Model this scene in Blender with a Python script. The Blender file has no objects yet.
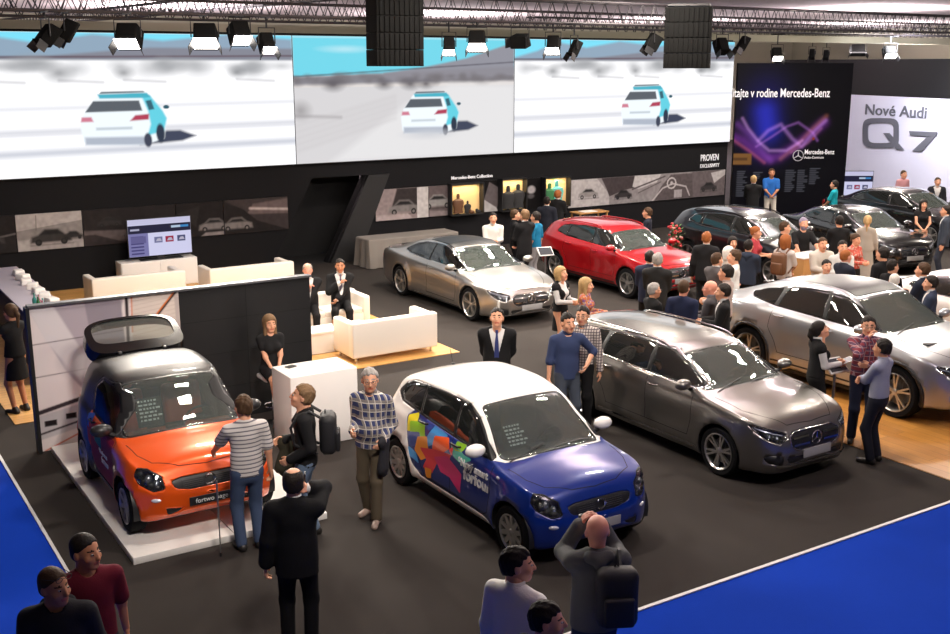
import bpy, math, random
import numpy as np
from mathutils import Vector, Matrix
from mathutils.bvhtree import BVHTree

# ------------------------------------------------------------------ camera, world, light
FPX, HOR, CAM_H, YAW = 1080.0, 64.0, 5.15, math.radians(32.5)
PITCH = math.atan((317 - HOR) / FPX)
scn = bpy.context.scene
COL = scn.collection
cam_d = bpy.data.cameras.new('camera'); cam = bpy.data.objects.new('camera', cam_d); COL.objects.link(cam)
cam.location = (0, 0, CAM_H)
cam.rotation_euler = (math.pi / 2 - PITCH, 0, -YAW)
cam_d.sensor_fit = 'HORIZONTAL'; cam_d.sensor_width = 36.0; cam_d.lens = 36.0 * FPX / 950.0
cam_d.clip_start = 0.1; cam_d.clip_end = 300
scn.camera = cam
scn.view_settings.view_transform = 'Standard'; scn.view_settings.look = 'None'
scn.view_settings.exposure = 0.0; scn.view_settings.gamma = 1.0; scn.view_settings.use_curve_mapping = False
world = bpy.data.worlds.new('hall_dark'); scn.world = world; world.use_nodes = True
world.node_tree.nodes['Background'].inputs[0].default_value = (0.75, 0.78, 0.85, 1)
world.node_tree.nodes['Background'].inputs[1].default_value = 0.10

def area_light(name, loc, size, power, color=(1, .93, .84), target=None, sy=None, spread=180):
    d = bpy.data.lights.new(name, 'AREA'); d.energy = power; d.color = color; d.size = size
    if sy: d.shape = 'RECTANGLE'; d.size_y = sy
    d.spread = math.radians(spread)
    o = bpy.data.objects.new(name, d); COL.objects.link(o); o.location = loc
    if target is not None:
        o.rotation_euler = (Vector(target) - Vector(loc)).to_track_quat('-Z', 'Y').to_euler()
    return o
def spot_light(name, loc, target, power, angle=60, color=(1, .9, .78), radius=.12):
    d = bpy.data.lights.new(name, 'SPOT'); d.energy = power; d.color = color
    d.spot_size = math.radians(angle); d.spot_blend = .7; d.shadow_soft_size = radius
    o = bpy.data.objects.new(name, d); COL.objects.link(o); o.location = loc
    o.rotation_euler = (Vector(target) - Vector(loc)).to_track_quat('-Z', 'Y').to_euler()
    return o
# rows of hall lamps high above the stand
for x, y, pw in ((6, 10.5, 260), (6.5, 17, 480), (12.5, 11.5, 300), (12, 18.5, 480), (18.5, 12.5, 320), (18, 20, 480), (24.5, 15, 420), (25, 22, 480), (32, 17, 520), (33, 24, 520)):
    area_light('hall_lamp_light', (x, y, 7.3), 1.1, pw, (1, .90, .78), (x, y, 0), sy=.45)
area_light('neighbour_wash', (33.5, 24.5, 5.9), 1.5, 420, (.93, .94, 1), (39, 28, 2.2), sy=.5, spread=110)      # lamp of the neighbouring stand
for x, y, tx, ty, pw in ((3, 4.5, 4, 15, 130), (9, 3.5, 9, 15, 90), (16, 3.5, 15, 15, 110), (24, 6, 22, 18, 150)):      # front lamps of the hall, aimed at the stand
    area_light('front_lamp_light', (x, y, 7.2), .9, pw, (1, .90, .80), (tx, ty, .8), sy=.5, spread=75)
for x, y, pw in ((2, 45, 1600), (14, 45, 1600), (27, 45, 1600), (41, 45, 1600), (54, 42, 1600), (10, 31, 900), (40, 31, 1200), (52, 26, 1000), (14, 15, 350), (24, 18, 350), (8, 4, 200)):      # added fill lights without fixtures, brightening the pale hall ceiling
    area_light('added_ceiling_fill', (x, y, 5.6 if y > 26 else 6.8), 3.0, pw, (1, .90, .92), (x, y, 9), sy=3.0)

# ------------------------------------------------------------------ pixel -> place helpers (stand axes: X along the wall, Y towards it)
def ray(px, py):
    x = (px - 475) / FPX; y = (317 - py) / FPX
    r = (x, math.cos(PITCH) + y * math.sin(PITCH), -math.sin(PITCH) + y * math.cos(PITCH))
    c, s = math.cos(-YAW), math.sin(-YAW)
    return (c * r[0] - s * r[1], s * r[0] + c * r[1], r[2])
def G(px, py, z=0.0):
    r = ray(px, py); t = (z - CAM_H) / r[2]; return (r[0] * t, r[1] * t, z)
def W(px, py, Y):
    r = ray(px, py); t = Y / r[1]; return (r[0] * t, Y, CAM_H + r[2] * t)
WALL_Y = 26.0

# ------------------------------------------------------------------ objects, tags
def tag(o, label=None, cat=None, group=None, kind=None):
    if label: o['label'] = label
    if cat: o['category'] = cat
    if group: o['group'] = group
    if kind: o['kind'] = kind
    return o
def empty(name, loc=(0, 0, 0), rz=0.0, label=None, cat=None, group=None):
    o = bpy.data.objects.new(name, None); COL.objects.link(o)
    o.location = loc; o.rotation_euler = (0, 0, rz); o.empty_display_size = .2
    return tag(o, label, cat, group)
def copy_tree(o, parent=None):
    c = o.copy(); COL.objects.link(c)
    if parent is not None: c.parent = parent
    for ch in list(o.children): copy_tree(ch, c)
    return c

def srgb(r, g, b):
    f = lambda c: (c / 255) / 12.92 if c / 255 <= .04045 else ((c / 255 + .055) / 1.055) ** 2.4
    return (f(r), f(g), f(b))
# ------------------------------------------------------------------ materials
MATS = {}
def mat(name, color=(.5, .5, .5), rough=.5, metal=0.0, coat=0.0, spec=.5, emit=None, estr=0.0, bump=0.0, bscale=200, var=0.0, vscale=5, sheen=0.0):
    """principled material with a procedural variation of colour and fine bump"""
    if name in MATS: return MATS[name]
    m = bpy.data.materials.new(name); m.use_nodes = True; MATS[name] = m
    nt = m.node_tree; N = nt.nodes; L = nt.links; b = N['Principled BSDF']
    b.inputs['Base Color'].default_value = (*color, 1); b.inputs['Roughness'].default_value = rough
    b.inputs['Metallic'].default_value = metal; b.inputs['Coat Weight'].default_value = coat
    b.inputs['Coat Roughness'].default_value = .03; b.inputs['Specular IOR Level'].default_value = spec
    b.inputs['Sheen Weight'].default_value = sheen
    if emit: b.inputs['Emission Color'].default_value = (*emit, 1); b.inputs['Emission Strength'].default_value = estr
    tc = N.new('ShaderNodeTexCoord')
    if var > 0:
        nz = N.new('ShaderNodeTexNoise'); nz.inputs['Scale'].default_value = vscale; nz.inputs['Detail'].default_value = 4
        L.new(tc.outputs['Object'], nz.inputs['Vector'])
        mr = N.new('ShaderNodeMapRange'); mr.inputs[3].default_value = 1 - var; mr.inputs[4].default_value = 1 + var
        L.new(nz.outputs['Fac'], mr.inputs[0])
        vm = N.new('ShaderNodeVectorMath'); vm.operation = 'SCALE'; vm.inputs[0].default_value = color
        L.new(mr.outputs[0], vm.inputs['Scale']); L.new(vm.outputs[0], b.inputs['Base Color'])
    if bump > 0:
        nb = N.new('ShaderNodeTexNoise'); nb.inputs['Scale'].default_value = bscale; nb.inputs['Detail'].default_value = 2
        L.new(tc.outputs['Object'], nb.inputs['Vector'])
        bp = N.new('ShaderNodeBump'); bp.inputs['Strength'].default_value = bump; bp.inputs['Distance'].default_value = .01
        L.new(nb.outputs['Fac'], bp.inputs['Height']); L.new(bp.outputs[0], b.inputs['Normal'])
    return m
def emis(name, color, strength):
    if name in MATS: return MATS[name]
    m = bpy.data.materials.new(name); m.use_nodes = True; MATS[name] = m
    nt = m.node_tree; nt.nodes.clear()
    e = nt.nodes.new('ShaderNodeEmission'); e.inputs[0].default_value = (*color, 1); e.inputs[1].default_value = strength
    o = nt.nodes.new('ShaderNodeOutputMaterial'); nt.links.new(e.outputs[0], o.inputs[0]); return m
def glass(name, tint=(.5, .55, .55), refl=.12, rough=.02, haze=0.0, hcol=(.34, .38, .36)):
    if name in MATS: return MATS[name]
    m = bpy.data.materials.new(name); m.use_nodes = True; MATS[name] = m
    nt = m.node_tree; N = nt.nodes; L = nt.links; N.clear()
    t = N.new('ShaderNodeBsdfTransparent'); t.inputs[0].default_value = (*tint, 1)
    g = N.new('ShaderNodeBsdfGlossy'); g.inputs[0].default_value = (1, 1, 1, 1); g.inputs[1].default_value = rough
    lw = N.new('ShaderNodeLayerWeight'); lw.inputs[0].default_value = .25
    mr = N.new('ShaderNodeMapRange'); mr.inputs[3].default_value = refl * .5; mr.inputs[4].default_value = min(1, refl * 4)
    L.new(lw.outputs['Fresnel'], mr.inputs[0])
    mx = N.new('ShaderNodeMixShader'); L.new(mr.outputs[0], mx.inputs[0]); L.new(t.outputs[0], mx.inputs[1]); L.new(g.outputs[0], mx.inputs[2])
    o = N.new('ShaderNodeOutputMaterial'); out = mx
    if haze > 0:      # grey-green veil painted in, standing for pale reflections on the glass
        df = N.new('ShaderNodeBsdfDiffuse'); df.inputs[0].default_value = (*hcol, 1); m2 = N.new('ShaderNodeMixShader'); m2.inputs[0].default_value = haze
        L.new(mx.outputs[0], m2.inputs[1]); L.new(df.outputs[0], m2.inputs[2]); out = m2
    L.new(out.outputs[0], o.inputs[0]); return m
def paint(name, color, metal=.0, rough=.35, coat=1.0):
    return mat('paint_' + name, color, rough, metal, coat, .4, var=.02, vscale=90)
def vcol_mat(name, emission=0.0, rough=.6):
    """picture material: reads the colour attribute 'pic'"""
    if name in MATS: return MATS[name]
    m = bpy.data.materials.new(name); m.use_nodes = True; MATS[name] = m
    nt = m.node_tree; b = nt.nodes['Principled BSDF']; b.inputs['Roughness'].default_value = rough; b.inputs['Specular IOR Level'].default_value = .12
    a = nt.nodes.new('ShaderNodeAttribute'); a.attribute_name = 'pic'
    if emission > 0:
        b.inputs['Base Color'].default_value = (0, 0, 0, 1)
        nt.links.new(a.outputs['Color'], b.inputs['Emission Color']); b.inputs['Emission Strength'].default_value = emission
    else: nt.links.new(a.outputs['Color'], b.inputs['Base Color'])
    return m

# ------------------------------------------------------------------ mesh builder
class MB:
    def __init__(s): s.v = []; s.f = []; s.mi = []; s.mats = []
    def _m(s, m):
        if m is None: return 0
        if m not in s.mats: s.mats.append(m)
        return s.mats.index(m)
    def add(s, V, F, m=None):
        n = len(s.v); s.v.extend([tuple(map(float, p)) for p in V]); k = s._m(m)
        for f in F: s.f.append(tuple(int(i) + n for i in f)); s.mi.append(k)
        return s
    def box(s, c, d, m=None, rz=0.0, bev=0.0, M=None, taper=1.0):
        hx, hy, hz = d[0] / 2, d[1] / 2, d[2] / 2
        if bev <= 0:
            V = [(x, y, z) for z in (-hz, hz) for x, y in ((-hx, -hy), (hx, -hy), (hx, hy), (-hx, hy))]
            V = [(x * (taper if z > 0 else 1), y * (taper if z > 0 else 1), z) for x, y, z in V]
            F = [(0, 3, 2, 1), (4, 5, 6, 7), (0, 1, 5, 4), (1, 2, 6, 5), (2, 3, 7, 6), (3, 0, 4, 7)]
        else:
            bev = min(bev, hx * .98, hy * .98, hz * .98); k = 3; V = []; rings = []
            prof = [(bev - bev * math.sin(a), -hz + bev - bev * math.cos(a)) for a in [math.pi / 2 * i / k for i in range(k + 1)]]
            prof += [(bev - bev * math.cos(a), hz - bev + bev * math.sin(a)) for a in [math.pi / 2 * i / k for i in range(k + 1)]]
            for ins, z in prof:
                r = []
                for cx, cy, a0 in ((hx - bev, hy - bev, 0), (-hx + bev, hy - bev, 1), (-hx + bev, -hy + bev, 2), (hx - bev, -hy + bev, 3)):
                    for j in range(k + 1):
                        a = math.pi / 2 * (a0 + j / k); R = bev - ins
                        r.append(len(V)); sc = taper if z > 0 else 1
                        V.append(((cx + R * math.cos(a)) * sc, (cy + R * math.sin(a)) * sc, z))
                rings.append(r)
            F = []; n = len(rings[0])
            for a, b in zip(rings, rings[1:]):
                for i in range(n): F.append((a[i], a[(i + 1) % n], b[(i + 1) % n], b[i]))
            F.append(tuple(rings[0][::-1])); F.append(tuple(rings[-1]))
        if M is not None: V = [tuple(M @ Vector(p)) for p in V]
        cr, sr = math.cos(rz), math.sin(rz)
        V = [(c[0] + x * cr - y * sr, c[1] + x * sr + y * cr, c[2] + z) for x, y, z in V]
        return s.add(V, F, m)
    def tube(s, path, r, m=None, n=8, closed=False, cap=True):
        P = [Vector(p) for p in path]; rr = r if isinstance(r, (list, tuple)) else [r] * len(P)
        V = []; F = []; N = len(P); up = None
        for i, p in enumerate(P):
            t = (P[(i + 1) % N] - P[i - 1]) if closed else (P[min(i + 1, N - 1)] - P[max(i - 1, 0)])
            if t.length < 1e-9: t = Vector((0, 0, 1))
            t.normalize()
            if up is None: up = Vector((0, 0, 1)) if abs(t.z) < .9 else Vector((1, 0, 0))
            a = t.cross(up)
            if a.length < 1e-6: a = t.orthogonal()
            a.normalize(); b = a.cross(t).normalized(); up = b
            for j in range(n):
                q = 2 * math.pi * j / n; V.append(p + (a * math.cos(q) + b * math.sin(q)) * rr[i])
        for i in range(N if closed else N - 1):
            for j in range(n):
                k = (i + 1) % N; F.append((i * n + j, k * n + j, k * n + (j + 1) % n, i * n + (j + 1) % n))
        if cap and not closed: F.append(tuple(range(n))); F.append(tuple(range((N - 1) * n, N * n))[::-1])
        return s.add(V, F, m)
    def lathe(s, prof, m=None, n=32, axis='Z', c=(0, 0, 0), close=False):
        V = []; F = []
        for r, z in prof:
            for j in range(n):
                q = 2 * math.pi * j / n; x, y = r * math.cos(q), r * math.sin(q)
                p = (x, y, z) if axis == 'Z' else ((x, z, y) if axis == 'Y' else (z, x, y))
                V.append((p[0] + c[0], p[1] + c[1], p[2] + c[2]))
        K = len(prof)
        for i in range(K if close else K - 1):
            for j in range(n):
                k = (i + 1) % K; F.append((i * n + j, i * n + (j + 1) % n, k * n + (j + 1) % n, k * n + j))
        return s.add(V, F, m)
    def ell(s, c, r, m=None, n=14, k=9, M=None):
        V = []; F = []
        for i in range(k + 1):
            a = math.pi * i / k
            for j in range(n):
                b = 2 * math.pi * j / n; V.append((r[0] * math.sin(a) * math.cos(b), r[1] * math.sin(a) * math.sin(b), r[2] * math.cos(a)))
        for i in range(k):
            for j in range(n): F.append((i * n + j, (i + 1) * n + j, (i + 1) * n + (j + 1) % n, i * n + (j + 1) % n))
        if M is not None: V = [tuple(M @ Vector(p)) for p in V]
        V = [(c[0] + p[0], c[1] + p[1], c[2] + p[2]) for p in V]
        return s.add(V, F, m)
    def poly(s, pts, m=None): return s.add(pts, [tuple(range(len(pts)))], m)
    def prism(s, pts, d, m=None):
        """flat outline (3-D points) extruded by vector d"""
        n = len(pts); V = list(pts) + [(p[0] + d[0], p[1] + d[1], p[2] + d[2]) for p in pts]
        F = [tuple(range(n)), tuple(range(n, 2 * n))[::-1]] + [(i, i + n, (i + 1) % n + n, (i + 1) % n) for i in range(n)]
        return s.add(V, F, m)
    def build(s, name, m=None, parent=None, smooth=True, loc=None, fixn=True):
        me = bpy.data.meshes.new(name); me.from_pydata(s.v, [], s.f)
        ms = s.mats if s.mats else [m]
        for q in ms: me.materials.append(q if q is not None else m)
        if len(ms) > 1: me.polygons.foreach_set('material_index', s.mi)
        me.validate()
        if fixn:
            import bmesh
            bm = bmesh.new(); bm.from_mesh(me); bmesh.ops.remove_doubles(bm, verts=bm.verts, dist=1e-6)
            bmesh.ops.recalc_face_normals(bm, faces=bm.faces); bm.to_mesh(me); bm.free()
        if smooth:
            me.shade_smooth()
            try: me.set_sharp_from_angle(angle=math.radians(38))
            except Exception: pass
        me.update()
        o = bpy.data.objects.new(name, me); COL.objects.link(o)
        if parent is not None: o.parent = parent
        if loc is not None: o.location = loc
        return o
def np_mesh(name, V, F, m, parent=None, mi=None, mats=None, smooth=True):
    me = bpy.data.meshes.new(name); me.from_pydata([tuple(p) for p in V], [], [tuple(int(i) for i in f) for f in F])
    for q in (mats or [m]): me.materials.append(q)
    if mi is not None: me.polygons.foreach_set('material_index', mi)
    if smooth: me.shade_smooth()
    me.update(); o = bpy.data.objects.new(name, me); COL.objects.link(o)
    if parent is not None: o.parent = parent
    return o
def structure(o, name=None): o['kind'] = 'structure'; return o

def text_obj(name, body, size, m, parent, loc, rot=(math.pi / 2, 0, 0), extrude=.004, align='LEFT', shear=0, sx=1.0, bold=0.0):
    c = bpy.data.curves.new(name, 'FONT'); c.body = body; c.size = size; c.extrude = extrude; c.align_x = align; c.shear = shear
    c.offset = bold; c.resolution_u = 3
    t = bpy.data.objects.new(name + '_t', c); COL.objects.link(t)
    dg = bpy.context.evaluated_depsgraph_get(); me = bpy.data.meshes.new_from_object(t.evaluated_get(dg))
    bpy.data.objects.remove(t); bpy.data.curves.remove(c); me.name = name; me.materials.clear(); me.materials.append(m)
    o = bpy.data.objects.new(name, me); COL.objects.link(o); o.location = loc; o.rotation_euler = rot; o.scale = (sx, 1, 1)
    if parent is not None: o.parent = parent
    return o
# ------------------------------------------------------------------ picture drawing (numpy raster -> colour attribute on a fine grid)
def sd_poly(P, poly):
    P = np.asarray(P, float); poly = np.asarray(poly, float); n = len(poly)
    d = np.full(len(P), 1e9); s = np.ones(len(P))
    for i in range(n):
        a = poly[i]; b = poly[i - 1]; e = b - a; w = P - a
        t = np.clip((w @ e) / max(e @ e, 1e-12), 0, 1); q = w - t[:, None] * e; d = np.minimum(d, (q * q).sum(1))
        c1 = P[:, 1] >= a[1]; c2 = P[:, 1] < b[1]; c3 = e[0] * w[:, 1] > e[1] * w[:, 0]
        flip = (c1 & c2 & c3) | (~c1 & ~c2 & ~c3); s = np.where(flip, -s, s)
    return s * np.sqrt(d)
class Pic:
    """x to the right 0..w, y up 0..1 ; colours given 0-255 sRGB"""
    def __init__(s, asp, res, bg):
        s.ny = res; s.nx = max(2, int(res * asp)); s.asp = asp
        X, Y = np.meshgrid(np.linspace(0, asp, s.nx), np.linspace(0, 1, s.ny)); s.X = X.ravel(); s.Y = Y.ravel()
        s.C = np.zeros((len(s.X), 3)) + np.array(srgb(*bg)); s.px = 1.0 / res
    def poly(s, pts, col, soft=1.0, op=1.0):
        d = sd_poly(np.stack([s.X, s.Y], 1), pts); a = np.clip(.5 - d / (s.px * soft), 0, 1)[:, None] * op
        s.C = s.C * (1 - a) + np.array(srgb(*col)) * a; return s
    def grad(s, y0, y1, c0, c1):
        m = (s.Y >= y0) & (s.Y <= y1); t = ((s.Y[m] - y0) / (y1 - y0))[:, None]
        s.C[m] = np.array(srgb(*c0)) * (1 - t) + np.array(srgb(*c1)) * t; return s
    def rect(s, x0, y0, x1, y1, col, op=1.0, soft=1.0): return s.poly([(x0, y0), (x1, y0), (x1, y1), (x0, y1)], col, soft, op)
    def ell(s, x, y, rx, ry, col, soft=.2, op=1.0):
        d = np.sqrt(((s.X - x) / rx) ** 2 + ((s.Y - y) / ry) ** 2) - 1; a = np.clip(-d / soft, 0, 1)[:, None] * op
        s.C = s.C * (1 - a) + np.array(srgb(*col)) * a; return s
    def line(s, pts, w, col, soft=1.5, op=1.0):
        P = np.stack([s.X, s.Y], 1); dd = np.full(len(P), 1e9)
        for a, b in zip(pts, pts[1:]):
            a = np.array(a, float); b = np.array(b, float); e = b - a; q = P - a; t = np.clip((q @ e) / (e @ e + 1e-12), 0, 1)
            dd = np.minimum(dd, np.linalg.norm(q - t[:, None] * e, axis=1))
        a = np.clip(.5 - (dd - w / 2) / (s.px * soft), 0, 1)[:, None] * op; s.C = s.C * (1 - a) + np.array(srgb(*col)) * a; return s
    def glow(s, pts, w, col, op=1.0):
        P = np.stack([s.X, s.Y], 1); dd = np.full(len(P), 1e9)
        for a, b in zip(pts, pts[1:]):
            a = np.array(a, float); b = np.array(b, float); e = b - a; q = P - a; t = np.clip((q @ e) / (e @ e + 1e-12), 0, 1)
            dd = np.minimum(dd, np.linalg.norm(q - t[:, None] * e, axis=1))
        a = (np.exp(-(dd / w) ** 2) * op)[:, None]; s.C = s.C + np.array(srgb(*col)) * a; return s
    def noise(s, amp, seed=0, cells=(40, 20)):
        r = np.random.RandomState(seed); g = r.rand(cells[1] + 2, cells[0] + 2)
        x = s.X / s.asp * cells[0]; y = s.Y * cells[1]; i = x.astype(int); j = y.astype(int); fx = x - i; fy = y - j
        v = (g[j, i] * (1 - fx) + g[j, i + 1] * fx) * (1 - fy) + (g[j + 1, i] * (1 - fx) + g[j + 1, i + 1] * fx) * fy
        s.C = s.C * (1 + amp * (v - .5))[:, None]; return s
    def build(s, name, x0, z0, w, h, y, m, parent=None, org=None):
        """upright picture facing -Y, its lower left corner at (x0,y,z0); org: map (u,v)->point instead"""
        if org is None: V = [(x0 + w * a / s.asp, y, z0 + h * b) for a, b in zip(s.X, s.Y)]
        else: V = [org(a / s.asp, b) for a, b in zip(s.X, s.Y)]
        nx, ny = s.nx, s.ny; F = [(j * nx + i, j * nx + i + 1, (j + 1) * nx + i + 1, (j + 1) * nx + i) for j in range(ny - 1) for i in range(nx - 1)]
        o = np_mesh(name, V, F, m, parent, smooth=False); me = o.data
        at = me.color_attributes.new('pic', 'FLOAT_COLOR', 'POINT')
        buf = np.ones((len(V), 4), dtype=np.float32); buf[:, :3] = np.clip(s.C, 0, 4); at.data.foreach_set('color', buf.ravel())
        return o

# ================================================================== CARS
def curve(pts):
    """monotone cubic through (x, value) points"""
    pts = sorted(pts); X = np.array([p[0] for p in pts], float); Y = np.array([p[1] for p in pts], float)
    h = np.diff(X); d = np.diff(Y) / h; m = np.zeros(len(X)); m[0] = d[0]; m[-1] = d[-1]
    for i in range(1, len(X) - 1):
        if d[i - 1] * d[i] > 0:
            w1 = 2 * h[i] + h[i - 1]; w2 = h[i] + 2 * h[i - 1]; m[i] = (w1 + w2) / (w1 / d[i - 1] + w2 / d[i])
    def f(x):
        x = np.clip(np.asarray(x, float), X[0], X[-1]); i = np.clip(np.searchsorted(X, x, 'right') - 1, 0, len(h) - 1)
        t = (x - X[i]) / h[i]
        return ((2 * t ** 3 - 3 * t ** 2 + 1) * Y[i] + (t ** 3 - 2 * t ** 2 + t) * h[i] * m[i] + (-2 * t ** 3 + 3 * t ** 2) * Y[i + 1] + (t ** 3 - t ** 2) * h[i] * m[i + 1])
    return f
class Surf:
    def __init__(s, V, A, F): s.V = V; s.A = A; s.F = F        # A: per-vertex attributes x0, seg, t, z0
    def split(s, F, fld, region=None):
        """cut faces along field==0; returns (inside, outside)"""
        V = s.V; f = fld(V, s.A); fin = []; fout = []; newV = []; newA = []; cache = {}; n0 = len(V)
        def cut(a, b):
            k = (a, b) if a < b else (b, a)
            if k not in cache:
                t = f[k[0]] / (f[k[0]] - f[k[1]]); newV.append(V[k[0]] * (1 - t) + V[k[1]] * t); newA.append(s.A[k[0]] * (1 - t) + s.A[k[1]] * t)
                cache[k] = n0 + len(newV) - 1
            return cache[k]
        neg = f < 0
        for face in F:
            c = sum(neg[i] for i in face)
            if c == 0: fout.append(face); continue
            if c == len(face): fin.append(face); continue
            pi = []; po = []
            for k in range(len(face)):
                a = face[k]; b = face[(k + 1) % len(face)]
                (pi if neg[a] else po).append(a)
                if neg[a] != neg[b]: c_ = cut(a, b); pi.append(c_); po.append(c_)
            if len(pi) > 2: fin.append(tuple(pi))
            if len(po) > 2: fout.append(tuple(po))
        if newV: s.V = np.vstack([V, newV]); s.A = np.vstack([s.A, newA])
        return fin, fout
    def mesh(s, name, F, m, parent, off=0.0, thick=None, inner=None):
        used = sorted({i for f in F for i in f}); idx = {u: k for k, u in enumerate(used)}
        V = s.V[used]; FF = [tuple(idx[i] for i in f) for f in F]
        me = bpy.data.meshes.new(name); me.from_pydata([tuple(p) for p in V], [], FF); me.materials.append(m)
        if inner: me.materials.append(inner)
        me.shade_smooth(); me.update()
        if off:
            co = np.empty(len(V) * 3); me.vertices.foreach_get('co', co); no = np.empty(len(V) * 3); me.vertex_normals.foreach_get('vector', no)
            me.vertices.foreach_set('co', co + no * off); me.update()
        o = bpy.data.objects.new(name, me); COL.objects.link(o); o.parent = parent
        if thick:
            md = o.modifiers.new('thickness', 'SOLIDIFY'); md.thickness = thick; md.offset = -1
            if inner: md.material_offset = 1; md.material_offset_rim = 1
        return o

NS_U, NS_S, NS_G, NS_R = 4, 12, 11, 12
def ring_half(S, x):
    """half cross-sections for stations x: arrays (n, K, 3) and attributes"""
    hw, top, belt, rw, bot, crown = S['hw'](x), S['top'](x), S['belt'](x), S['rw'](x), S['bot'](x), S['crown'](x)
    belt = np.minimum(belt, top - crown * .55 - .006); n = len(x); pts = []; seg = []
    inset = S.get('tum', .05)
    sp = [(0, .09, 0), (.03, .05, .02), (.10, .028, 0), (.22, .014, 0), (.36, .006, 0), (.5, 0, 0), (.64, 0, 0), (.76, .006, 0), (.86, .014, 0), (.93, .026, 0), (.975, .042, 0), (1.0, inset + .01, 0)]
    for k in range(NS_U): pts.append((hw * .9 * k / NS_U, bot)); seg.append(k / NS_U)
    for k, (q, ins, _) in enumerate(sp):
        sc = np.minimum(1, (top - bot) / .9); y = hw - ins * sc; z = bot + (belt - bot) * q; pts.append((y, z)); seg.append(1 + k / len(sp))
    yb = hw - (inset + .01) * np.minimum(1, (top - bot) / .9)
    yc = np.minimum(rw, yb - .01); zc = top - crown
    for k in range(1, NS_G + 1):
        q = k / NS_G; cv = .018 * 4 * q * (1 - q) * np.clip((zc - belt) / .4, 0, 1)
        pts.append((yb + (yc - yb) * q + cv, belt + (zc - belt) * q)); seg.append(2 + q)
    for k in range(1, NS_R + 1):
        q = k / NS_R; y = yc * (1 - q); pts.append((y, top - crown * (y / yc) ** 2)); seg.append(3 + q)
    Y = np.stack([p[0] for p in pts], 1); Z = np.stack([np.broadcast_to(p[1], (n,)) for p in pts], 1)
    g0 = NS_U + len(sp) - 1; g1 = g0 + NS_G
    for it in range(3):                                     # round the shoulder and the roof edge
        Y2, Z2 = Y.copy(), Z.copy()
        for a, b, w in ((g0 - 1, g0 + 2, .3), (g1 - 3, g1 + 4, .5)):
            for j in range(a, b): Y2[:, j] = Y[:, j] * (1 - w) + w * .5 * (Y[:, j - 1] + Y[:, j + 1]); Z2[:, j] = Z[:, j] * (1 - w) + w * .5 * (Z[:, j - 1] + Z[:, j + 1])
        Y, Z = Y2, Z2
    return Y, Z, np.array(seg), yc
def build_surface(S):
    step = S.get('step', .03); xr, xf = S['xr'], S['xf']
    e = [.0, .008, .018, .03, .045, .062, .082, .105, .13]
    xs = np.concatenate([xr + np.array(e), np.arange(xr + .13 + step, xf - .13, step), (xf - np.array(e))[::-1]])
    Y, Z, seg, yc = ring_half(S, xs); n, K = Y.shape
    X = np.repeat(xs[:, None], K, 1)
    kf = S['shear'](xs)[:, None]
    wt = np.clip((seg - 2) / 1.0, 0, 1)[None, :]
    X = X - kf * Y ** 2 * wt
    # nose / tail side profile
    ef = np.clip((xs - (xf - .35)) / .35, 0, 1)[:, None] ** 2; er = np.clip(((xr + .35) - xs) / .35, 0, 1)[:, None] ** 2
    X = X + ef * S['nosep'](Z) - er * S['tailp'](Z)
    # wheel arch flare, side sculpture
    side = ((seg >= 1) & (seg <= 2.0))[None, :]
    for wx in (S['wb'] / 2, -S['wb'] / 2):
        d = np.hypot(X - wx, Z - S['R'] - .01); Y = Y + side * S.get('flare', .022) * np.exp(-((d - S['Ra'] - .02) / .07) ** 2) * (Y > .3)
    if S.get('scoop', 0):
        q = np.exp(-((Z - S['scoopz']) / .11) ** 2) * np.exp(-(X / (S['wb'] * .36)) ** 4); Y = Y - side * S['scoop'] * q
    A0 = np.stack([np.repeat(xs[:, None], K, 1), np.repeat(seg[None, :], n, 0), Y / np.maximum(yc[:, None], 1e-6)], -1)
    # full ring: left half then mirrored right half (drop the two centre duplicates)
    Yf = np.concatenate([Y, -Y[:, -2:0:-1]], 1); Xf = np.concatenate([X, X[:, -2:0:-1]], 1); Zf = np.concatenate([Z, Z[:, -2:0:-1]], 1)
    Af = np.concatenate([A0, A0[:, -2:0:-1]], 1); Kf = Yf.shape[1]
    V = np.stack([Xf, Yf, Zf], -1); A = Af.reshape(-1, 3); F = []
    idx = np.arange(n * Kf).reshape(n, Kf)
    for i in range(n - 1):
        for j in range(Kf):
            k = (j + 1) % Kf; F.append((idx[i, j], idx[i, k], idx[i + 1, k], idx[i + 1, j]))
    Vl = [V.reshape(-1, 3)]; Al = [A]; cnt = n * Kf
    for end, sgn in ((0, -1), (n - 1, 1)):                  # closing domes
        ring = V[end]; ctr = np.array([ring[:, 0].mean(), 0, .5 * (ring[:, 2].min() + ring[:, 2].max())]); prev = idx[end]; M = 11
        for k in range(1, M + 1):
            sc = 1 - k / (M + .6); R = ctr + (ring - ctr) * sc; R[:, 0] = (ring[:, 0] * sc + (1 - sc) * ring[:, 0].mean()) + sgn * .035 * (1 - sc ** 2)
            Vl.append(R); a = Af[end].copy(); Al.append(a); cur = np.arange(cnt, cnt + Kf); cnt += Kf
            for j in range(Kf):
                q = (j + 1) % Kf; f = (prev[j], cur[j], cur[q], prev[q]); F.append(f if sgn < 0 else f[::-1])
            prev = cur
        F.append(tuple(prev) if sgn < 0 else tuple(prev[::-1]))
    return Surf(np.vstack(Vl), np.vstack(Al), F)

def fA(S, V):   # unrolled distance from the centre line around the nose
    return np.abs(V[:, 1]) + np.maximum(S['xf'] - V[:, 0], 0)
def rA(S, V): return np.abs(V[:, 1]) + np.maximum(V[:, 0] - S['xr'], 0)

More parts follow.
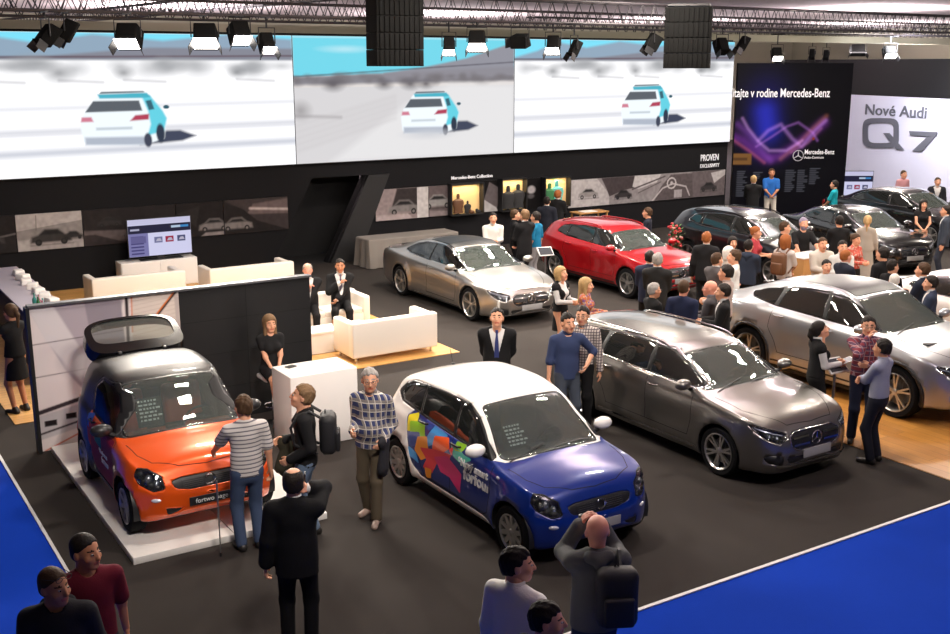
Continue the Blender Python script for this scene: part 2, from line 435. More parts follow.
TYRE = mat('tyre_rubber', (.007, .007, .008), .85, spec=.15, bump=.1, bscale=60)
RIM = mat('alloy_silver', (.55, .54, .52), .28, .9)
DARKRIM = mat('alloy_black', (.03, .03, .032), .35, .6)
CHROME = mat('chrome', (.50, .50, .51), .15, 1.0)
BLACKP = mat('black_plastic', (.012, .012, .014), .45)
TRIMB = mat('black_gloss_trim', (.006, .006, .007), .4, spec=.3)
INNER = mat('cabin_lining_dark', (.02, .02, .022), .8)
GLASS_W = glass('glass_windscreen', (.62, .70, .67), .14, haze=.09)
GLASS_S = glass('glass_side_tinted', (.08, .085, .085), .12, haze=.03)
GLASS_L = glass('glass_lamp', (.85, .88, .9), .15)
LAMPIN = mat('lamp_reflector', (.22, .23, .25), .25, .6)
LAMPED = mat('lamp_lens_bright', (.75, .78, .85), .15, .3)
REDL = mat('lamp_red', (.25, .01, .01), .15, coat=1)
PLATE = mat('plate_white', (.35, .35, .35), .5)
SEAT_D = mat('seat_dark', (.03, .03, .032), .7, bump=.1)

def car_wheel(name, R, tw, rimr, parent, loc, spokes=5, rimm=RIM, double=False, outer=-1, split=False):
    mb = MB(); w = tw / 2
    mb.lathe([(rimr, -w * .8), (rimr + .012, -w * .95), (R - .03, -w), (R - .006, -w * .8), (R, -w * .4), (R, w * .4), (R - .006, w * .8), (R - .03, w), (rimr + .012, w * .95), (rimr, w * .8)], TYRE, 40, 'Y')
    t = mb.build(name, TYRE, parent, loc=loc)
    rb = MB(); o = outer
    rb.lathe([(rimr, o * w * .9), (rimr + .006, o * w * .98), (rimr - .004, o * w * 1.0), (rimr - .018, o * w * .86), (rimr - .02, -o * w * .8)], rimm, 40, 'Y')
    yh = o * w * .72
    rb.lathe([(0.0001, yh + o * .012), (.03, yh + o * .012), (.055, yh), (.06, yh - o * .03), (.0001, yh - o * .03)], rimm, 18, 'Y')
    for k in range(spokes):
        a = 2 * math.pi * k / spokes + .3
        offs = (-.11, .11) if double else (0,)
        for of in offs:
            a1 = a + of * .6; a2 = a + of * 1.35; r0, r1 = .045, rimr - .008; sw0 = .016 if double else .03; sw1 = .013 if double else .024
            p = []
            for (rr, aa, sw) in ((r0, a1, sw0), (r1, a2, sw1)):
                c, s_ = math.cos(aa), math.sin(aa)
                p.append(((rr * c - sw * s_, yh + (o * .014 if rr > .1 else o * .004), rr * s_ + sw * c), (rr * c + sw * s_, yh + (o * .014 if rr > .1 else o * .004), rr * s_ - sw * c)))
            V = [p[0][0], p[0][1], p[1][1], p[1][0]]; rb.prism(V, (0, -o * .03, 0), rimm)
    rb.build('rim', rimm, t)
    db = MB(); db.lathe([(.0001, o * w * .1), (rimr * .72, o * w * .1), (rimr * .72, 0), (.0001, 0)], mat('brake_disc', (.15, .15, .15), .4, .8), 24, 'Y')
    db.box((rimr * .5, o * w * .15, rimr * .25), (.1, .05, .14), BLACKP)
    db.build('brake_disc', CHROME, t)
    return t
def seat_mesh(m, c, w=.5, yaw=0):
    mb = MB(); mb.box((c[0], c[1], c[2]), (.5, w, .16), m, bev=.05)
    mb.box((c[0] - .27, c[1], c[2] + .34), (.16, w * .96, .66), m, bev=.06, M=Matrix.Rotation(math.radians(-14), 4, 'Y'))
    mb.box((c[0] - .38, c[1], c[2] + .76), (.11, .27, .19), m, bev=.045); return mb
class Car:
    def __init__(s, S, name, label, loc, rz, pm, inner=INNER, group=None):
        s.S = S
        for k in ('hw', 'top', 'belt', 'rw', 'bot', 'crown', 'shear', 'nosep', 'tailp'): S[k] = curve(S[k])
        s.root = empty(name, loc, rz, label, 'car', group); s.sf = build_surface(S); s.F = s.sf.F; s.pm = pm; s.inner = inner
        s.bvh = BVHTree.FromPolygons([tuple(p) for p in s.sf.V], s.sf.F)
        s.extra = []
    def hit_side(s, x, z, sgn=-1):
        h = s.bvh.ray_cast(Vector((x, sgn * 2, z)), Vector((0, -sgn, 0))); return h[0], h[1]
    def hit_top(s, x, y):
        h = s.bvh.ray_cast(Vector((x, y, 3)), Vector((0, 0, -1))); return h[0], h[1]
    def hit_front(s, y, z, sgn=1):
        h = s.bvh.ray_cast(Vector((sgn * 4, y, z)), Vector((-sgn, 0, 0))); return h[0], h[1]
    def hit_a(s, a, z, sy, sgn=1):
        """point on the nose (sgn 1) or tail (-1) at unrolled distance a"""
        S = s.S; x = S['xf'] if sgn > 0 else S['xr']
        yy = 0
        for k in range(60):            # find the direction that gives unrolled distance a
            th = k / 59 * math.pi / 2; c = Vector((x - sgn * .75, 0, z)); d = Vector((sgn * math.cos(th), sy * math.sin(th), 0))
            h = s.bvh.ray_cast(c + d * 3, -d)
            if h[0] is None: continue
            aa = abs(h[0].y) + max(sgn * (x - h[0].x), 0)
            if aa >= a: return h[0], h[1]
        return h[0], h[1]
    def ribbon(s, pts, w, off=.0015, hit=None, mb=None, step=.03, m=None):
        hit = hit or s.hit_side; mb = mb or MB(); P = []
        for a, b in zip(pts, pts[1:]):
            L = math.hypot(b[0] - a[0], b[1] - a[1]); n = max(1, int(L / step))
            for i in range(n): t = i / n; P.append((a[0] + (b[0] - a[0]) * t, a[1] + (b[1] - a[1]) * t))
        P.append(pts[-1]); Q = []
        for p in P:
            h = hit(*p)
            if h[0] is not None: Q.append((h[0] + h[1] * off, h[1]))
        V = []; F = []
        for i, (q, n) in enumerate(Q):
            t = (Q[min(i + 1, len(Q) - 1)][0] - Q[max(i - 1, 0)][0])
            sd = t.cross(n)
            if sd.length < 1e-8: sd = Vector((0, 0, 1))
            sd.normalize(); V += [q + sd * w / 2, q - sd * w / 2, q + sd * w / 2 - n * .006, q - sd * w / 2 - n * .006]
        for i in range(len(Q) - 1):
            k = i * 4; F += [(k, k + 4, k + 5, k + 1), (k, k + 2, k + 6, k + 4), (k + 1, k + 5, k + 7, k + 3)]
        if V: mb.add(V, F, m)
        return mb
    def cut(s, name, m, fld, off=0.0, thick=None, trim=None, trimm=None, trimname='window_trim', parent=None, make=True):
        Fi, s.F = s.sf.split(s.F, fld)
        if trim:
            Fg, Ft = s.sf.split(Fi, lambda V, A: fld(V, A) + trim)
            if Ft: s.sf.mesh(trimname, Ft, trimm or TRIMB, parent or s.root, 0, .012)
            Fi = Fg
        if Fi and make: return s.sf.mesh(name, Fi, m, parent or s.root, off, thick)
        return None
    def side_poly(s, poly, r=.02, sides=(1, -1), low=1.8):
        def f(V, A):
            d = sd_poly(V[:, [0, 2]], poly) - r
            bad = (A[:, 1] < low) | (A[:, 1] > 3.35)
            if len(sides) == 1: bad |= (V[:, 1] * sides[0] < 0)
            return np.where(bad, np.maximum(d, .05), d)
        return f
    def front_poly(s, poly, r=.01, sgn=1, amax=1.3, sy=None):
        A_ = fA if sgn > 0 else rA
        def f(V, A):
            d = sd_poly(np.stack([A_(s.S, V), V[:, 2]], 1), poly) - r
            bad = (V[:, 0] * sgn < (s.S['xf'] if sgn > 0 else -s.S['xr']) - 1.1) | (A[:, 1] < .9)
            if sy: bad |= V[:, 1] * sy < 0
            return np.where(bad, np.maximum(d, .05), d)
        return f
    def screen(s, x0, x1, t, r=.06, lo=2.4):
        """windscreen / rear window in surface parameters"""
        def f(V, A):
            y = np.abs(V[:, 1]); yc = s.S['rw'](A[:, 0]); hx = (x1 - x0) / 2; qx = np.abs(A[:, 0] - (x0 + x1) / 2) - hx + r; qy = y - (yc - t) + r
            d = np.hypot(np.maximum(qx, 0), np.maximum(qy, 0)) + np.minimum(np.maximum(qx, qy), 0) - r
            return np.where(A[:, 1] < lo, np.maximum(d, .05), d)
        return f
    def wheels(s, loff=.0, **kw):
        S = s.S; R = S['R']; tw = S.get('tw', .2)
        for wx in (S['wb'] / 2, -S['wb'] / 2):
            Fi, s.F = s.sf.split(s.F, lambda V, A, wx=wx: np.where((np.abs(V[:, 1]) < .38), .05, np.hypot(V[:, 0] - wx, V[:, 2] - R - .015) - S['Ra']))
            y0 = float(S['hw'](wx)) - .012 + S.get('flare', .022)
            for sy in (-1, 1):
                car_wheel('wheel', R, tw, S['rim'], s.root, (wx, sy * (y0 - tw / 2 - .015), R), outer=sy, **kw)
            for sy in (-1, 1):
                lb = MB()
                V = []; F = []; n = 20; ra = S['Ra'] + .004
                for k in range(n + 1):
                    a = -.25 + (math.pi + .5) * k / n
                    for yy in (sy * (y0 - .03), sy * .42): V.append((wx + ra * math.cos(a), yy, max(R + .015 + ra * math.sin(a), .2)))
                for k in range(n): F.append((2 * k, 2 * k + 1, 2 * k + 3, 2 * k + 2))
                c0 = len(V); V.append((wx, sy * .42, R)); V2 = [2 * k + 1 for k in range(n + 1)]; F.append(tuple(V2))
                lb.add(V, F, BLACKP); lb.build('wheel_arch_liner', BLACKP, s.root, fixn=False)
    def arch_lip(s, m, w=.05, off=.006):
        """trim band round each wheel arch"""
        S = s.S
        for wx in (S['wb'] / 2, -S['wb'] / 2):
            for sy in (-1, 1):
                f = lambda V, A, wx=wx: np.where((V[:, 1] * sy < .5) | (A[:, 1] > 2), .05, np.hypot(V[:, 0] - wx, V[:, 2] - S['R'] - .015) - S['Ra'] - w)
                s.cut('arch_trim', m, f, off=off, thick=.02)
    def finish(s, dash=True, seats=SEAT_D, dashm=SEAT_D, seatx=(-.05, -.85), bodyname='body', two=False):
        S = s.S
        s.sf.mesh(bodyname, s.F, s.pm, s.root, 0, .022, s.inner)
        if dash:
            xw = S['cowl']; zb = float(S['belt'](xw - .1)); hw = float(S['hw'](0)) - .12
            mb = MB(); mb.box((xw - .30, 0, zb - .10), (.5, hw * 2, .16), dashm, bev=.06); mb.box((xw - .50, 0, zb - .34), (.3, .26, .5), INNER, bev=.05)
            mb.box((xw - .42, -.0, zb - .02), (.10, .22, .10), BLACKP, bev=.02); mb.build('dashboard', dashm, s.root)
            st = MB(); c = Vector((xw - .66, .37, zb - .04)); ax = Matrix.Rotation(math.radians(-65), 4, 'Y')
            st.tube([c + ax @ Vector((.18 * math.cos(a), .18 * math.sin(a), 0)) for a in np.linspace(0, 2 * math.pi, 25)[:-1]], .014, BLACKP, 6, closed=True)
            for a in (0, math.pi, -math.pi / 2): st.tube([c, c + ax @ Vector((.17 * math.sin(a), .17 * math.cos(a), 0))], .015, BLACKP, 6)
            st.box(tuple(c), (.06, .12, .10), BLACKP, bev=.02); st.build('steering_wheel', BLACKP, s.root)
            seatz = S.get('seatz', .42)
            for k, sx in enumerate(seatx):
                for sy in (-.36, .36): seat_mesh(seats, (sx, sy, seatz)).build('seat', seats, s.root)
                if two: break
            fb = MB(); fb.box((-.1, 0, .24), (S['wb'] - .1, hw * 2, .05), INNER); fb.build('cabin_floor', INNER, s.root)
        ub = MB(); ub.box((0, 0, .2), (S['wb'] - .75, float(S['hw'](0)) * 1.7, .08), BLACKP); ub.build('underbody', BLACKP, s.root)
    def mirrors(s, x, z, m, base=TRIMB, sz=(.09, .11, .075), out=.10):
        for sy in (-1, 1):
            h, n = s.hit_side(x, z - .09, sy)
            if h is None: continue
            mb = MB(); c = (x, h.y + sy * (out + .03), z); mb.ell(c, sz, m, 14, 9); 
            for i in range(len(mb.v)):       # flat rear face that holds the glass
                v = mb.v[i]
                if v[0] < x - .035: mb.v[i] = (x - .035, v[1], v[2])
            mb.tube([(x + .01, h.y - sy * .02, z - .085), (x + .01, h.y + sy * out, z - .03)], [.03, .022], base, 8)
            o = mb.build('mirror', m, s.root)
            g = MB(); g.box((x - .037, c[1], z), (.004, sz[1] * 1.5, sz[2] * 1.35), CHROME, bev=.001); g.build('mirror_glass', CHROME, o)
    def handles(s, pts, m, sides=(-1, 1), l=.19):
        for sy in sides:
            for x, z in pts:
                h, n = s.hit_side(x, z, sy)
                if h is None: continue
                mb = MB(); mb.tube([(x + l / 2, h.y, z), (x + l / 2 - .02, h.y + sy * .032, z), (x - l / 2 + .02, h.y + sy * .032, z - .004), (x - l / 2, h.y, z - .004)], [.012, .014, .014, .012], m, 8)
                mb.build('door_handle', m, s.root)
    def seams(s, lines, name='panel_gap', w=.009, sides=(-1, 1), m=None):
        for sy in sides:
            mb = MB()
            for l in lines: s.ribbon(l, w, hit=lambda x, z, sy=sy: s.hit_side(x, z, sy), mb=mb, off=.0008)
            mb.build(name, m or mat('gap_black', (.004, .004, .004), .9), s.root, fixn=False)
    def hood_seam(s, pts, w=.009):
        mb = MB()
        for sy in (-1, 1): s.ribbon([(x, y * sy) for x, y in pts], w, hit=s.hit_top, mb=mb, off=.0008)
        return mb.build('bonnet_gap', mat('gap_black', (.004, .004, .004), .9), s.root, fixn=False)
    def star(s, z, r, m=CHROME, thick=.012, x=None, y=0, name='star_badge', off=.012):
        h, n = s.hit_front(y, z); c = Vector((h.x + off, y, z)) if x is None else Vector((x, y, z)); mb = MB()
        mb.tube([c + Vector((0, r * math.cos(a), r * math.sin(a))) for a in np.linspace(0, 2 * math.pi, 29)[:-1]], thick * .5, m, 6, closed=True)
        for k in range(3):
            a = math.pi / 2 + k * 2 * math.pi / 3; mb.tube([c, c + Vector((0, r * math.cos(a), r * math.sin(a)))], [thick * .75, thick * .25], m, 6)
        return mb.build(name, m, s.root)
    def plate(s, z, w=.52, h=.115, m=PLATE, sgn=1, txt=None, y=0, off=.012, tm=None, ts=.06):
        hh, n = s.hit_front(y, z, sgn); p = s.bvh.ray_cast(Vector((sgn * 4, w / 2 * .7, z)), Vector((-sgn, 0, 0)))[0]
        mb = MB(); mb.box((hh.x + sgn * off, y, z), (.012, w, h), m, bev=.003); o = mb.build('number_plate', m, s.root)
        if txt: text_obj('plate_text', txt, ts, tm or BLACKP, o, (hh.x + sgn * (off + .008), y, z - ts * .33), (math.pi / 2, 0, sgn * math.pi / 2), .001, 'CENTER')
        return o
    def mark(s, o, name=None, **k):
        for a, b in k.items(): o[a] = b
        return o

# ---- blue and white five-door city car
def small_car_spec(kind):
    if kind == 'long':
        return dict(xr=-1.75, xf=1.745, wb=2.494, R=.30, Ra=.335, tw=.19, rim=.20, cowl=.98, step=.028, flare=.03, seatz=.48,
            top=[(-1.75, .62), (-1.735, .95), (-1.70, 1.05), (-1.64, 1.15), (-1.55, 1.26), (-1.42, 1.375), (-1.25, 1.44), (-.9, 1.50), (-.3, 1.52), (.10, 1.48), (.32, 1.41), (.65, 1.20), (.98, .985), (1.2, .945), (1.45, .895), (1.62, .83), (1.70, .755), (1.745, .66)],
            belt=[(-1.75, .60), (-1.70, .93), (-1.5, 1.03), (-.8, 1.0), (0, .955), (.9, .90), (1.3, .86), (1.55, .80), (1.7, .70), (1.745, .62)],
            hw=[(-1.75, .56), (-1.735, .62), (-1.70, .69), (-1.6, .765), (-1.4, .815), (-1.1, .83), (0, .825), (1.1, .83), (1.35, .82), (1.52, .775), (1.65, .68), (1.72, .58), (1.745, .50)],
            rw=[(-1.75, .46), (-1.65, .56), (-1.4, .60), (-.5, .62), (.2, .61), (.5, .64), (.98, .73), (1.25, .72), (1.5, .66), (1.65, .56), (1.745, .42)],
            bot=[(-1.75, .36), (-1.7, .28), (-1.5, .22), (0, .19), (1.5, .2), (1.68, .23), (1.745, .3)],
            crown=[(-1.75, .02), (-1.6, .04), (0, .045), (.3, .045), (.98, .05), (1.4, .06), (1.745, .02)],
            shear=[(-1.75, .0), (-1.3, .0), (-.2, .0), (.15, .12), (.9, .26), (1.0, .16), (1.2, 0), (1.745, 0)],
            nosep=[(.2, -.02), (.35, .0), (.5, .0), (.62, -.02), (.75, -.05), (.9, -.06)], tailp=[(.2, -.03), (.4, 0), (.6, .0), (.9, -.02), (1.4, -.05)],
            scoop=.02, scoopz=.62)
    S = small_car_spec('long')
    def mp(x): # shorten the cabin between the axles
        return x - .31 * math.copysign(1, x) if abs(x) > .62 else x * .5
    for k in ('top', 'belt', 'hw', 'rw', 'bot', 'crown', 'shear'): S[k] = [(mp(a), b) for a, b in S[k] if abs(a) > .62 or a in (0, -.3, .1, .32)]
    S['top'] = [(-1.44, .62), (-1.425, .95), (-1.40, 1.12), (-1.34, 1.32), (-1.24, 1.45), (-1.0, 1.525), (-.6, 1.56), (-.2, 1.55), (.0, 1.51), (.14, 1.455), (.38, 1.23), (.67, .985), (.9, .945), (1.14, .895), (1.31, .83), (1.39, .755), (1.435, .66)]
    S['rw'] = [(-1.44, .46), (-1.34, .56), (-1.1, .60), (-.5, .62), (.1, .61), (.3, .64), (.67, .73), (.94, .72), (1.19, .66), (1.34, .56), (1.435, .42)]
    S['shear'] = [(-1.44, 0), (-1, 0), (-.1, 0), (.1, .14), (.6, .26), (.69, .16), (.89, 0), (1.435, 0)]
    S.update(xr=-1.44, xf=1.435, wb=1.873, cowl=.67, scoop=.02)
    return S
def smart_front(c, pm_grille, txt, platem, grx=.42, rim_col=None):
    S = c.S
    def both(name, m, poly, **k):
        for sy in (-1, 1): c.cut(name, m, c.front_poly(poly, k.get('r', .012), 1, sy=sy), thick=.01, off=k.get('off', 0), trim=k.get('trim'), trimm=k.get('trimm'), trimname=k.get('trimname', 'x'))
    # grille
    c.cut('grille', pm_grille, c.front_poly([(-.5, .665), (.36, .675), (.44, .655), (.38, .59), (.22, .555), (-.5, .55)], .012), off=-.008, thick=.01)
    c.cut('lower_grille', BLACKP, c.front_poly([(-.5, .345), (.36, .345), (.50, .365), (.48, .30), (.3, .265), (-.5, .265)], .01), off=-.008, thick=.01)
    # headlamps wrap the corners
    hp = [(.52, .60), (.66, .585), (.90, .66), (.98, .735), (.95, .80), (.80, .79), (.60, .72)]
    for sy in (-1, 1):
        o = c.cut('headlamp', GLASS_L, c.front_poly(hp, .015, 1, sy=sy), trim=.012, trimm=TRIMB, trimname='headlamp_frame', thick=.006)
        mb = MB()
        for a, z, r, m in ((.62, .655, .055, LAMPIN), (.76, .695, .062, LAMPIN), (.88, .725, .04, LAMPED)):
            h, n = c.hit_a(a, z, sy)
            if h is None: continue
            q = h - n * .045; mb.ell(tuple(q), (r * .8, r * .8, r), m, 12, 8); mb.ell(tuple(h - n * .02), (r * .38, r * .38, r * .42), LAMPED, 10, 7)
        for a, z in ((.60, .61), (.7, .63), (.82, .67), (.92, .74)):
            h, n = c.hit_a(a, z, sy); mb.ell(tuple(h - n * .06), (.07, .07, .06), BLACKP, 8, 6)
        if o: mb.build('reflector', LAMPIN, o)
        h, n = c.hit_a(.60, .475, sy); fm = MB(); q = h
        rot = n.to_track_quat('Z', 'Y').to_matrix().to_4x4()
        fm.ell(tuple(q), (.02, .055, .022), LAMPED, 14, 8, M=Matrix.Rotation(math.atan2(n.y, n.x), 4, 'Z')); fm.build('fog_lamp', LAMPED, c.root)
    # badge : open ring with arrow
    h, n = c.hit_front(0, .62); b = MB(); cc = h + Vector((.012, 0, 0))
    b.tube([cc + Vector((0, -.055 * math.cos(a), .055 * math.sin(a))) for a in np.linspace(math.radians(35), math.radians(325), 22)], .011, CHROME, 6)
    b.prism([(cc.x, cc.y + .035, cc.z + .03), (cc.x, cc.y + .035, cc.z - .03), (cc.x, cc.y + .075, cc.z)], (.01, 0, 0), CHROME); b.build('front_badge', CHROME, c.root)
    for k in range(5):
        z = .57 + .02 * k; g = MB() if k == 0 else g
        c.ribbon([(-.30, z), (-.07, z)], .006, hit=c.hit_front, mb=g, off=.002); c.ribbon([(.07, z), (.30, z)], .006, hit=c.hit_front, mb=g, off=.002)
    g.build('grille_slat', mat('slat_grey', (.08, .08, .085), .4, .5), c.root, fixn=False)
    c.plate(.405, .50, .10, platem, txt=txt, tm=mat('plate_letter_white', (.7, .7, .7), .5) if platem == BLACKP else None, ts=.085)
def forfour(loc):
    blue = paint('blue', srgb(4, 42, 128), .12, .3); white = paint('white_shell', (.86, .84, .80), 0, .3)
    c = Car(small_car_spec('long'), 'city_car', 'small blue five-door city car with white roof and colourful door graphics', loc, -math.pi / 2, blue)
    S = c.S
    sw = [[(.62, .985), (.04, 1.025), (.04, 1.37), (.12, 1.37), (.32, 1.275), (.53, 1.09)], [(-.02, 1.03), (-.72, 1.085), (-.72, 1.375), (-.4, 1.39), (-.02, 1.385)], [(-.78, 1.09), (-1.20, 1.14), (-1.27, 1.19), (-1.20, 1.28), (-1.05, 1.335), (-.78, 1.37)]]
    for sy in (-1, 1):
        for p in sw: c.cut('side_window', GLASS_S, c.side_poly(p, .012, (sy,)), thick=.006)
        c.cut('window_frame', TRIMB, c.side_poly([(.78, .955), (.04, 1.00), (-.75, 1.06), (-1.24, 1.11), (-1.38, 1.19), (-1.26, 1.30), (-1.08, 1.365), (-.75, 1.395), (-.3, 1.41), (.12, 1.39), (.34, 1.29), (.58, 1.10)], .014, (sy,)), thick=.012)
    c.cut('windscreen', glass('glass_windscreen_clear', (.70, .76, .74), .11, haze=.09), c.screen(.28, .97, .065, .07), trim=.014, trimname='windscreen_frame', thick=.006)
    c.cut('rear_window', GLASS_S, c.screen(-1.71, -1.52, .09, .04), trim=.02, thick=.006)
    smart_front(c, BLACKP, None, PLATE)
    for sy in (-1, 1): c.cut('tail_lamp', REDL, c.front_poly([(.55, .72), (.8, .72), (.85, .95), (.6, .95)], .01, -1, sy=sy), thick=.01)
    c.wheels(spokes=10)
    # white safety shell: roof, pillars, rear wing and sill
    def shell(V, A):
        p = [(1.0, .935), (.62, .965), (-.9, 1.07), (-1.02, .98), (-.98, .70), (-.86, .40), (-.70, .30), (.66, .30), (.80, .26), (.86, .10), (-2, .10), (-2, 1.8), (.3, 1.8), (.62, 1.35)]
        d = sd_poly(V[:, [0, 2]], p); rear = V[:, 0] + 1.25
        # around the back the lower tail stays blue
        return np.where(((V[:, 0] < -1.5) & (V[:, 2] < .62)) | ((V[:, 0] > .66) & (A[:, 1] > 1.3) & (A[:, 1] < 2.12)) | ((A[:, 0] > .985) & (A[:, 1] > 1.3)), .05, d)
    c.cut('safety_shell', white, shell, thick=.022)
    # graphics on the side
    cols = [(244, 226, 20), (150, 210, 40), (20, 60, 150), (60, 150, 220), (240, 90, 30), (225, 45, 60), (215, 30, 110), (60, 190, 170), (245, 150, 20), (20, 40, 110)]
    art = [([(-.98, .98), (-.80, 1.05), (-.78, .86), (-.97, .80)], 0), ([(-.92, .92), (-.62, .98), (-.56, .82), (-.70, .76), (-.74, .86), (-.90, .80)], 1), ([(-.94, .78), (-.70, .84), (-.66, .72), (-.9, .62)], 2),
           ([(-.40, 1.0), (-.12, .97), (-.2, .90), (-.5, .74), (-.52, .82)], 3), ([(-.34, .90), (-.08, .95), (-.02, .86), (-.20, .74), (-.38, .74)], 4), ([(-.72, .78), (-.52, .84), (-.48, .62), (-.66, .52), (-.80, .60)], 8),
           ([(-.66, .66), (-.30, .74), (.02, .78), (-.05, .68), (-.30, .60), (-.40, .44), (-.60, .44), (-.52, .56)], 5), ([(-.34, .64), (-.05, .74), (.24, .62), (.22, .40), (.0, .52), (-.2, .52)], 6),
           ([(.02, .90), (.10, .92), (.30, .86), (.44, .86), (.30, .79), (.34, .74), (.10, .80)], 7), ([(.10, .96), (.28, .97), (.24, .90), (.10, .88)], 1), ([(-.56, .44), (-.42, .46), (-.44, .36), (-.54, .34)], 8), ([(-.93, .6), (-.78, .56), (-.72, .46), (-.88, .5)], 3), ([(-.50, .93), (-.44, .99), (-.56, 1.0)], 2), ([(.0, .84), (.06, .88), (.05, .80)], 5)]
    for sy in (-1,):
        gr = MB()
        for pi, (poly, ci) in enumerate(art):
            m = mat('graphic_%d' % ci, srgb(*cols[ci]), .35, coat=.5)
            xs = [p[0] for p in poly]; zs = [p[1] for p in poly]; st = .022
            gx = np.arange(min(xs) - .02, max(xs) + .04, st); gz = np.arange(min(zs) - .02, max(zs) + .04, st)
            XX, ZZ = np.meshgrid(gx, gz); P = np.stack([XX.ravel(), ZZ.ravel()], 1); V = []
            for x, z in P:
                h, n = c.hit_side(x, z, sy); V.append(tuple(h + n * (.0014 + .0004 * pi)) if h is not None else (x, sy * .8, z))
            V = np.array(V); nx = len(gx); F = [(j * nx + i, j * nx + i + 1, (j + 1) * nx + i + 1, (j + 1) * nx + i) for j in range(len(gz) - 1) for i in range(nx - 1)]
            sf = Surf(V, np.zeros((len(V), 3)), F); Fi, _ = sf.split(F, lambda V_, A_: sd_poly(V_[:, [0, 2]], poly) - .012)
            used = sorted({i for f in Fi for i in f}); ix = {u: k for k, u in enumerate(used)}
            gr.add([tuple(sf.V[u]) for u in used], [tuple(ix[i] for i in f)[::-1] for f in Fi], m)
        o = gr.build('door_graphic', None, c.root, fixn=False); o['label'] = 'colourful abstract shapes in yellow, red, pink and blue'
        wt = mat('lettering_white', (.8, .8, .8), .5)
        h, n = c.hit_side(.50, .70, -1)
        for body, sz, x, z in (('*Nový smart', .115, .20, .745), ('forfour', .19, .30, .60)):
            h, n = c.hit_side(.5, z + .03, -1)
            t = text_obj('door_lettering', body, sz, wt, c.root, (x, h.y - .008, z), (math.pi / 2, 0, 0), .004, bold=.005); t.rotation_euler = (math.pi / 2 + math.radians(-4), 0, 0)
    c.seams([[(.86, .92), (.84, .60), (.78, .36), (.68, .30), (-.60, .30)], [(.0, 1.0), (.0, .55), (-.02, .30)], [(-.76, 1.04), (-.80, .8), (-.72, .5), (-.6, .33)]], w=.008)
    c.hood_seam([(1.02, .70), (1.3, .66), (1.5, .56), (1.62, .3), (1.64, 0)])
    c.mirrors(.66, 1.05, white, TRIMB, (.085, .125, .075))
    c.handles([(.10, .93), (-.64, .99)], TRIMB)
    ind = MB(); h, n = c.hit_side(.99, .83, -1); ind.ell(tuple(h), (.03, .012, .018), LAMPED); ind.build('side_indicator', LAMPED, c.root)
    wp = MB()
    for y0, y1 in ((-.05, .50), (-.62, -.12)):
        c.ribbon([(.93, y0), (.86, y1)], .014, off=.012, hit=c.hit_top, mb=wp)
    wp.build('wiper', BLACKP, c.root, fixn=False)
    ae = MB(); h, n = c.hit_top(-1.25, 0); ae.ell((h.x, 0, h.z + .01), (.035, .025, .02), BLACKP); ae.tube([(h.x, 0, h.z), (h.x - .08, 0, h.z + .2)], [.007, .003], BLACKP, 6); ae.build('aerial', BLACKP, c.root)
    c.finish(seatx=(-.02, -.80))
    price_card(c, .60, 1.09, False, -42)
    return c

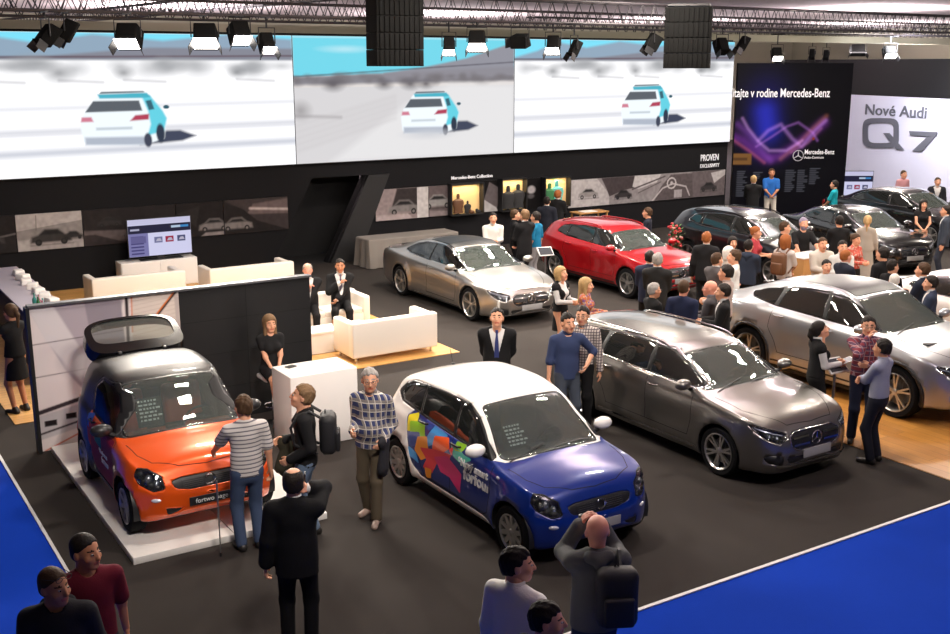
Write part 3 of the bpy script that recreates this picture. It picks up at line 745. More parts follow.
# ---- orange two-seat city car, tailgate glass raised
def fortwo(loc):
    orange = paint('orange', srgb(226, 84, 14), .25, .3); blk = paint('shell_black', (.014, .014, .015), 0, .4, .35)
    c = Car(small_car_spec('short'), 'micro_car', 'orange two-seat micro car with black roof and raised rear window', loc, -math.pi / 2, orange)
    S = c.S; seatm = mat('seat_orange', srgb(200, 70, 20), .6)
    for sy in (-1, 1):
        c.cut('side_window', GLASS_S if sy > 0 else glass('glass_side_clear', (.35, .37, .37), .1), c.side_poly([(.38, .985), (-.42, 1.02), (-.48, 1.30), (-.30, 1.41), (.0, 1.41), (.15, 1.33), (.28, 1.16)], .012, (sy,)), thick=.006)
        c.cut('window_frame', TRIMB, c.side_poly([(.46, .955), (-.46, 1.0), (-.54, 1.30), (-.34, 1.44), (.03, 1.44), (.2, 1.34), (.34, 1.18)], .01, (sy,)), thick=.012)
    c.cut('windscreen', glass('glass_windscreen_clear', (.70, .76, .74), .11, haze=.09), c.screen(.10, .66, .05, .07), trim=.02, trimname='windscreen_frame', thick=.006)
    c.cut('tailgate_opening', TRIMB, c.screen(-1.40, -1.16, .08, .04), make=False)
    smart_front(c, BLACKP, None, BLACKP)
    for sy in (-1, 1): c.cut('tail_lamp', REDL, c.front_poly([(.55, .72), (.8, .72), (.85, .95), (.6, .95)], .01, -1, sy=sy), thick=.01)
    c.wheels(spokes=8)
    def shell(V, A):
        d = sd_poly(V[:, [0, 2]], [(.70, .935), (.34, .965), (-.5, 1.02), (-.60, .90), (-.52, .56), (-.42, .38), (-.30, .30), (.42, .30), (.5, .10), (-1.0, .10), (-1.0, .5), (-1.2, .9), (-2, .95), (-2, 1.8), (.3, 1.8), (.42, 1.3)])
        return np.where(((V[:, 0] > .35) & (A[:, 1] > 1.3) & (A[:, 1] < 2.12)) | ((A[:, 0] > .67) & (A[:, 1] > 1.3)), .05, d)
    c.cut('safety_shell', blk, shell, thick=.022)
    gr = MB()
    art = [([(-.50, .93), (.50, .90), (.50, .40), (.40, .34), (-.26, .34), (-.50, .58)], 6), ([(-.55, .96), (-.36, 1.0), (-.40, .84), (-.58, .80)], 3), ([(-.50, .86), (-.14, .92), (-.05, .72), (-.40, .66)], 5), ([(-.30, .80), (.02, .80), (.0, .68), (-.26, .70)], 7), ([(-.50, .74), (-.10, .66), (.34, .56), (.36, .36), (-.30, .36), (-.48, .56)], 6), ([(-.58, .80), (-.44, .78), (-.5, .58), (-.57, .62)], 5)]
    cols = {3: (60, 100, 190), 5: (205, 60, 40), 7: (40, 130, 110), 6: (150, 26, 52)}
    for pi, (poly, ci) in enumerate(art):
        m = mat('micro_graphic_%d' % ci, srgb(*cols[ci]), .55, spec=.25); xs = [p[0] for p in poly]; zs = [p[1] for p in poly]
        gx = np.arange(min(xs) - .02, max(xs) + .04, .025); gz = np.arange(min(zs) - .02, max(zs) + .04, .025); V = []
        for z in gz:
            for x in gx:
                h, n = c.hit_side(x, z, -1); V.append(tuple(h + n * (.0014 + .0004 * pi)) if h is not None else (x, -.8, z))
        V = np.array(V); nx = len(gx); F = [(j * nx + i, j * nx + i + 1, (j + 1) * nx + i + 1, (j + 1) * nx + i) for j in range(len(gz) - 1) for i in range(nx - 1)]
        sf = Surf(V, np.zeros((len(V), 3)), F); Fi, _ = sf.split(F, lambda V_, A_: sd_poly(V_[:, [0, 2]], poly) - .012)
        used = sorted({i for f in Fi for i in f}); ix = {u: k for k, u in enumerate(used)}
        gr.add([tuple(sf.V[u]) for u in used], [tuple(ix[i] for i in f)[::-1] for f in Fi], m)
    o = gr.build('door_graphic', None, c.root, fixn=False); o['label'] = 'red, magenta and blue shapes on the door'
    wt = mat('lettering_white', (.8, .8, .8), .5)
    for body, sz, x, z in (('*Nový smart', .07, -.10, .62), ('fortwo', .11, .0, .52)):
        h, n = c.hit_side(.15, z + .03, -1); text_obj('door_lettering', body, sz, wt, c.root, (x, h.y - .008, z), (math.pi / 2, 0, 0), .003, bold=.002)
    text_obj('plate_text', 'fortwo page', .075, wt, c.root, (float(c.hit_front(0, .405)[0].x) + .021, 0, .38), (math.pi / 2, 0, math.pi / 2), .001, 'CENTER')
    c.seams([[(.55, .92), (.54, .60), (.48, .36), (.38, .30), (-.30, .30)]], w=.008)
    c.hood_seam([(.71, .70), (1.0, .66), (1.2, .56), (1.32, .3), (1.34, 0)])
    c.mirrors(.42, 1.04, blk, TRIMB, (.085, .125, .075)); c.handles([(-.34, .93)], TRIMB)
    # raised tailgate glass: dark frame, pane and struts
    h = c.hit_top(-1.0, 0)[0]
    hx, hz = -.98, 1.56; ang = math.radians(27)
    def P(u, v, w=0): # u across, v along the pane away from the hinge, w out of the pane
        return (hx - v * math.cos(ang) + w * math.sin(ang), u, hz + v * math.sin(ang) + w * math.cos(ang) + .22 * v * 0)
    fr = MB(); n = 36; ring = []
    for k in range(n):
        a = 2 * math.pi * k / n; cu = math.copysign(abs(math.cos(a)) ** .5, math.cos(a)); cv = math.copysign(abs(math.sin(a)) ** .55, math.sin(a)); ring.append((cu, cv))
    def bow(u): return -.10 * u * u
    V = []; F = []
    for lay, (su, sv, w, v0) in enumerate([(.60, .34, 0, .33), (.51, .23, 0, .40), (.51, .23, -.05, .40), (.62, .33, -.15, .31)]):
        for cu, cv in ring: V.append(P(cu * su, v0 + cv * sv, w + bow(cu * su)))
    for lay in range(4):
        for k in range(n): q = (k + 1) % n; l2 = (lay + 1) % 4; F.append((lay * n + k, lay * n + q, l2 * n + q, l2 * n + k))
    GB = mat('gloss_black', (.004, .004, .005), .15, coat=.4, spec=.3); fr.add(V, F, GB); tg = fr.build('tailgate', GB, c.root)
    g = MB(); V = [P(0, .40, -.015)] + [P(cu * .52, .40 + cv * .24, -.02 + bow(cu * .48)) for cu, cv in ring]; g.add(V, [(0, k + 1, (k + 1) % n + 1) for k in range(n)]); g.build('tailgate_glass', glass('glass_tailgate', (.62, .68, .64), .16, haze=.12), tg, fixn=False)
    for sy in (-1, 1):
        st = MB(); st.tube([(-1.22, sy * .5, 1.30), P(sy * .48, .28, -.06)], [.014, .009], CHROME, 8); st.build('gas_strut', CHROME, c.root)
        hg = MB(); hg.box((hx + .02, sy * .28, hz - .02), (.08, .05, .05), BLACKP, bev=.01); hg.build('hinge', BLACKP, c.root)
    c.finish(seats=seatm, dashm=seatm, seatx=(-.35,), two=True)
    price_card(c, .34, 1.14)
    return c
def price_card(c, cx, cz, dark=True, ang=-28):
    """information card lying behind the windscreen"""
    R = Matrix.Rotation(math.radians(ang), 4, 'Y'); o = None
    if dark: card = MB(); card.box((cx, -.32, cz), (.006, .30, .34), mat('card_black', (.02, .02, .02), .6), M=R); o = card.build('price_card', None, c.root)
    ch = MB(); rnd = random.Random(4)
    for r_ in range(6):
        y = -.43
        while y < -.22:
            w = rnd.uniform(.015, .05); q = .13 - .045 * r_; p = R @ Vector((.006, 0, q)); ch.box((cx + p.x, y + w / 2, cz + p.z), (.002, w, .022), mat('print_white', (.8, .8, .8), .6), M=R); y += w + .015
    ch.build('print', None, o or c.root)

# ---- large cars
def base_spec(kind):
    z = [(.2, -.03), (.3, .0), (.5, .0), (.62, -.02), (.75, -.05), (.95, -.08)]; t = [(.2, -.04), (.4, 0), (.7, .0), (.9, -.02), (1.4, -.06)]
    if kind in ('wagon', 'sedan'):
        S = dict(xr=-2.48, xf=2.22, wb=2.84, R=.325, Ra=.355, tw=.22, rim=.235, cowl=1.12, scoop=.022, scoopz=.55, seatz=.36,
            top=[(-2.48, .62), (-2.46, .90), (-2.40, 1.02), (-2.28, 1.18), (-2.10, 1.35), (-1.9, 1.41), (-1.2, 1.455), (-.3, 1.465), (.1, 1.44), (.38, 1.375), (.75, 1.20), (1.12, 1.03), (1.5, .975), (1.9, .895), (2.08, .82), (2.17, .745), (2.22, .67)],
            belt=[(-2.48, .60), (-2.4, .94), (-2.0, 1.02), (-1, 1.0), (0, .98), (1.1, .94), (1.6, .88), (2.0, .79), (2.22, .64)],
            hw=[(-2.48, .60), (-2.46, .70), (-2.38, .80), (-2.2, .86), (-1.4, .895), (0, .90), (1.4, .90), (1.7, .88), (1.95, .80), (2.1, .69), (2.18, .58), (2.22, .48)],
            rw=[(-2.4, .56), (-2.0, .60), (-.5, .62), (.4, .62), (1.12, .76), (1.6, .73), (2.0, .62), (2.22, .42)],
            bot=[(-2.48, .34), (-2.4, .26), (-2, .2), (0, .17), (2, .18), (2.18, .2), (2.22, .26)],
            crown=[(-2.48, .02), (-2, .04), (0, .045), (1.1, .05), (1.8, .07), (2.22, .03)], shear=[(-2.48, 0), (-.2, 0), (.3, .12), (1.05, .24), (1.2, .14), (1.5, 0), (2.22, 0)], nosep=z, tailp=t)
        if kind == 'sedan':
            S['top'] = [(-2.48, .62), (-2.46, .92), (-2.40, .985), (-2.2, 1.03), (-1.95, 1.06), (-1.6, 1.18), (-1.2, 1.34), (-.8, 1.42), (-.3, 1.45)] + S['top'][8:]
        return S
    if kind == 'coupe':
        return dict(xr=-2.66, xf=2.34, wb=2.945, R=.345, Ra=.375, tw=.25, rim=.255, cowl=1.12, scoop=.025, scoopz=.52, seatz=.36, flare=.03,
            top=[(-2.66, .65), (-2.64, .90), (-2.56, 1.0), (-2.3, 1.06), (-2.0, 1.12), (-1.6, 1.23), (-1.1, 1.35), (-.5, 1.41), (0, 1.405), (.32, 1.33), (.75, 1.13), (1.12, .965), (1.6, .90), (2.0, .81), (2.2, .73), (2.3, .63), (2.34, .55)],
            belt=[(-2.66, .60), (-2.55, .90), (-2.1, 1.0), (-1.5, .98), (-.8, .95), (0, .93), (1.1, .88), (1.7, .80), (2.1, .68), (2.34, .52)],
            hw=[(-2.66, .58), (-2.63, .70), (-2.5, .84), (-2.2, .91), (-1.4, .95), (0, .935), (1.4, .95), (1.8, .92), (2.05, .83), (2.22, .70), (2.3, .58), (2.34, .48)],
            rw=[(-2.6, .62), (-2.2, .60), (-1.2, .60), (-.3, .63), (.4, .64), (1.12, .80), (1.7, .77), (2.1, .64), (2.34, .42)],
            bot=[(-2.66, .36), (-2.5, .24), (0, .16), (2, .17), (2.3, .19), (2.34, .24)],
            crown=[(-2.66, .02), (-2, .05), (0, .05), (1.1, .05), (1.9, .07), (2.34, .03)], shear=[(-2.66, 0), (-.2, 0), (.3, .14), (1.05, .24), (1.2, .14), (1.5, 0), (2.34, 0)], nosep=z, tailp=t)
    if kind == 'compact':
        return dict(xr=-2.20, xf=2.20, wb=2.70, R=.345, Ra=.375, tw=.22, rim=.24, cowl=1.05, scoop=.025, scoopz=.58, seatz=.46, flare=.03,
            top=[(-2.20, .62), (-2.19, .95), (-2.13, 1.10), (-2.02, 1.24), (-1.85, 1.38), (-1.6, 1.45), (-1.0, 1.49), (-.3, 1.495), (.1, 1.46), (.38, 1.38), (.72, 1.20), (1.05, 1.03), (1.4, .99), (1.8, .93), (2.02, .87), (2.14, .79), (2.20, .70)],
            belt=[(-2.20, .60), (-2.1, .98), (-1.8, 1.08), (-1, 1.04), (0, 1.0), (1.0, .95), (1.5, .90), (1.95, .82), (2.20, .68)],
            hw=[(-2.20, .56), (-2.18, .68), (-2.08, .80), (-1.9, .86), (-1.35, .90), (0, .89), (1.35, .90), (1.65, .88), (1.9, .81), (2.06, .70), (2.16, .58), (2.20, .48)],
            rw=[(-2.2, .54), (-1.8, .58), (-.5, .62), (.4, .62), (1.05, .76), (1.5, .74), (1.95, .62), (2.20, .42)],
            bot=[(-2.20, .38), (-2.1, .30), (0, .22), (2, .23), (2.16, .25), (2.20, .32)],
            crown=[(-2.20, .02), (-1.8, .04), (0, .045), (1.05, .05), (1.8, .07), (2.20, .03)], shear=[(-2.2, 0), (-.2, 0), (.3, .12), (1.0, .24), (1.15, .14), (1.4, 0), (2.2, 0)], nosep=z, tailp=t)
    if kind in ('suvcoupe', 'suv'):
        S = dict(xr=-2.50, xf=2.36, wb=2.915, R=.395, Ra=.43, tw=.28, rim=.29, cowl=1.18, scoop=.03, scoopz=.68, seatz=.60, flare=.04,
            top=[(-2.50, .80), (-2.49, 1.05), (-2.42, 1.20), (-2.2, 1.30), (-1.8, 1.44), (-1.3, 1.60), (-.7, 1.70), (-.2, 1.72), (.1, 1.70), (.42, 1.61), (.8, 1.40), (1.18, 1.20), (1.55, 1.14), (1.95, 1.06), (2.18, .95), (2.30, .82), (2.36, .70)],
            belt=[(-2.50, .76), (-2.4, 1.10), (-2.0, 1.20), (-1, 1.17), (0, 1.14), (1.1, 1.10), (1.7, 1.02), (2.1, .90), (2.36, .68)],
            hw=[(-2.50, .62), (-2.48, .74), (-2.36, .88), (-2.1, .96), (-1.45, 1.0), (0, .975), (1.45, 1.0), (1.8, .97), (2.05, .88), (2.22, .74), (2.32, .60), (2.36, .48)],
            rw=[(-2.5, .62), (-2.1, .60), (-1.2, .62), (-.3, .66), (.45, .67), (1.18, .84), (1.7, .80), (2.1, .68), (2.36, .44)],
            bot=[(-2.50, .46), (-2.4, .36), (0, .24), (2, .26), (2.3, .28), (2.36, .36)],
            crown=[(-2.50, .02), (-2, .05), (0, .05), (1.2, .05), (1.9, .08), (2.36, .03)], shear=[(-2.5, 0), (-.2, 0), (.3, .12), (1.1, .24), (1.28, .14), (1.6, 0), (2.36, 0)], nosep=z, tailp=t)
        if kind == 'suv':
            S['top'] = [(-2.50, .80), (-2.49, 1.15), (-2.40, 1.40), (-2.25, 1.62), (-2.0, 1.70), (-1.3, 1.75), (-.7, 1.76), (-.2, 1.75)] + S['top'][8:]
        return S
WINS = {
    'wagon': ([[(.86, 1.045), (.02, 1.055), (-.02, 1.36), (.22, 1.345), (.50, 1.235)], [(-.08, 1.06), (-1.02, 1.08), (-.98, 1.36), (-.5, 1.38), (-.1, 1.375)], [(-1.12, 1.085), (-1.96, 1.13), (-1.88, 1.22), (-1.6, 1.31), (-1.08, 1.35)]], (.40, 1.10), (-2.40, -2.08)),
    'sedan': ([[(.86, 1.045), (.02, 1.055), (-.02, 1.33), (.22, 1.33), (.50, 1.20)], [(-.08, 1.06), (-1.10, 1.09), (-1.30, 1.14), (-1.0, 1.27), (-.6, 1.34), (-.1, 1.35)]], (.40, 1.10), (-1.95, -1.15)),
    'coupe': ([[(.84, .98), (-.28, 1.02), (-.28, 1.32), (.0, 1.32), (.22, 1.27), (.5, 1.15)], [(-.34, 1.02), (-1.15, 1.06), (-1.42, 1.10), (-1.15, 1.20), (-.75, 1.29), (-.34, 1.32)]], (.34, 1.10), (-2.05, -1.25)),
    'compact': ([[(.80, 1.05), (.0, 1.085), (.0, 1.375), (.22, 1.36), (.48, 1.25)], [(-.08, 1.09), (-.98, 1.13), (-.94, 1.36), (-.5, 1.395), (-.08, 1.39)], [(-1.06, 1.14), (-1.42, 1.20), (-1.32, 1.30), (-1.04, 1.36)]], (.40, 1.04), (-2.12, -1.86)),
    'suvcoupe': ([[(.92, 1.20), (.05, 1.22), (.0, 1.58), (.26, 1.56), (.55, 1.43)], [(-.05, 1.225), (-.95, 1.26), (-.88, 1.52), (-.5, 1.58), (-.08, 1.595)], [(-1.04, 1.265), (-1.55, 1.32), (-1.62, 1.36), (-1.35, 1.44), (-1.0, 1.51)]], (.44, 1.16), (-2.30, -1.40)),
    'suv': ([[(.92, 1.20), (.05, 1.22), (.0, 1.60), (.26, 1.58), (.55, 1.45)], [(-.05, 1.225), (-.98, 1.24), (-.95, 1.62), (-.08, 1.625)], [(-1.08, 1.25), (-1.95, 1.28), (-1.88, 1.55), (-1.06, 1.61)]], (.44, 1.16), (-2.42, -2.20))}
def big_car(kind, name, label, loc, pm, spokes=5, double=True, rimm=RIM, seats=SEAT_D, chrome=True, arch=None, roofglass=False, hood_open=False, interior=True, wglass=GLASS_W, sglass=GLASS_S, step=.03, scale=1.0, rz=-math.pi / 2, blackroof=False, bars=2, hump=0):
    S = base_spec(kind); S['step'] = step
    c = Car(S, name, label, loc, rz, pm); c.root.scale = (scale,) * 3
    xf = S['xf']; dz = {'suvcoupe': .17, 'suv': .17, 'compact': .10, 'wagon': .07, 'sedan': .07}.get(kind, 0.0) + (-.02 if kind == 'coupe' else 0)
    wins, ws, rws = WINS[kind]; line = [p for p in wins]
    for sy in (-1, 1):
        for p in wins: c.cut('side_window', sglass, c.side_poly(p, .012, (sy,)), thick=.006)
        # surround that joins the windows: bottom line forward to back, top line back
        lo = []; hi = []
        for p in wins:
            xs = sorted(p, key=lambda q: q[0]); lo += [q for q in p if q[1] < np.mean([a[1] for a in p])]; hi += [q for q in p if q[1] >= np.mean([a[1] for a in p])]
        lo.sort(key=lambda q: -q[0]); hi.sort(key=lambda q: q[0]); hull = [(q[0] * 1.0 + (.03 if k == 0 else 0), q[1] - .01) for k, q in enumerate(lo)] + [(q[0], q[1] + .01) for q in hi]
        c.cut('window_frame', TRIMB, c.side_poly(hull, .014, (sy,)), thick=.012)
        if chrome: c.cut('window_moulding', CHROME, c.side_poly(hull, .028, (sy,)), thick=.012)
    c.cut('windscreen', wglass, c.screen(ws[0], ws[1], .05, .08), trim=.012, trimname='windscreen_frame', thick=.006)
    if rws: c.cut('rear_window', sglass, c.screen(rws[0], rws[1], .08, .06), trim=.02, trimname='rear_window_frame', thick=.006)
    if roofglass:
        c.cut('sunroof', TRIMB, c.screen(-1.0 if kind != 'coupe' else -.75, ws[0] - .06, .06 if kind != 'suvcoupe' else .10, .05, lo=2.9), off=.001, thick=.01)
    # ---- face
    gz = .52 + dz
    c.cut('grille', BLACKP, c.front_poly([(-.5, gz + .115), (.40, gz + .11), (.47, gz + .06), (.42, gz - .05), (.34, gz - .10), (-.5, gz - .10)], .012), off=-.01, thick=.012, trim=.012, trimm=CHROME, trimname='grille_frame')
    for k in range(bars):
        gb = MB(); zz = gz + (.045 if k == 0 else -.04) if bars == 2 else gz
        for a, b in ((-.40, -.13), (.13, .40)): c.ribbon([(a, zz), (b, zz)], .026, hit=c.hit_front, mb=gb, off=.012)
        gb.build('grille_bar', CHROME, c.root, fixn=False)
    c.star(gz + .005, .085, thick=.016)
    c.cut('lower_grille', BLACKP, c.front_poly([(-.5, .27 + dz), (.46, .27 + dz), (.50, .33 + dz), (-.5, .33 + dz)], .01), off=-.008, thick=.01)
    hp = [(.54, gz + .06), (.62, gz + .005), (.86, gz + .045), (1.12, gz + .155), (1.20, gz + .21), (.95, gz + .19), (.66, gz + .13), (.56, gz + .11)]
    ip = [(.56, .25 + dz), (.84, .27 + dz), (.92, .35 + dz), (.80, .37 + dz), (.58, .35 + dz)]
    for sy in (-1, 1):
        o = c.cut('headlamp', GLASS_L, c.front_poly(hp, .012, 1, sy=sy), trim=.01, trimm=TRIMB, trimname='headlamp_frame', thick=.006)
        mb = MB()
        for a, z, r in ((.68, gz + .065, .045), (.82, gz + .085, .045)):
            h, n = c.hit_a(a, z, sy)
            if h is not None: mb.ell(tuple(h - n * .045), (r, r, r), LAMPIN, 12, 8); mb.ell(tuple(h - n * .018), (r * .45,) * 3, LAMPED, 10, 7)
        for a in np.linspace(.60, 1.08, 7):
            h, n = c.hit_a(a, gz + .03 + (a - .6) * .22, sy)
            if h is not None: mb.ell(tuple(h - n * .075), (.06, .06, .06), BLACKP, 8, 6)
        lt = []
        for a in np.linspace(.60, 1.10, 12):
            h, n = c.hit_a(a, gz + .10 + (a - .6) * .16, sy)
            if h is not None: lt.append(h - n * .012)
        if o: mb.build('reflector', LAMPIN, o); l2 = MB(); l2.tube(lt, .009, LAMPED, 6); l2.build('light_strip', LAMPED, o)
        c.cut('air_intake', BLACKP, c.front_poly(ip, .012, 1, sy=sy), off=-.004, thick=.01)
        c.cut('tail_lamp', REDL, c.front_poly([(.50, .74 + dz), (.95, .72 + dz), (1.12, .80 + dz), (1.0, .88 + dz), (.55, .86 + dz)], .012, -1, sy=sy), thick=.01)
    lip = MB(); c.ribbon([(y, .235 + dz) for y in np.linspace(-.62, .62, 25)], .03, hit=c.hit_front, mb=lip, off=.012); lip.build('bumper_lip', CHROME, c.root, fixn=False)
    c.plate(.365 + dz * .9, .50, .115, PLATE)
    c.wheels(spokes=spokes, double=double, rimm=rimm)
    if arch: c.arch_lip(arch)
    # ---- seams and fittings
    B = S['belt']; fr = S['wb'] / 2
    door = [[(.90, float(B(.9)) - .02), (.90, .55 + dz), (.84, .32 + dz)], [(.0 if kind != 'coupe' else -.32, float(B(0)) - .01), (.0 if kind != 'coupe' else -.34, .32 + dz)]]
    if kind != 'coupe': door.append([(-1.02, float(B(-1)) - .01), (-1.06, .72 + dz), (-.92, .5 + dz), (-.84, .32 + dz)])
    else: door = door[:2]
    door.append([(.84, .32 + dz), (-.86 if kind != 'coupe' else -.34, .32 + dz)])
    c.seams(door)
    if kind != 'x' and not hood_open: c.hood_seam([(S['cowl'] + .05, .74), (S['cowl'] + .5, .70), (xf - .35, .56), (xf - .14, .40), (xf - .11, 0)])
    sk = MB()
    c.seams([[(fr - S['Ra'] - .06, .215 + dz * .75), (-fr + S['Ra'] + .06, .215 + dz * .75)]], name='sill_moulding', w=.03, m=CHROME if chrome else BLACKP)
    cr = MB()
    c.mirrors(.80, float(B(.8)) + .115, pm, TRIMB, (.09, .125, .075)); c.handles([(.14, float(B(.1)) - .075)] + ([(-.86, float(B(-.8)) - .06)] if kind != 'coupe' else []) if kind != 'coupe' else [(-.14, .86)], pm)
    wp = MB()
    for y0, y1 in ((-.02, .55), (-.62, -.10)): c.ribbon([(S['cowl'] - .02, y0), (S['cowl'] - .13, y1)], .014, off=.012, hit=c.hit_top, mb=wp)
    wp.build('wiper', BLACKP, c.root, fixn=False)
    if kind in ('wagon', 'compact', 'suv'):
        for sy in (-1, 1):
            rr = MB(); pts = []
            x1 = -1.75 if kind != 'compact' else -1.45
            for x in np.linspace(.15, x1, 16):
                h, n = c.hit_top(x, sy * .59); e = min(1, min(.15 - x, x - x1) / .12 + .2); pts.append((x, sy * .60, h.z + .03 * e))
            rr.tube(pts, .014, CHROME if kind == 'wagon' else pm, 8); rr.build('roof_rail', CHROME, c.root)
    if kind == 'suvcoupe':
        for sy in (-1, 1):
            h, n = c.hit_top(1.62, sy * .45); v = MB(); v.box((h.x, sy * .45, h.z), (.10, .26, .012), BLACKP, bev=.004); v.build('bonnet_vent', BLACKP, c.root)
    pb = [[(x, y) for x in np.linspace(S['cowl'] + .12, xf - .35, 5)] for y in (-.38, .38)]
    c.finish(dash=interior, seats=seats, dashm=seats if seats is not SEAT_D else SEAT_D, seatx=(-.05, -.95))
    if hood_open: pass
    return c

# ================================================================== SETTING
def carpet_mat(name, col, rough=.95, bumpd=.4):
    m = mat(name, col, rough, spec=.08, bump=bumpd, bscale=140, var=.22, vscale=.55); return m
CARPET = carpet_mat('carpet_charcoal', (.040, .035, .032)); BLUE = carpet_mat('carpet_blue', srgb(12, 56, 168))
def wood_mat(name, c1, c2, along='X', scale=1.0, rough=.35):
    if name in MATS: return MATS[name]
    m = bpy.data.materials.new(name); m.use_nodes = True; MATS[name] = m; nt = m.node_tree; N = nt.nodes; L = nt.links; b = N['Principled BSDF']
    tc = N.new('ShaderNodeTexCoord'); mp = N.new('ShaderNodeMapping'); L.new(tc.outputs['Object'], mp.inputs[0])
    if along == 'Y': mp.inputs['Rotation'].default_value = (0, 0, math.pi / 2)
    br = N.new('ShaderNodeTexBrick'); br.inputs['Scale'].default_value = 1; br.inputs['Brick Width'].default_value = 1.4 * scale; br.inputs['Row Height'].default_value = .14 * scale
    br.inputs['Mortar Size'].default_value = .003; br.inputs['Color1'].default_value = (*c1, 1); br.inputs['Color2'].default_value = (*c2, 1); br.inputs['Mortar'].default_value = (c1[0] * .3, c1[1] * .3, c1[2] * .3, 1)
    L.new(mp.outputs[0], br.inputs['Vector'])
    nz = N.new('ShaderNodeTexNoise'); nz.inputs['Scale'].default_value = 3; nz.inputs['Detail'].default_value = 6
    mp2 = N.new('ShaderNodeMapping'); mp2.inputs['Scale'].default_value = (1, 14, 1); L.new(mp.outputs[0], mp2.inputs[0]); L.new(mp2.outputs[0], nz.inputs['Vector'])
    mx = N.new('ShaderNodeMix'); mx.data_type = 'RGBA'; mx.blend_type = 'MULTIPLY'; mx.inputs[0].default_value = .45
    L.new(br.outputs['Color'], mx.inputs[6]); L.new(nz.outputs['Fac'], mx.inputs[7]); L.new(mx.outputs[2], b.inputs['Base Color']); b.inputs['Roughness'].default_value = rough
    return m
OAK = wood_mat('oak_floor', srgb(240, 186, 112), srgb(222, 165, 92)); OAK2 = wood_mat('oak_floor_platform', srgb(205, 145, 70), srgb(180, 122, 55), 'Y', 1.3)
def slab(name, x0, x1, y0, y1, z0, z1, m, kind='structure', bev=0):
    mb = MB(); mb.box(((x0 + x1) / 2, (y0 + y1) / 2, (z0 + z1) / 2), (x1 - x0, y1 - y0, z1 - z0), m, bev=bev); o = mb.build(name, m, smooth=bev > 0)
    if kind: o['kind'] = kind
    return o
# hall shell
HALLF = mat('hall_floor_grey', (.045, .043, .044), .85, bump=.3, bscale=120, var=.08, vscale=.8)
slab('floor', -16, 62, -12, 56, -.12, -.02, HALLF)
HALLW = mat('hall_wall_beige', srgb(188, 186, 165), .9, var=.08, vscale=.4); CEIL = mat('hall_ceiling_pale', srgb(226, 212, 214), .9, var=.05, vscale=.3)
slab('wall_back', -16, 62, 55, 55.3, -.1, 8, HALLW); slab('wall_left', -16.3, -16, -12, 55.3, -.1, 8, HALLW); slab('wall_right', 62, 62.3, -12, 55.3, -.1, 8, HALLW); slab('wall_front', -16, 62, -12.3, -12, -.1, 8, HALLW)
slab('ceiling', -16, 62, -12, 55, 7.45, 7.7, CEIL)
slab('floor', -3, 1.965, -3, 26, -.02, -.008, BLUE); slab('floor', 1.965, 46, -3, 7.18, -.02, -.008, BLUE)
# stand floor: charcoal carpet with a white edging
slab('floor', 2.0, 44, 7.22, 26, -.02, 0.0, CARPET)
EDGE = mat('edging_white', (.62, .62, .62), .4)
slab('trim_1', 1.965, 2.0, 7.16, 26, -.02, .006, EDGE); slab('trim_2', 2.0, 44, 7.18, 7.22, -.02, .006, EDGE)
slab('floor', 2.4, 10.05, 16.3, 25.99, 0, .012, OAK); slab('floor', 12.0, 24, 7.3, 15.2, 0, .012, OAK2)
# main display wall with slanted opening
BW = mat('display_wall_black', (.0085, .0085, .010), .8, spec=.15, var=.1, vscale=.6); BWD = mat('recess_black', (.003, .003, .004), .85)
def wall_poly(name, pts, m=BW, y=26.0, d=.2, kind='structure'):
    mb = MB(); mb.prism([(x, y, z) for x, z in pts], (0, d, 0), m); o = mb.build(name, m, smooth=False)
    if kind: o['kind'] = kind
    return o
wl = MB()
for pts in ([(2.0, 0), (10.3, 0), (11.55, 2.26), (11.55, 5.9), (2.0, 5.9)], [(11.55, 2.26), (13.1, 2.26), (13.1, 5.9), (11.55, 5.9)], [(11.9, 0), (26.5, 0), (26.5, 5.9), (13.1, 5.9), (13.1, 2.26)]): wl.prism([(x, 26.0, z) for x, z in pts], (0, .25, 0), BW)
structure(wl.build('wall_display', BW, smooth=False))
rc = MB(); rc.prism([(10.0, 27.4, 0), (13.6, 27.4, 0), (13.6, 27.4, 2.6), (10.0, 27.4, 2.6)], (0, .1, 0), BWD); rc.prism([(10.3, 26.25, 0), (11.55, 26.25, 2.26), (11.55, 27.4, 2.26), (10.3, 27.4, 0)], (-.1, 0, 0), BWD); structure(rc.build('wall_recess', BWD, smooth=False))
cl = MB(); cl.prism([(11.95, 25.86, 0), (12.75, 25.86, 0), (13.75, 25.86, 2.27), (13.12, 25.86, 2.27)], (0, .13, 0), mat('column_black', (.006, .006, .007), .6)); o = cl.build('slanted_column', BW, smooth=False); tag(o, 'black slanted column panel right of the dark doorway in the wall', 'column')
fl2 = slab('floor', 10, 13.6, 26, 27.4, -.02, 0, BWD)
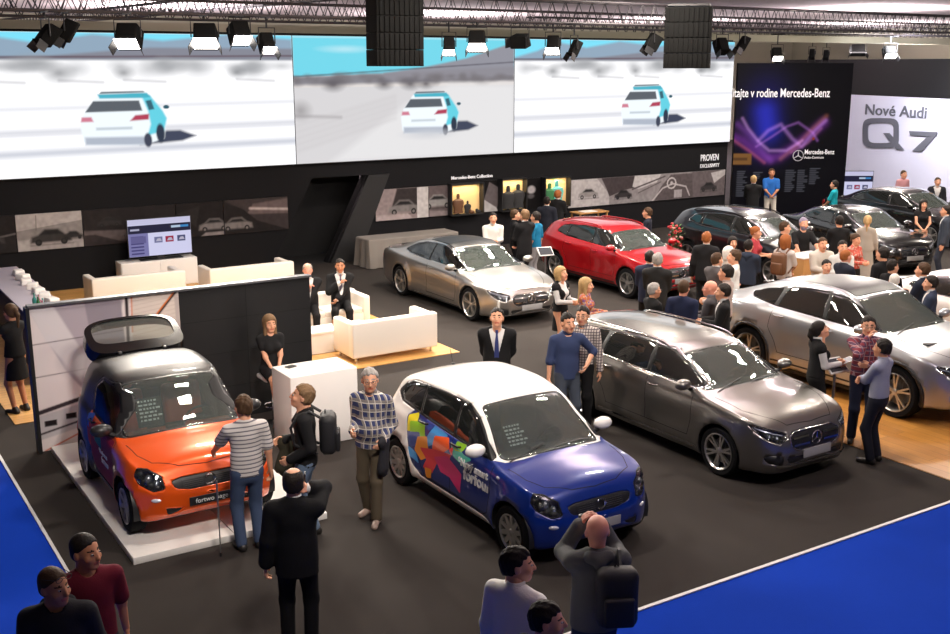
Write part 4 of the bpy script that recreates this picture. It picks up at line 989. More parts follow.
# ---- the three big screens
SCR = vcol_mat('led_screen', 1.15); MUR = vcol_mat('mural_print', 0.0, .55)
def desert(asp, car_x, bright, res=150):
    """bright blown-out desert scene with a small suv from behind"""
    P = Pic(asp, res, (250, 250, 252) if bright else (206, 204, 206))
    if bright:
        P.poly([(0, .82), (asp, .84), (asp, 1), (0, 1)], (120, 215, 238))
        P.poly([(0, .84), (.25, .90), (.45, .98), (.8, .93), (1.2, .99), (1.7, .95), (2.2, 1.0), (asp, .97), (asp, .82), (0, .82)], (138, 160, 180), 4).poly([(0, .82), (.9, .84), (1.6, .90), (asp, .90), (asp, .81), (0, .81)], (128, 130, 142), 3)
        P.line([(0, .825), (asp, .845)], .01, (90, 70, 80), 2)
        r = random.Random(3)
        for k in range(26):
            x = r.uniform(0, asp); P.ell(x, .79 - r.random() * .05, .10 + r.random() * .10, .035 + r.random() * .05, (150, 152, 156), .9, .55)
        for x, s in ((.42, .12), (.95, .14), (1.4, .10), (2.25, .09)): P.ell(x, .72, s, s * .6, (120, 122, 126), .9, .75); P.line([(x, .67), (x + .3, .655)], .01, (120, 118, 125), 4, .6)
        for y, w, c in ((.47, .016, (196, 198, 208)), (.31, .03, (190, 192, 202)), (.29, .014, (205, 206, 214)), (.16, .05, (184, 188, 200))): P.line([(0, y), (asp, y + .025)], w, c, 6, .8)
        cx = car_x; s = .68
    else:
        P.grad(.60, 1, (214, 208, 206), (214, 208, 206)); P.poly([(0, .68), (asp, .74), (asp, 1), (0, 1)], (110, 205, 224)).grad(.985, 1, (150, 216, 232), (150, 216, 232))
        P.ell(.45, .90, .3, .04, (210, 232, 238), .9, .5)
        P.poly([(.8, .71), (1.2, .76), (1.6, .83), (asp, .97), (asp, .7), (.8, .68)], (140, 140, 150), 3).poly([(0, .68), (asp, .76), (asp, .64), (0, .62)], (136, 134, 142), 4).line([(0, .685), (asp, .80)], .008, (80, 78, 88), 2)
        r = random.Random(5)
        for k in range(30): P.ell(r.uniform(0, asp), .64 + r.random() * .04 , .06 + r.random() * .08, .03 + r.random() * .03, (112, 108, 112), .9, .7)
        for x, s in ((.34, .13), (.8, .11), (1.05, .12), (1.2, .10)): P.ell(x, .62, s, s * .55, (84, 80, 86), .9, .85)
        P.ell(.05, .42, .12, .10, (120, 116, 118), .9, .6); P.line([(0, .38), (.4, .36)], .02, (150, 146, 148), 4, .7)
        P.poly([(.3, 0), (1.0, .45), (1.45, .62), (asp, .60), (asp, 0)], (222, 221, 222), 10, .8)
        for k in range(5): P.line([(.0, .1 + .05 * k), (.9, .34 + .045 * k)], .012, (188, 184, 186), 8, .5)
        cx = car_x; s = .62
    P.poly([(cx + .15 * s, .20), (cx + .62 * s, .22), (cx + .78 * s, .255), (cx + .6 * s, .30), (cx + .1 * s, .30)], (62, 68, 88), 3)
    q = lambda pts: [(cx + a * s, .20 + b * s) for a, b in pts]      # the car seen from behind, three quarters
    P.poly(q([(-.40, .02), (.20, .0), (.42, .06), (.46, .28), (.42, .36), (.26, .55), (-.26, .54), (-.42, .34), (-.46, .24), (-.44, .06)]), (232, 240, 245), 2)
    P.poly(q([(.24, .10), (.42, .14), (.46, .28), (.42, .36), (.29, .53), (.20, .52), (.26, .36), (.28, .22)]), (96, 200, 218), 2.5)
    P.poly(q([(-.26, .545), (.26, .555), (.30, .51), (.20, .50), (-.24, .50)]), (70, 170, 190), 1.5).poly(q([(-.24, .55), (.24, .56), (.22, .575), (-.22, .57)]), (30, 70, 84), 1.5)
    P.poly(q([(-.40, .36), (.20, .365), (.17, .475), (-.31, .475)]), (86, 92, 100), 1.5).poly(q([(.27, .37), (.33, .38), (.30, .48), (.24, .47)]), (52, 96, 112), 1.5)
    P.poly(q([(.06, .26), (.26, .27), (.27, .33), (.12, .32)]), (170, 60, 84), 2).poly(q([(-.45, .26), (-.32, .26), (-.34, .31), (-.44, .31)]), (200, 120, 140), 2)
    P.poly(q([(-.42, .02), (.22, .0), (.22, .09), (-.42, .10)]), (168, 176, 190), 3).poly(q([(-.30, .17), (.08, .17), (.08, .20), (-.30, .20)]), (190, 200, 208), 2)
    P.ell(cx + .38 * s, .20 + .12 * s, .055 * s, .12 * s, (44, 54, 72), .3).ell(cx + .24 * s, .20 + .05 * s, .05 * s, .09 * s, (60, 66, 84), .3); P.ell(cx + .46 * s, .20 + .40 * s, .04 * s, .025 * s, (40, 84, 100), .3)
    if not bright: P.ell(cx - .02, .20, .32, .06, (196, 198, 204), .9, .85)
    return P
for nm, x0, x1, cx, br, lb in (('display_screen', 2.4, 11.07, 1.38, True, 'left display screen, bright white desert film with a car, nearest the orange car'), ('display_screen', 11.07, 17.8, 1.24, False, 'middle display screen, grey desert film under a turquoise sky'), ('display_screen', 17.8, 26.45, 1.55, True, 'right display screen, bright white desert film beside the purple poster')):
    mb = MB(); mb.box(((x0 + x1) / 2, 25.93, 4.25), (x1 - x0 - .006, .12, 3.22), BLACKP); s = mb.build('display_screen', BLACKP, smooth=False); tag(s, lb, 'screen', 'big screens on the display wall')
    desert((x1 - x0) / 3.2, cx, br).build('picture', x0 + .01, 2.66, x1 - x0 - .02, 3.18, 25.865, SCR, s)
# ---- mural strips with greyscale car photographs
def minicar(P, cx, cz, s, body=(150, 148, 150), dark=(30, 28, 32), flip=1):
    X = lambda a: cx + flip * a * s
    body = tuple(int(v * .8 + 12) for v in body); dark = tuple(int(v + 10) for v in dark)
    P.poly([(X(-.9), cz + .05 * s), (X(-.85), cz + .32 * s), (X(-.55), cz + .42 * s), (X(-.25), cz + .68 * s), (X(.35), cz + .66 * s), (X(.65), cz + .40 * s), (X(.92), cz + .30 * s), (X(.95), cz + .05 * s)], body, 5)
    P.poly([(X(-.48), cz + .42 * s), (X(-.22), cz + .62 * s), (X(.32), cz + .60 * s), (X(.55), cz + .42 * s)], dark, 4)
    for a in (-.55, .6): P.ell(X(a), cz + .06 * s, .17 * s, .17 * s, dark, .2); P.ell(X(a), cz + .06 * s, .09 * s, .09 * s, body, .3)
    P.line([(X(-.9), cz - .06 * s), (X(1.0), cz - .06 * s)], .05 * s, dark, 4, .6)
def mural(x0, x1, z0, z1, label, draw, bg, res=70):
    mb = MB(); mb.box(((x0 + x1) / 2, 25.975, (z0 + z1) / 2), (x1 - x0, .04, z1 - z0), BLACKP); o = mb.build('wall_picture', BLACKP, smooth=False); tag(o, label, 'picture', 'car pictures along the display wall')
    P = Pic((x1 - x0) / (z1 - z0), res, bg); draw(P); P.noise(.35, int(x0 * 7) % 97, (int(26 * P.asp / 2), 13)); g = P.C.mean(1, keepdims=True); P.C = (P.C * .45 + g * .55) * .8; P.build('print', x0, z0, x1 - x0, z1 - z0, 25.95, MUR, o)
def d0(P): P.poly([(0, 0), (P.asp, 0), (P.asp, .5), (0, .2)], (44, 38, 40), 3); P.ell(P.asp * .6, .6, .3, .3, (90, 80, 82), .5); P.line([(0, .1), (P.asp, .5)], .05, (110, 100, 102)); minicar(P, P.asp * .7, .25, .5, (80, 72, 74))
def d1(P): P.poly([(0, .55), (P.asp, .75), (P.asp, 1), (0, 1)], (190, 178, 176)); P.line([(.5, .55), (.52, .95)], .02, (120, 112, 112)); P.poly([(0, 0), (P.asp, 0), (P.asp, .24), (0, .24)], (176, 164, 164), 3); minicar(P, P.asp * .5, .17, .58, (62, 56, 56)); minicar(P, P.asp * .84, .25, .3, (50, 46, 48)); P.rect(0, 0, .3, .3, (196, 188, 186), .7, 4)
def d2(P): P.poly([(0, 0), (P.asp, .12), (P.asp, .32), (0, .42)], (110, 88, 90), 4); minicar(P, .7, .52, .36, (56, 48, 50)); P.poly([(0, 0), (1.2, .0), (.3, .3), (0, .3)], (60, 45, 48), 3); minicar(P, P.asp - .4, .5, .3, (60, 50, 52))
def d3(P): minicar(P, P.asp * .78, .16, .5, (150, 138, 140)); P.poly([(P.asp * .5, 0), (P.asp, 0), (P.asp, .1), (P.asp * .6, .1)], (150, 136, 138), 3); P.poly([(0, .7), (P.asp * .5, .9), (P.asp * .4, .3)], (50, 42, 44), 3)
def d4(P): P.poly([(P.asp * .35, .55), (P.asp, .5), (P.asp, .95), (P.asp * .45, .85)], (120, 92, 92), 4); P.line([(P.asp * .4, .72), (P.asp, .62)], .05, (225, 200, 196), 5); P.poly([(0, 1), (P.asp * .3, .7), (P.asp * .5, .35), (P.asp, .0), (0, 0)], (40, 32, 34), 3); minicar(P, P.asp * .2, .12, .52, (150, 140, 140), flip=-1)
def d5(P): P.poly([(P.asp * .3, .4), (P.asp, .4), (P.asp, 1), (P.asp * .4, 1)], (60, 48, 50), 4); minicar(P, P.asp * .52, .2, .62, (150, 138, 138)); P.rect(P.asp * .78, 0, P.asp, 1, (205, 196, 196)); P.poly([(0, 0), (P.asp * .7, 0), (P.asp * .6, .18), (0, .18)], (190, 160, 160), 4)
def d6(P): minicar(P, P.asp * .45, .3, .6, (175, 168, 168)); P.poly([(0, 0), (P.asp, 0), (P.asp, .15), (0, .2)], (150, 126, 128), 4)
mural(2.1, 4.24, 1.0, 1.84, 'dark photo print of a car detail at the far left end of the mural', d0, (40, 32, 34)); mural(4.26, 5.70, 1.0, 1.84, 'bright photo print of a parked car, palest of the pictures left of the television', d1, (150, 140, 138)); mural(5.72, 7.9, 1.0, 1.84, 'dark reddish photo print of two cars behind the television', d2, (46, 36, 38)); mural(7.92, 9.1, 1.0, 1.84, 'dark photo print showing a car front right of the television', d3, (38, 30, 33)); mural(9.12, 10.82, 1.0, 1.84, 'photo print of a car on a dark road left of the slanted doorway', d4, (70, 56, 58))
mural(13.35, 15.0, 1.0, 1.85, 'photo print of a car front right of the slanted column', d5, (160, 130, 132)); mural(15.02, 15.62, 1.0, 1.85, 'small photo print of a pale car left of the first lit showcase', d6, (110, 86, 90))
def d7(P): P.poly([(0, 0), (P.asp, 0), (P.asp * .6, .5), (0, .4)], (190, 184, 186), 2); P.poly([(.1, .4), (.3, .95), (.75, .7), (.6, .1)], (110, 92, 98), 2)
mural(16.75, 17.32, 1.0, 1.9, 'small print of a bag and a pale card between two lit showcases', d7, (20, 16, 19))
def d8(P): P.ell(.32, .62, .2, .16, (180, 170, 176), .4); P.ell(.3, .4, .18, .1, (90, 84, 92), .5)
mural(18.22, 18.85, 1.0, 1.88, 'small dark print with a pale cap between two lit showcases', d8, (18, 14, 18))
def d9(P):
    P.rect(0, 0, P.asp, .25, (150, 142, 146), 1, 6); P.poly([(0, 0), (1.9, 0), (1.9, .4), (1.3, 1), (0, 1)], (188, 180, 184), 2); minicar(P, .9, .32, .5, (170, 162, 164))
    P.poly([(1.5, 1), (3.1, 1), (3.1, .55), (2.6, .5), (1.9, .3), (1.75, .6)], (76, 60, 66), 3); minicar(P, 2.55, .2, .46, (60, 50, 56))
    P.poly([(3.1, 1), (4.4, 1), (4.2, .7), (3.3, .5), (3.0, .6)], (200, 192, 196), 3); P.line([(3.0, .5), (4.6, .9)], .06, (96, 80, 86), 2); P.line([(3.3, .35), (4.4, .7)], .05, (110, 96, 100), 2)
    P.poly([(4.1, 0), (6.2, 0), (6.2, .95), (4.9, .95), (4.4, .5)], (96, 78, 84), 4); P.line([(4.0, .0), (4.5, .45), (5.0, .6), (5.7, .45), (5.9, .1)], .06, (190, 176, 182), 2)
    for k in range(12): a = k * math.pi / 6; P.line([(4.95 + .22 * math.cos(a), .62 + .2 * math.sin(a)), (4.95 + .22 * math.cos(a + .53), .62 + .2 * math.sin(a + .53))], .06, (196, 186, 190), 1.5)
    P.ell(4.95, .62, .08, .08, (200, 190, 196), .3); P.rect(5.1, .05, 5.5, .35, (176, 164, 170), .9, 2)
    P.poly([(6.1, 0), (P.asp, 0), (P.asp, 1), (6.0, 1)], (110, 92, 98), 3); minicar(P, 6.9, .22, .48, (64, 54, 60)); P.poly([(7.2, .5), (P.asp, .8), (P.asp, 1), (7.0, .9)], (190, 180, 184), 3)
mural(19.87, 26.4, .90, 1.74, 'long photo print of cars and a steering wheel behind the red car', d9, (150, 138, 144), 80)
LETW = mat('sign_letters_white', (.75, .75, .78), .4, emit=(.8, .8, .85), estr=.25)
o = text_obj('wall_lettering', 'Mercedes-Benz Collection', .13, LETW, None, (15.76, 25.985, 1.99), extrude=.01, bold=.002); tag(o, 'small white lettering above the first lit showcases', 'lettering')
o = text_obj('wall_lettering', 'PROVEN', .30, LETW, None, (25.28, 25.985, 2.06), extrude=.01, sx=.72); tag(o, 'white capital lettering on the wall near the purple poster, upper line', 'lettering')
o = text_obj('wall_lettering', 'EXCLUSIVITY', .17, LETW, None, (25.28, 25.985, 1.84), extrude=.01, sx=.86); tag(o, 'smaller white capital lettering on the wall near the purple poster, lower line', 'lettering')
# ---- lit showcases
WARM = mat('showcase_back_warm', srgb(235, 200, 140), .6, emit=srgb(240, 200, 130), estr=.10)
def showcase(x0, x1, z0, z1, label, seed):
    t = empty('showcase', ((x0 + x1) / 2, 25.86, z0), 0, label, 'showcase', 'lit showcases in the display wall'); w, h = x1 - x0, z1 - z0
    mb = MB(); mb.box((0, .11, h / 2), (w, .02, h), WARM); mb.build('back_panel', WARM, t, smooth=False)
    for nm, c, d in (('side_panel', (-w / 2, 0, h / 2), (.03, .24, h)), ('side_panel', (w / 2, 0, h / 2), (.03, .24, h)), ('shelf', (0, 0, 0), (w, .24, .03)), ('top_panel', (0, 0, h), (w, .24, .03))):
        mb = MB(); mb.box(c, d, BLACKP); mb.build(nm, BLACKP, t, smooth=False)
    sp = area_light('showcase_lamp', (0, -.02, h - .06), w * .8, 5, (1, .8, .5), sy=.06); sp.parent = t; sp.rotation_euler = (0, 0, 0)
    return t
def mannequin(x, y, z, s, jm, label):
    t = empty('display_bust', (x, y, z), 0, label, 'display bust', 'busts with clothes in the showcases'); mb = MB()
    mb.lathe([(.001, .62 * s), (.05 * s, .60 * s), (.06 * s, .52 * s), (.05 * s, .47 * s), (.17 * s, .42 * s), (.2 * s, .34 * s), (.15 * s, .16 * s), (.17 * s, .04 * s), (.001, .03 * s)], jm, 14)
    for i, v in enumerate(mb.v): mb.v[i] = (v[0], v[1] * .5, v[2])
    mb.build('jacket', jm, t)
    b = MB(); b.tube([(0, 0, .0), (0, 0, .05 * s)], .03, BLACKP, 8); b.lathe([(.001, .0), (.08 * s, .0), (.08 * s, .012), (.001, .02)], BLACKP, 14); b.build('base', BLACKP, t)
    return t
JD = mat('cloth_black', (.02, .02, .022), .8, bump=.2); JG = mat('cloth_green', (.03, .16, .06), .8); JT = mat('cloth_teal_cap', (.1, .45, .42), .8); JB = mat('leather_brown', (.12, .05, .02), .5)
showcase(15.64, 16.70, 1.0, 1.87, 'lit showcase with brown goods, leftmost of the three', 1); showcase(17.34, 18.20, 1.0, 1.92, 'lit showcase with a black leather outfit, middle of the three', 2); showcase(18.87, 19.80, 1.0, 1.88, 'lit showcase with green and teal clothes, rightmost of the three', 3)
mannequin(15.9, 25.84, 1.02, .95, JB, 'brown bust on the left in the leftmost showcase'); mannequin(16.2, 25.82, 1.02, .6, JD, 'small black bust in the middle of the leftmost showcase'); mannequin(17.6, 25.84, 1.02, 1.15, JD, 'black bust on the left in the middle showcase'); mannequin(17.95, 25.84, 1.02, 1.2, JD, 'black bust on the right in the middle showcase'); mannequin(19.08, 25.84, 1.02, 1.15, JG, 'green bust on the left in the rightmost showcase'); mannequin(19.35, 25.84, 1.02, 1.25, JT, 'teal bust in the middle of the rightmost showcase')
def shoe_box(x, y, z, m, label):
    mb = MB(); mb.ell((x, y, z + .05), (.10, .05, .05), m, 12, 8); mb.box((x - .05, y, z + .09), (.08, .07, .08), m, bev=.03); return tag(mb.build('shoe', m), label, 'shoe', 'shoes in the leftmost showcase')
shoe_box(16.3, 25.76, 1.015, JB, 'brown shoe right of the small bust in the leftmost showcase'); shoe_box(16.55, 25.80, 1.015, JD, 'black shoe at the right edge of the leftmost showcase')

# ---- purple poster panel, turned towards the room
PA = np.array([26.58, 25.80]); pd = np.array([math.cos(math.radians(-32.5)), math.sin(math.radians(-32.5))]); PW, PH = 3.75, 5.18
def on_panel(u, v, off=0.0): nrm = np.array([-math.sin(math.radians(-32.5)), math.cos(math.radians(-32.5))]); q = PA + pd * u - nrm * off; return (float(q[0]), float(q[1]), v)
mb = MB(); q0 = on_panel(0, 0); q1 = on_panel(PW, 0); nn = (.537 * .2, .843 * .2, 0)
mb.prism([q0, q1, (q1[0], q1[1], PH), (q0[0], q0[1], PH)], nn, BW); pp = mb.build('poster_panel', BW, smooth=False); tag(pp, 'tall black panel with purple light trails and white text', 'poster')
P = Pic(PW / PH, 200, (9, 8, 22)); A = P.asp; fx = lambda px: (px - 733) / 112 * A; fy = lambda py: 1 - (py - 64) / 158
P.glow([(fx(762), fy(112)), (fx(765), fy(128))], .07, (50, 60, 235), 1.2); P.glow([(fx(762), fy(95)), (fx(764), fy(140))], .13, (30, 26, 120), .8)
for pts, w, c, op in (([(731, 136), (742, 140), (755, 151), (765, 158), (778, 156), (790, 148), (805, 136), (820, 122)], .030, (140, 60, 175), .9), ([(736, 124), (748, 134), (760, 148), (770, 160)], .022, (150, 80, 190), .7), ([(757, 140), (766, 130), (778, 124), (790, 138), (800, 146), (812, 130), (822, 120)], .012, (200, 140, 230), .8), ([(740, 118), (746, 128), (757, 141), (768, 150), (785, 150), (800, 140)], .010, (220, 160, 240), .8), ([(755, 146), (770, 136), (784, 126), (795, 122), (810, 132), (815, 140)], .008, (190, 120, 220), .7), ([(733, 140), (748, 150), (764, 162)], .010, (230, 110, 120), .6), ([(780, 158), (796, 144), (808, 130), (822, 116)], .014, (200, 120, 70), .6), ([(790, 152), (806, 142), (818, 128)], .009, (180, 110, 160), .7)):
    P.glow([(fx(a), fy(b)) for a, b in pts], w, c, op)
P.ell(fx(811), fy(138), .012, .012, (220, 90, 60), .6)
P.rect(fx(727), fy(164), fx(751), fy(153), (196, 136, 74)); P.rect(fx(730), fy(160), fx(747), fy(157), (120, 80, 50), .8)
rr = random.Random(9)
for cx0, y0, y1 in ((742, 171, 196), (758, 172, 178), (790, 170, 192), (802, 170, 192), (814, 168, 184)):
    y = y0
    while y < y1: P.line([(fx(cx0 - 4), fy(y)), (fx(cx0 - 4 + rr.uniform(5, 10)), fy(y))], .005, (150, 150, 165), 1, .7); y += 1.9
P.build('print', 0, 0, 1, 1, 0, vcol_mat('poster_print', .35), pp, org=lambda u, v: on_panel(u * PW, v * PH, .004))
def ptext(body, size, px, py, sx=1.0, bold=0.0):
    u = (px - 733) / 112 * PW; v = PH * (1 - (py - 64) / 158); t = text_obj('poster_lettering', body, size, LETW, pp, on_panel(u, v, .012), (math.pi / 2, 0, math.radians(-32.5)), .004, sx=sx, bold=bold); return t
ptext('Vítajte v rodine Mercedes-Benz', .40, 724, 97, .655, .004); ptext('Mercedes-Benz', .22, 803, 153.5, .72, .003); ptext('Auto-Centrum', .12, 803, 158, .9)
mb = MB(); cc = Vector(on_panel((797 - 733) / 112 * PW, PH * (1 - (155 - 64) / 158), .02)); ux = Vector((pd[0], pd[1], 0)); r = .17
mb.tube([cc + ux * r * math.cos(a) + Vector((0, 0, r * math.sin(a))) for a in np.linspace(0, 2 * math.pi, 29)[:-1]], .014, CHROME, 6, closed=True)
for k in range(3): a = math.pi / 2 + k * 2 * math.pi / 3; mb.tube([cc, cc + ux * r * math.cos(a) + Vector((0, 0, r * math.sin(a)))], [.022, .008], CHROME, 6)
STE = mat('emblem_grey', (.45, .45, .5), .5); mb.mats[:] = [STE]; mb.build('star_emblem', STE, pp)
# ---- neighbour stand: pale curved wall with lettering, black drape above
QA = np.array([39.6, 32.3]); qd = np.array([-.242, -.970])
def qp(u, z, off=0.0):     # u metres towards the camera, gently curved
    cv = .012 * u * u; n = np.array([-.970, .242]); q = QA + qd * u + n * (off + cv * .5); return (float(q[0]), float(q[1]), z)
QM = mat('neighbour_wall_pale', srgb(205, 205, 222), .55, var=.02); V = []; F = []; n = 24
for k in range(n + 1): u = 14 * k / n; V += [qp(u, 0), qp(u, 3.85), qp(u, 3.85, -.15), qp(u, 0, -.15)]
for k in range(n): b = 4 * k; F += [(b, b + 4, b + 5, b + 1), (b + 1, b + 5, b + 6, b + 2), (b + 2, b + 6, b + 7, b + 3)]
F += [(0, 1, 2, 3)]
mb = MB(); mb.add(V, F, QM); structure(mb.build('wall_neighbour', QM))
V = []; F = []
for k in range(n + 1): u = -6 + 21 * k / n; V += [qp(u, 0, -.8 - .1 * (k % 2)), qp(u, 5.35, -.8 - .1 * (k % 2))]
for k in range(n): b = 2 * k; F += [(b, b + 2, b + 3, b + 1)]
mb = MB(); mb.add(V, F, BWD); structure(mb.build('wall_drape', BWD))
QL = mat('lettering_grey', srgb(92, 94, 104), .6)
def q_at(px, py, off=.02):
    r = ray(px, py); best = min(np.linspace(-1, 13, 1401), key=lambda u: abs(qp(u, 0)[0] * r[1] - qp(u, 0)[1] * r[0])); p = qp(best, 0); t = math.hypot(p[0], p[1]) / math.hypot(r[0], r[1]); return best, CAM_H + r[2] * t
angq = math.atan2(qd[1], qd[0])
for body, sz, px0, px1, py in (('Nové Audi', .62, 865, 927, 115),):
    u0, z0 = q_at(px0, py - 2); u1, z1 = q_at(px1, py + 2); w = u1 - u0
    t = text_obj('brand_lettering', body, sz, QL, None, (0, 0, 0), (0, 0, 0), .01, bold=.008); vs = [v.co.x for v in t.data.vertices]; kx = w / max(vs)
    for v in t.data.vertices: q_ = qp(u0 + v.co.x * kx, z0 - .05 + v.co.y + (z1 - z0) * v.co.x / max(vs), .03 + v.co.z); v.co = Vector(q_)
    tag(t, 'small grey words above the big Q7 on the pale wall', 'lettering')
def qshape(name, label, polys, m=QL):
    mb = MB()
    for poly in polys:
        pts = []
        for px, py in poly: u, z = q_at(px, py); pts.append(Vector(qp(u, z, .02)))
        mb.prism([tuple(p) for p in pts], (.970 * -.03, .242 * .03, 0), m)
    o = mb.build(name, m, smooth=False); return tag(o, label, 'lettering')
def ringpoly(cx, cy, rx, ry, w, e=.5):
    out = []; n = 28
    P_ = lambda a, s: (cx + math.copysign(abs(math.cos(a)) ** e, math.cos(a)) * (rx - s * w), cy + math.copysign(abs(math.sin(a)) ** e, math.sin(a)) * (ry - s * w))
    for k in range(n): a, b = 2 * math.pi * k / n, 2 * math.pi * (k + 1) / n; out.append([P_(a, 0), P_(b, 0), P_(b, 1), P_(a, 1)])
    return out
qshape('brand_lettering', 'big grey letter Q on the pale neighbouring wall', ringpoly(881.5, 133, 18, 15, 5, .45) + [[(884, 133), (890, 133), (905, 150), (898, 150)]])
qshape('brand_lettering', 'big grey figure 7 on the pale neighbouring wall', [[(910, 131), (938, 132), (937, 136.5), (911, 135.5)], [(930, 135), (938, 134), (923, 151.5), (913, 151)]])
# ---- ceiling trusses
TR = mat('truss_dark', (.035, .03, .035), .6, .0)
def truss(name, label, a, b, s=.36, pitch=.4, r=.026):
    a = Vector(a); b = Vector(b); d = (b - a); L = d.length; d.normalize(); side = d.cross(Vector((0, 0, 1))).normalized() * s / 2; up = Vector((0, 0, s / 2)); mb = MB()
    ch = [side + up, -side + up, side - up, -side - up]
    for c in ch: mb.tube([a + c, b + c], r, TR, 6)
    n = int(L / pitch)
    for k in range(n):
        p = a + d * (L * k / n); q = a + d * (L * (k + .5) / n); w = a + d * (L * (k + 1) / n)
        for (c1, c2) in ((ch[0], ch[2]), (ch[1], ch[3])): mb.tube([p + c2, q + c1, w + c2], r * .5, TR, 4, cap=False)
        mb.tube([p + ch[2], q + ch[3], w + ch[2]], r * .5, TR, 4, cap=False); mb.tube([p + ch[0], q + ch[1]], r * .5, TR, 4, cap=False)
    return tag(mb.build(name, TR, fixn=False), label, 'truss', 'lighting trusses under the ceiling')
def at_z(px, py, z): return G(px, py, z)
truss('lighting_truss', 'dark lattice truss rising from the upper left corner, nearest the camera', G(2, 24, 6.88), G(330, -8, 6.88), .36)
truss('lighting_truss', 'long dark lattice truss spanning the full width in front of the screens', (1, 21.5, 6.35), (46, 21.5, 6.35), .5)
truss('lighting_truss', 'long dark lattice truss above the screens, just over the display wall', (1, 25.2, 6.35), (48, 25.2, 6.35), .42)
truss('lighting_truss', 'far lattice truss with small lamps beyond the display wall', (22, 31, 6.45), (54, 31, 6.45), .5)
truss('lighting_truss', 'cross truss over the right side of the stand', (34, 18, 6.95), (52, 30, 6.95), .45)
slab('ceiling_beam', -6, 50, 29, 29.4, 5.95, 6.2, mat('beam_beige', srgb(176, 172, 150), .8), None)
for o in list(bpy.data.objects):
    if o.name.startswith('ceiling_beam'): tag(o, 'beige horizontal beam running behind the tops of the screens', 'beam')

SILV = paint('silver', (.36, .34, .315), .85, .3); GREY = paint('grey', (.20, .19, .178), .85, .3); PALL = paint('pale_silver', (.40, .415, .44), .75, .3)
RED = paint('red', srgb(168, 8, 20), .3, .32); BLK = paint('black', (.006, .006, .007), .2, .25); BRN = paint('black_brown', (.012, .009, .011), .4, .28); WHT = paint('white', (.82, .80, .77), 0, .3)
BEIGE = mat('seat_beige', (.55, .48, .38), .6)
forfour((6.86, 10.03, 0))
fortwo((3.55, 12.45, .08))
big_car('wagon', 'estate_car', 'grey metallic estate car with silver roof rails and red tail lamp', (10.52, 10.76, 0), GREY, spokes=6, sglass=GLASS_S)
big_car('suvcoupe', 'sloping_roof_suv', 'large silver SUV with sloping roof parked on the wood floor', (14.52, 11.09, .0), PALL, spokes=5, chrome=False, arch=BLACKP, roofglass=True)
big_car('coupe', 'coupe_car', 'two-door silver coupe with beige seats and glass roof', (12.48, 19.80, 0), SILV, spokes=5, seats=BEIGE, roofglass=True, sglass=glass('glass_side_clear', (.35, .37, .37), .1))
big_car('compact', 'crossover_car', 'bright red crossover car with chrome grille', (16.58, 19.62, 0), RED, spokes=5, step=.035, chrome=False)
big_car('compact', 'crossover_car', 'very dark brown-black crossover parked right of the red car', (20.35, 18.85, 0), BRN, spokes=5, step=.04, scale=1.06, chrome=True)
big_car('sedan', 'saloon_car', 'black saloon car behind the crowd, between dark SUV and chrome-framed saloon', (24.05, 18.7, 0), BLK, spokes=5, step=.04, rz=math.radians(-103))
big_car('sedan', 'saloon_car', 'black saloon car with chrome window frame in front of the large white poster wall', (28.45, 20.4, 0), BLK, spokes=5, step=.04, scale=1.05)
big_car('sedan', 'saloon_car', 'white car at the right edge behind the large silver SUV', (18.35, 11.1, 0), WHT, spokes=5, step=.035)

# ================================================================== PEOPLE (signed-distance bodies, meshed with surface nets)
def nets(f, lo, hi, h):
    n = [int(math.ceil((hi[i] - lo[i]) / h)) + 1 for i in range(3)]
    ax = [lo[i] + h * np.arange(n[i]) for i in range(3)]
    X, Y, Z = np.meshgrid(*ax, indexing='ij'); D = f(np.stack([X.ravel(), Y.ravel(), Z.ravel()], 1)).reshape(n)
    S = D < 0; nx, ny, nz = n[0] - 1, n[1] - 1, n[2] - 1
    acc = np.zeros((nx, ny, nz, 3)); cnt = np.zeros((nx, ny, nz))
    sl = lambda o, m: slice(o, o + m)
    for axis in range(3):
        o1, o2 = [a for a in range(3) if a != axis]
        for a in (0, 1):
            for b in (0, 1):
                off = [0, 0, 0]; off[o1] = a; off[o2] = b; off2 = list(off); off2[axis] = 1
                d0 = D[sl(off[0], nx), sl(off[1], ny), sl(off[2], nz)]; d1 = D[sl(off2[0], nx), sl(off2[1], ny), sl(off2[2], nz)]
                m = (d0 < 0) != (d1 < 0); t = np.where(m, d0 / np.where(m, d0 - d1, 1), 0)
                for k in range(3): acc[..., k] += m * ((off[k]) if k != axis else t)
                cnt += m
    act = cnt > 0; idx = -np.ones((nx, ny, nz), int); ids = np.argwhere(act); idx[act] = np.arange(len(ids))
    V = (ids + acc[act] / cnt[act][:, None]) * h + np.array(lo); F = []
    for axis in range(3):
        o1, o2 = [(1, 2), (2, 0), (0, 1)][axis]
        s0 = [slice(None)] * 3; s1 = [slice(None)] * 3; s0[axis] = slice(0, n[axis] - 1); s1[axis] = slice(1, n[axis])
        ch = S[tuple(s0)] != S[tuple(s1)]; ins = S[tuple(s0)]; e = np.argwhere(ch)
        e = e[(e[:, o1] > 0) & (e[:, o2] > 0) & (e[:, o1] < n[o1] - 1) & (e[:, o2] < n[o2] - 1)]
        if len(e) == 0: continue
        d1 = np.zeros(3, int); d1[o1] = 1; d2 = np.zeros(3, int); d2[o2] = 1
        q = [idx[tuple((e - d1 * a - d2 * b).T)] for a, b in ((0, 0), (1, 0), (1, 1), (0, 1))]
        Q = np.stack(q, 1); fl = ins[tuple(e.T)]; Q[~fl] = Q[~fl][:, ::-1]; F.append(Q)
    return V, (np.vstack(F) if F else np.zeros((0, 4), int))
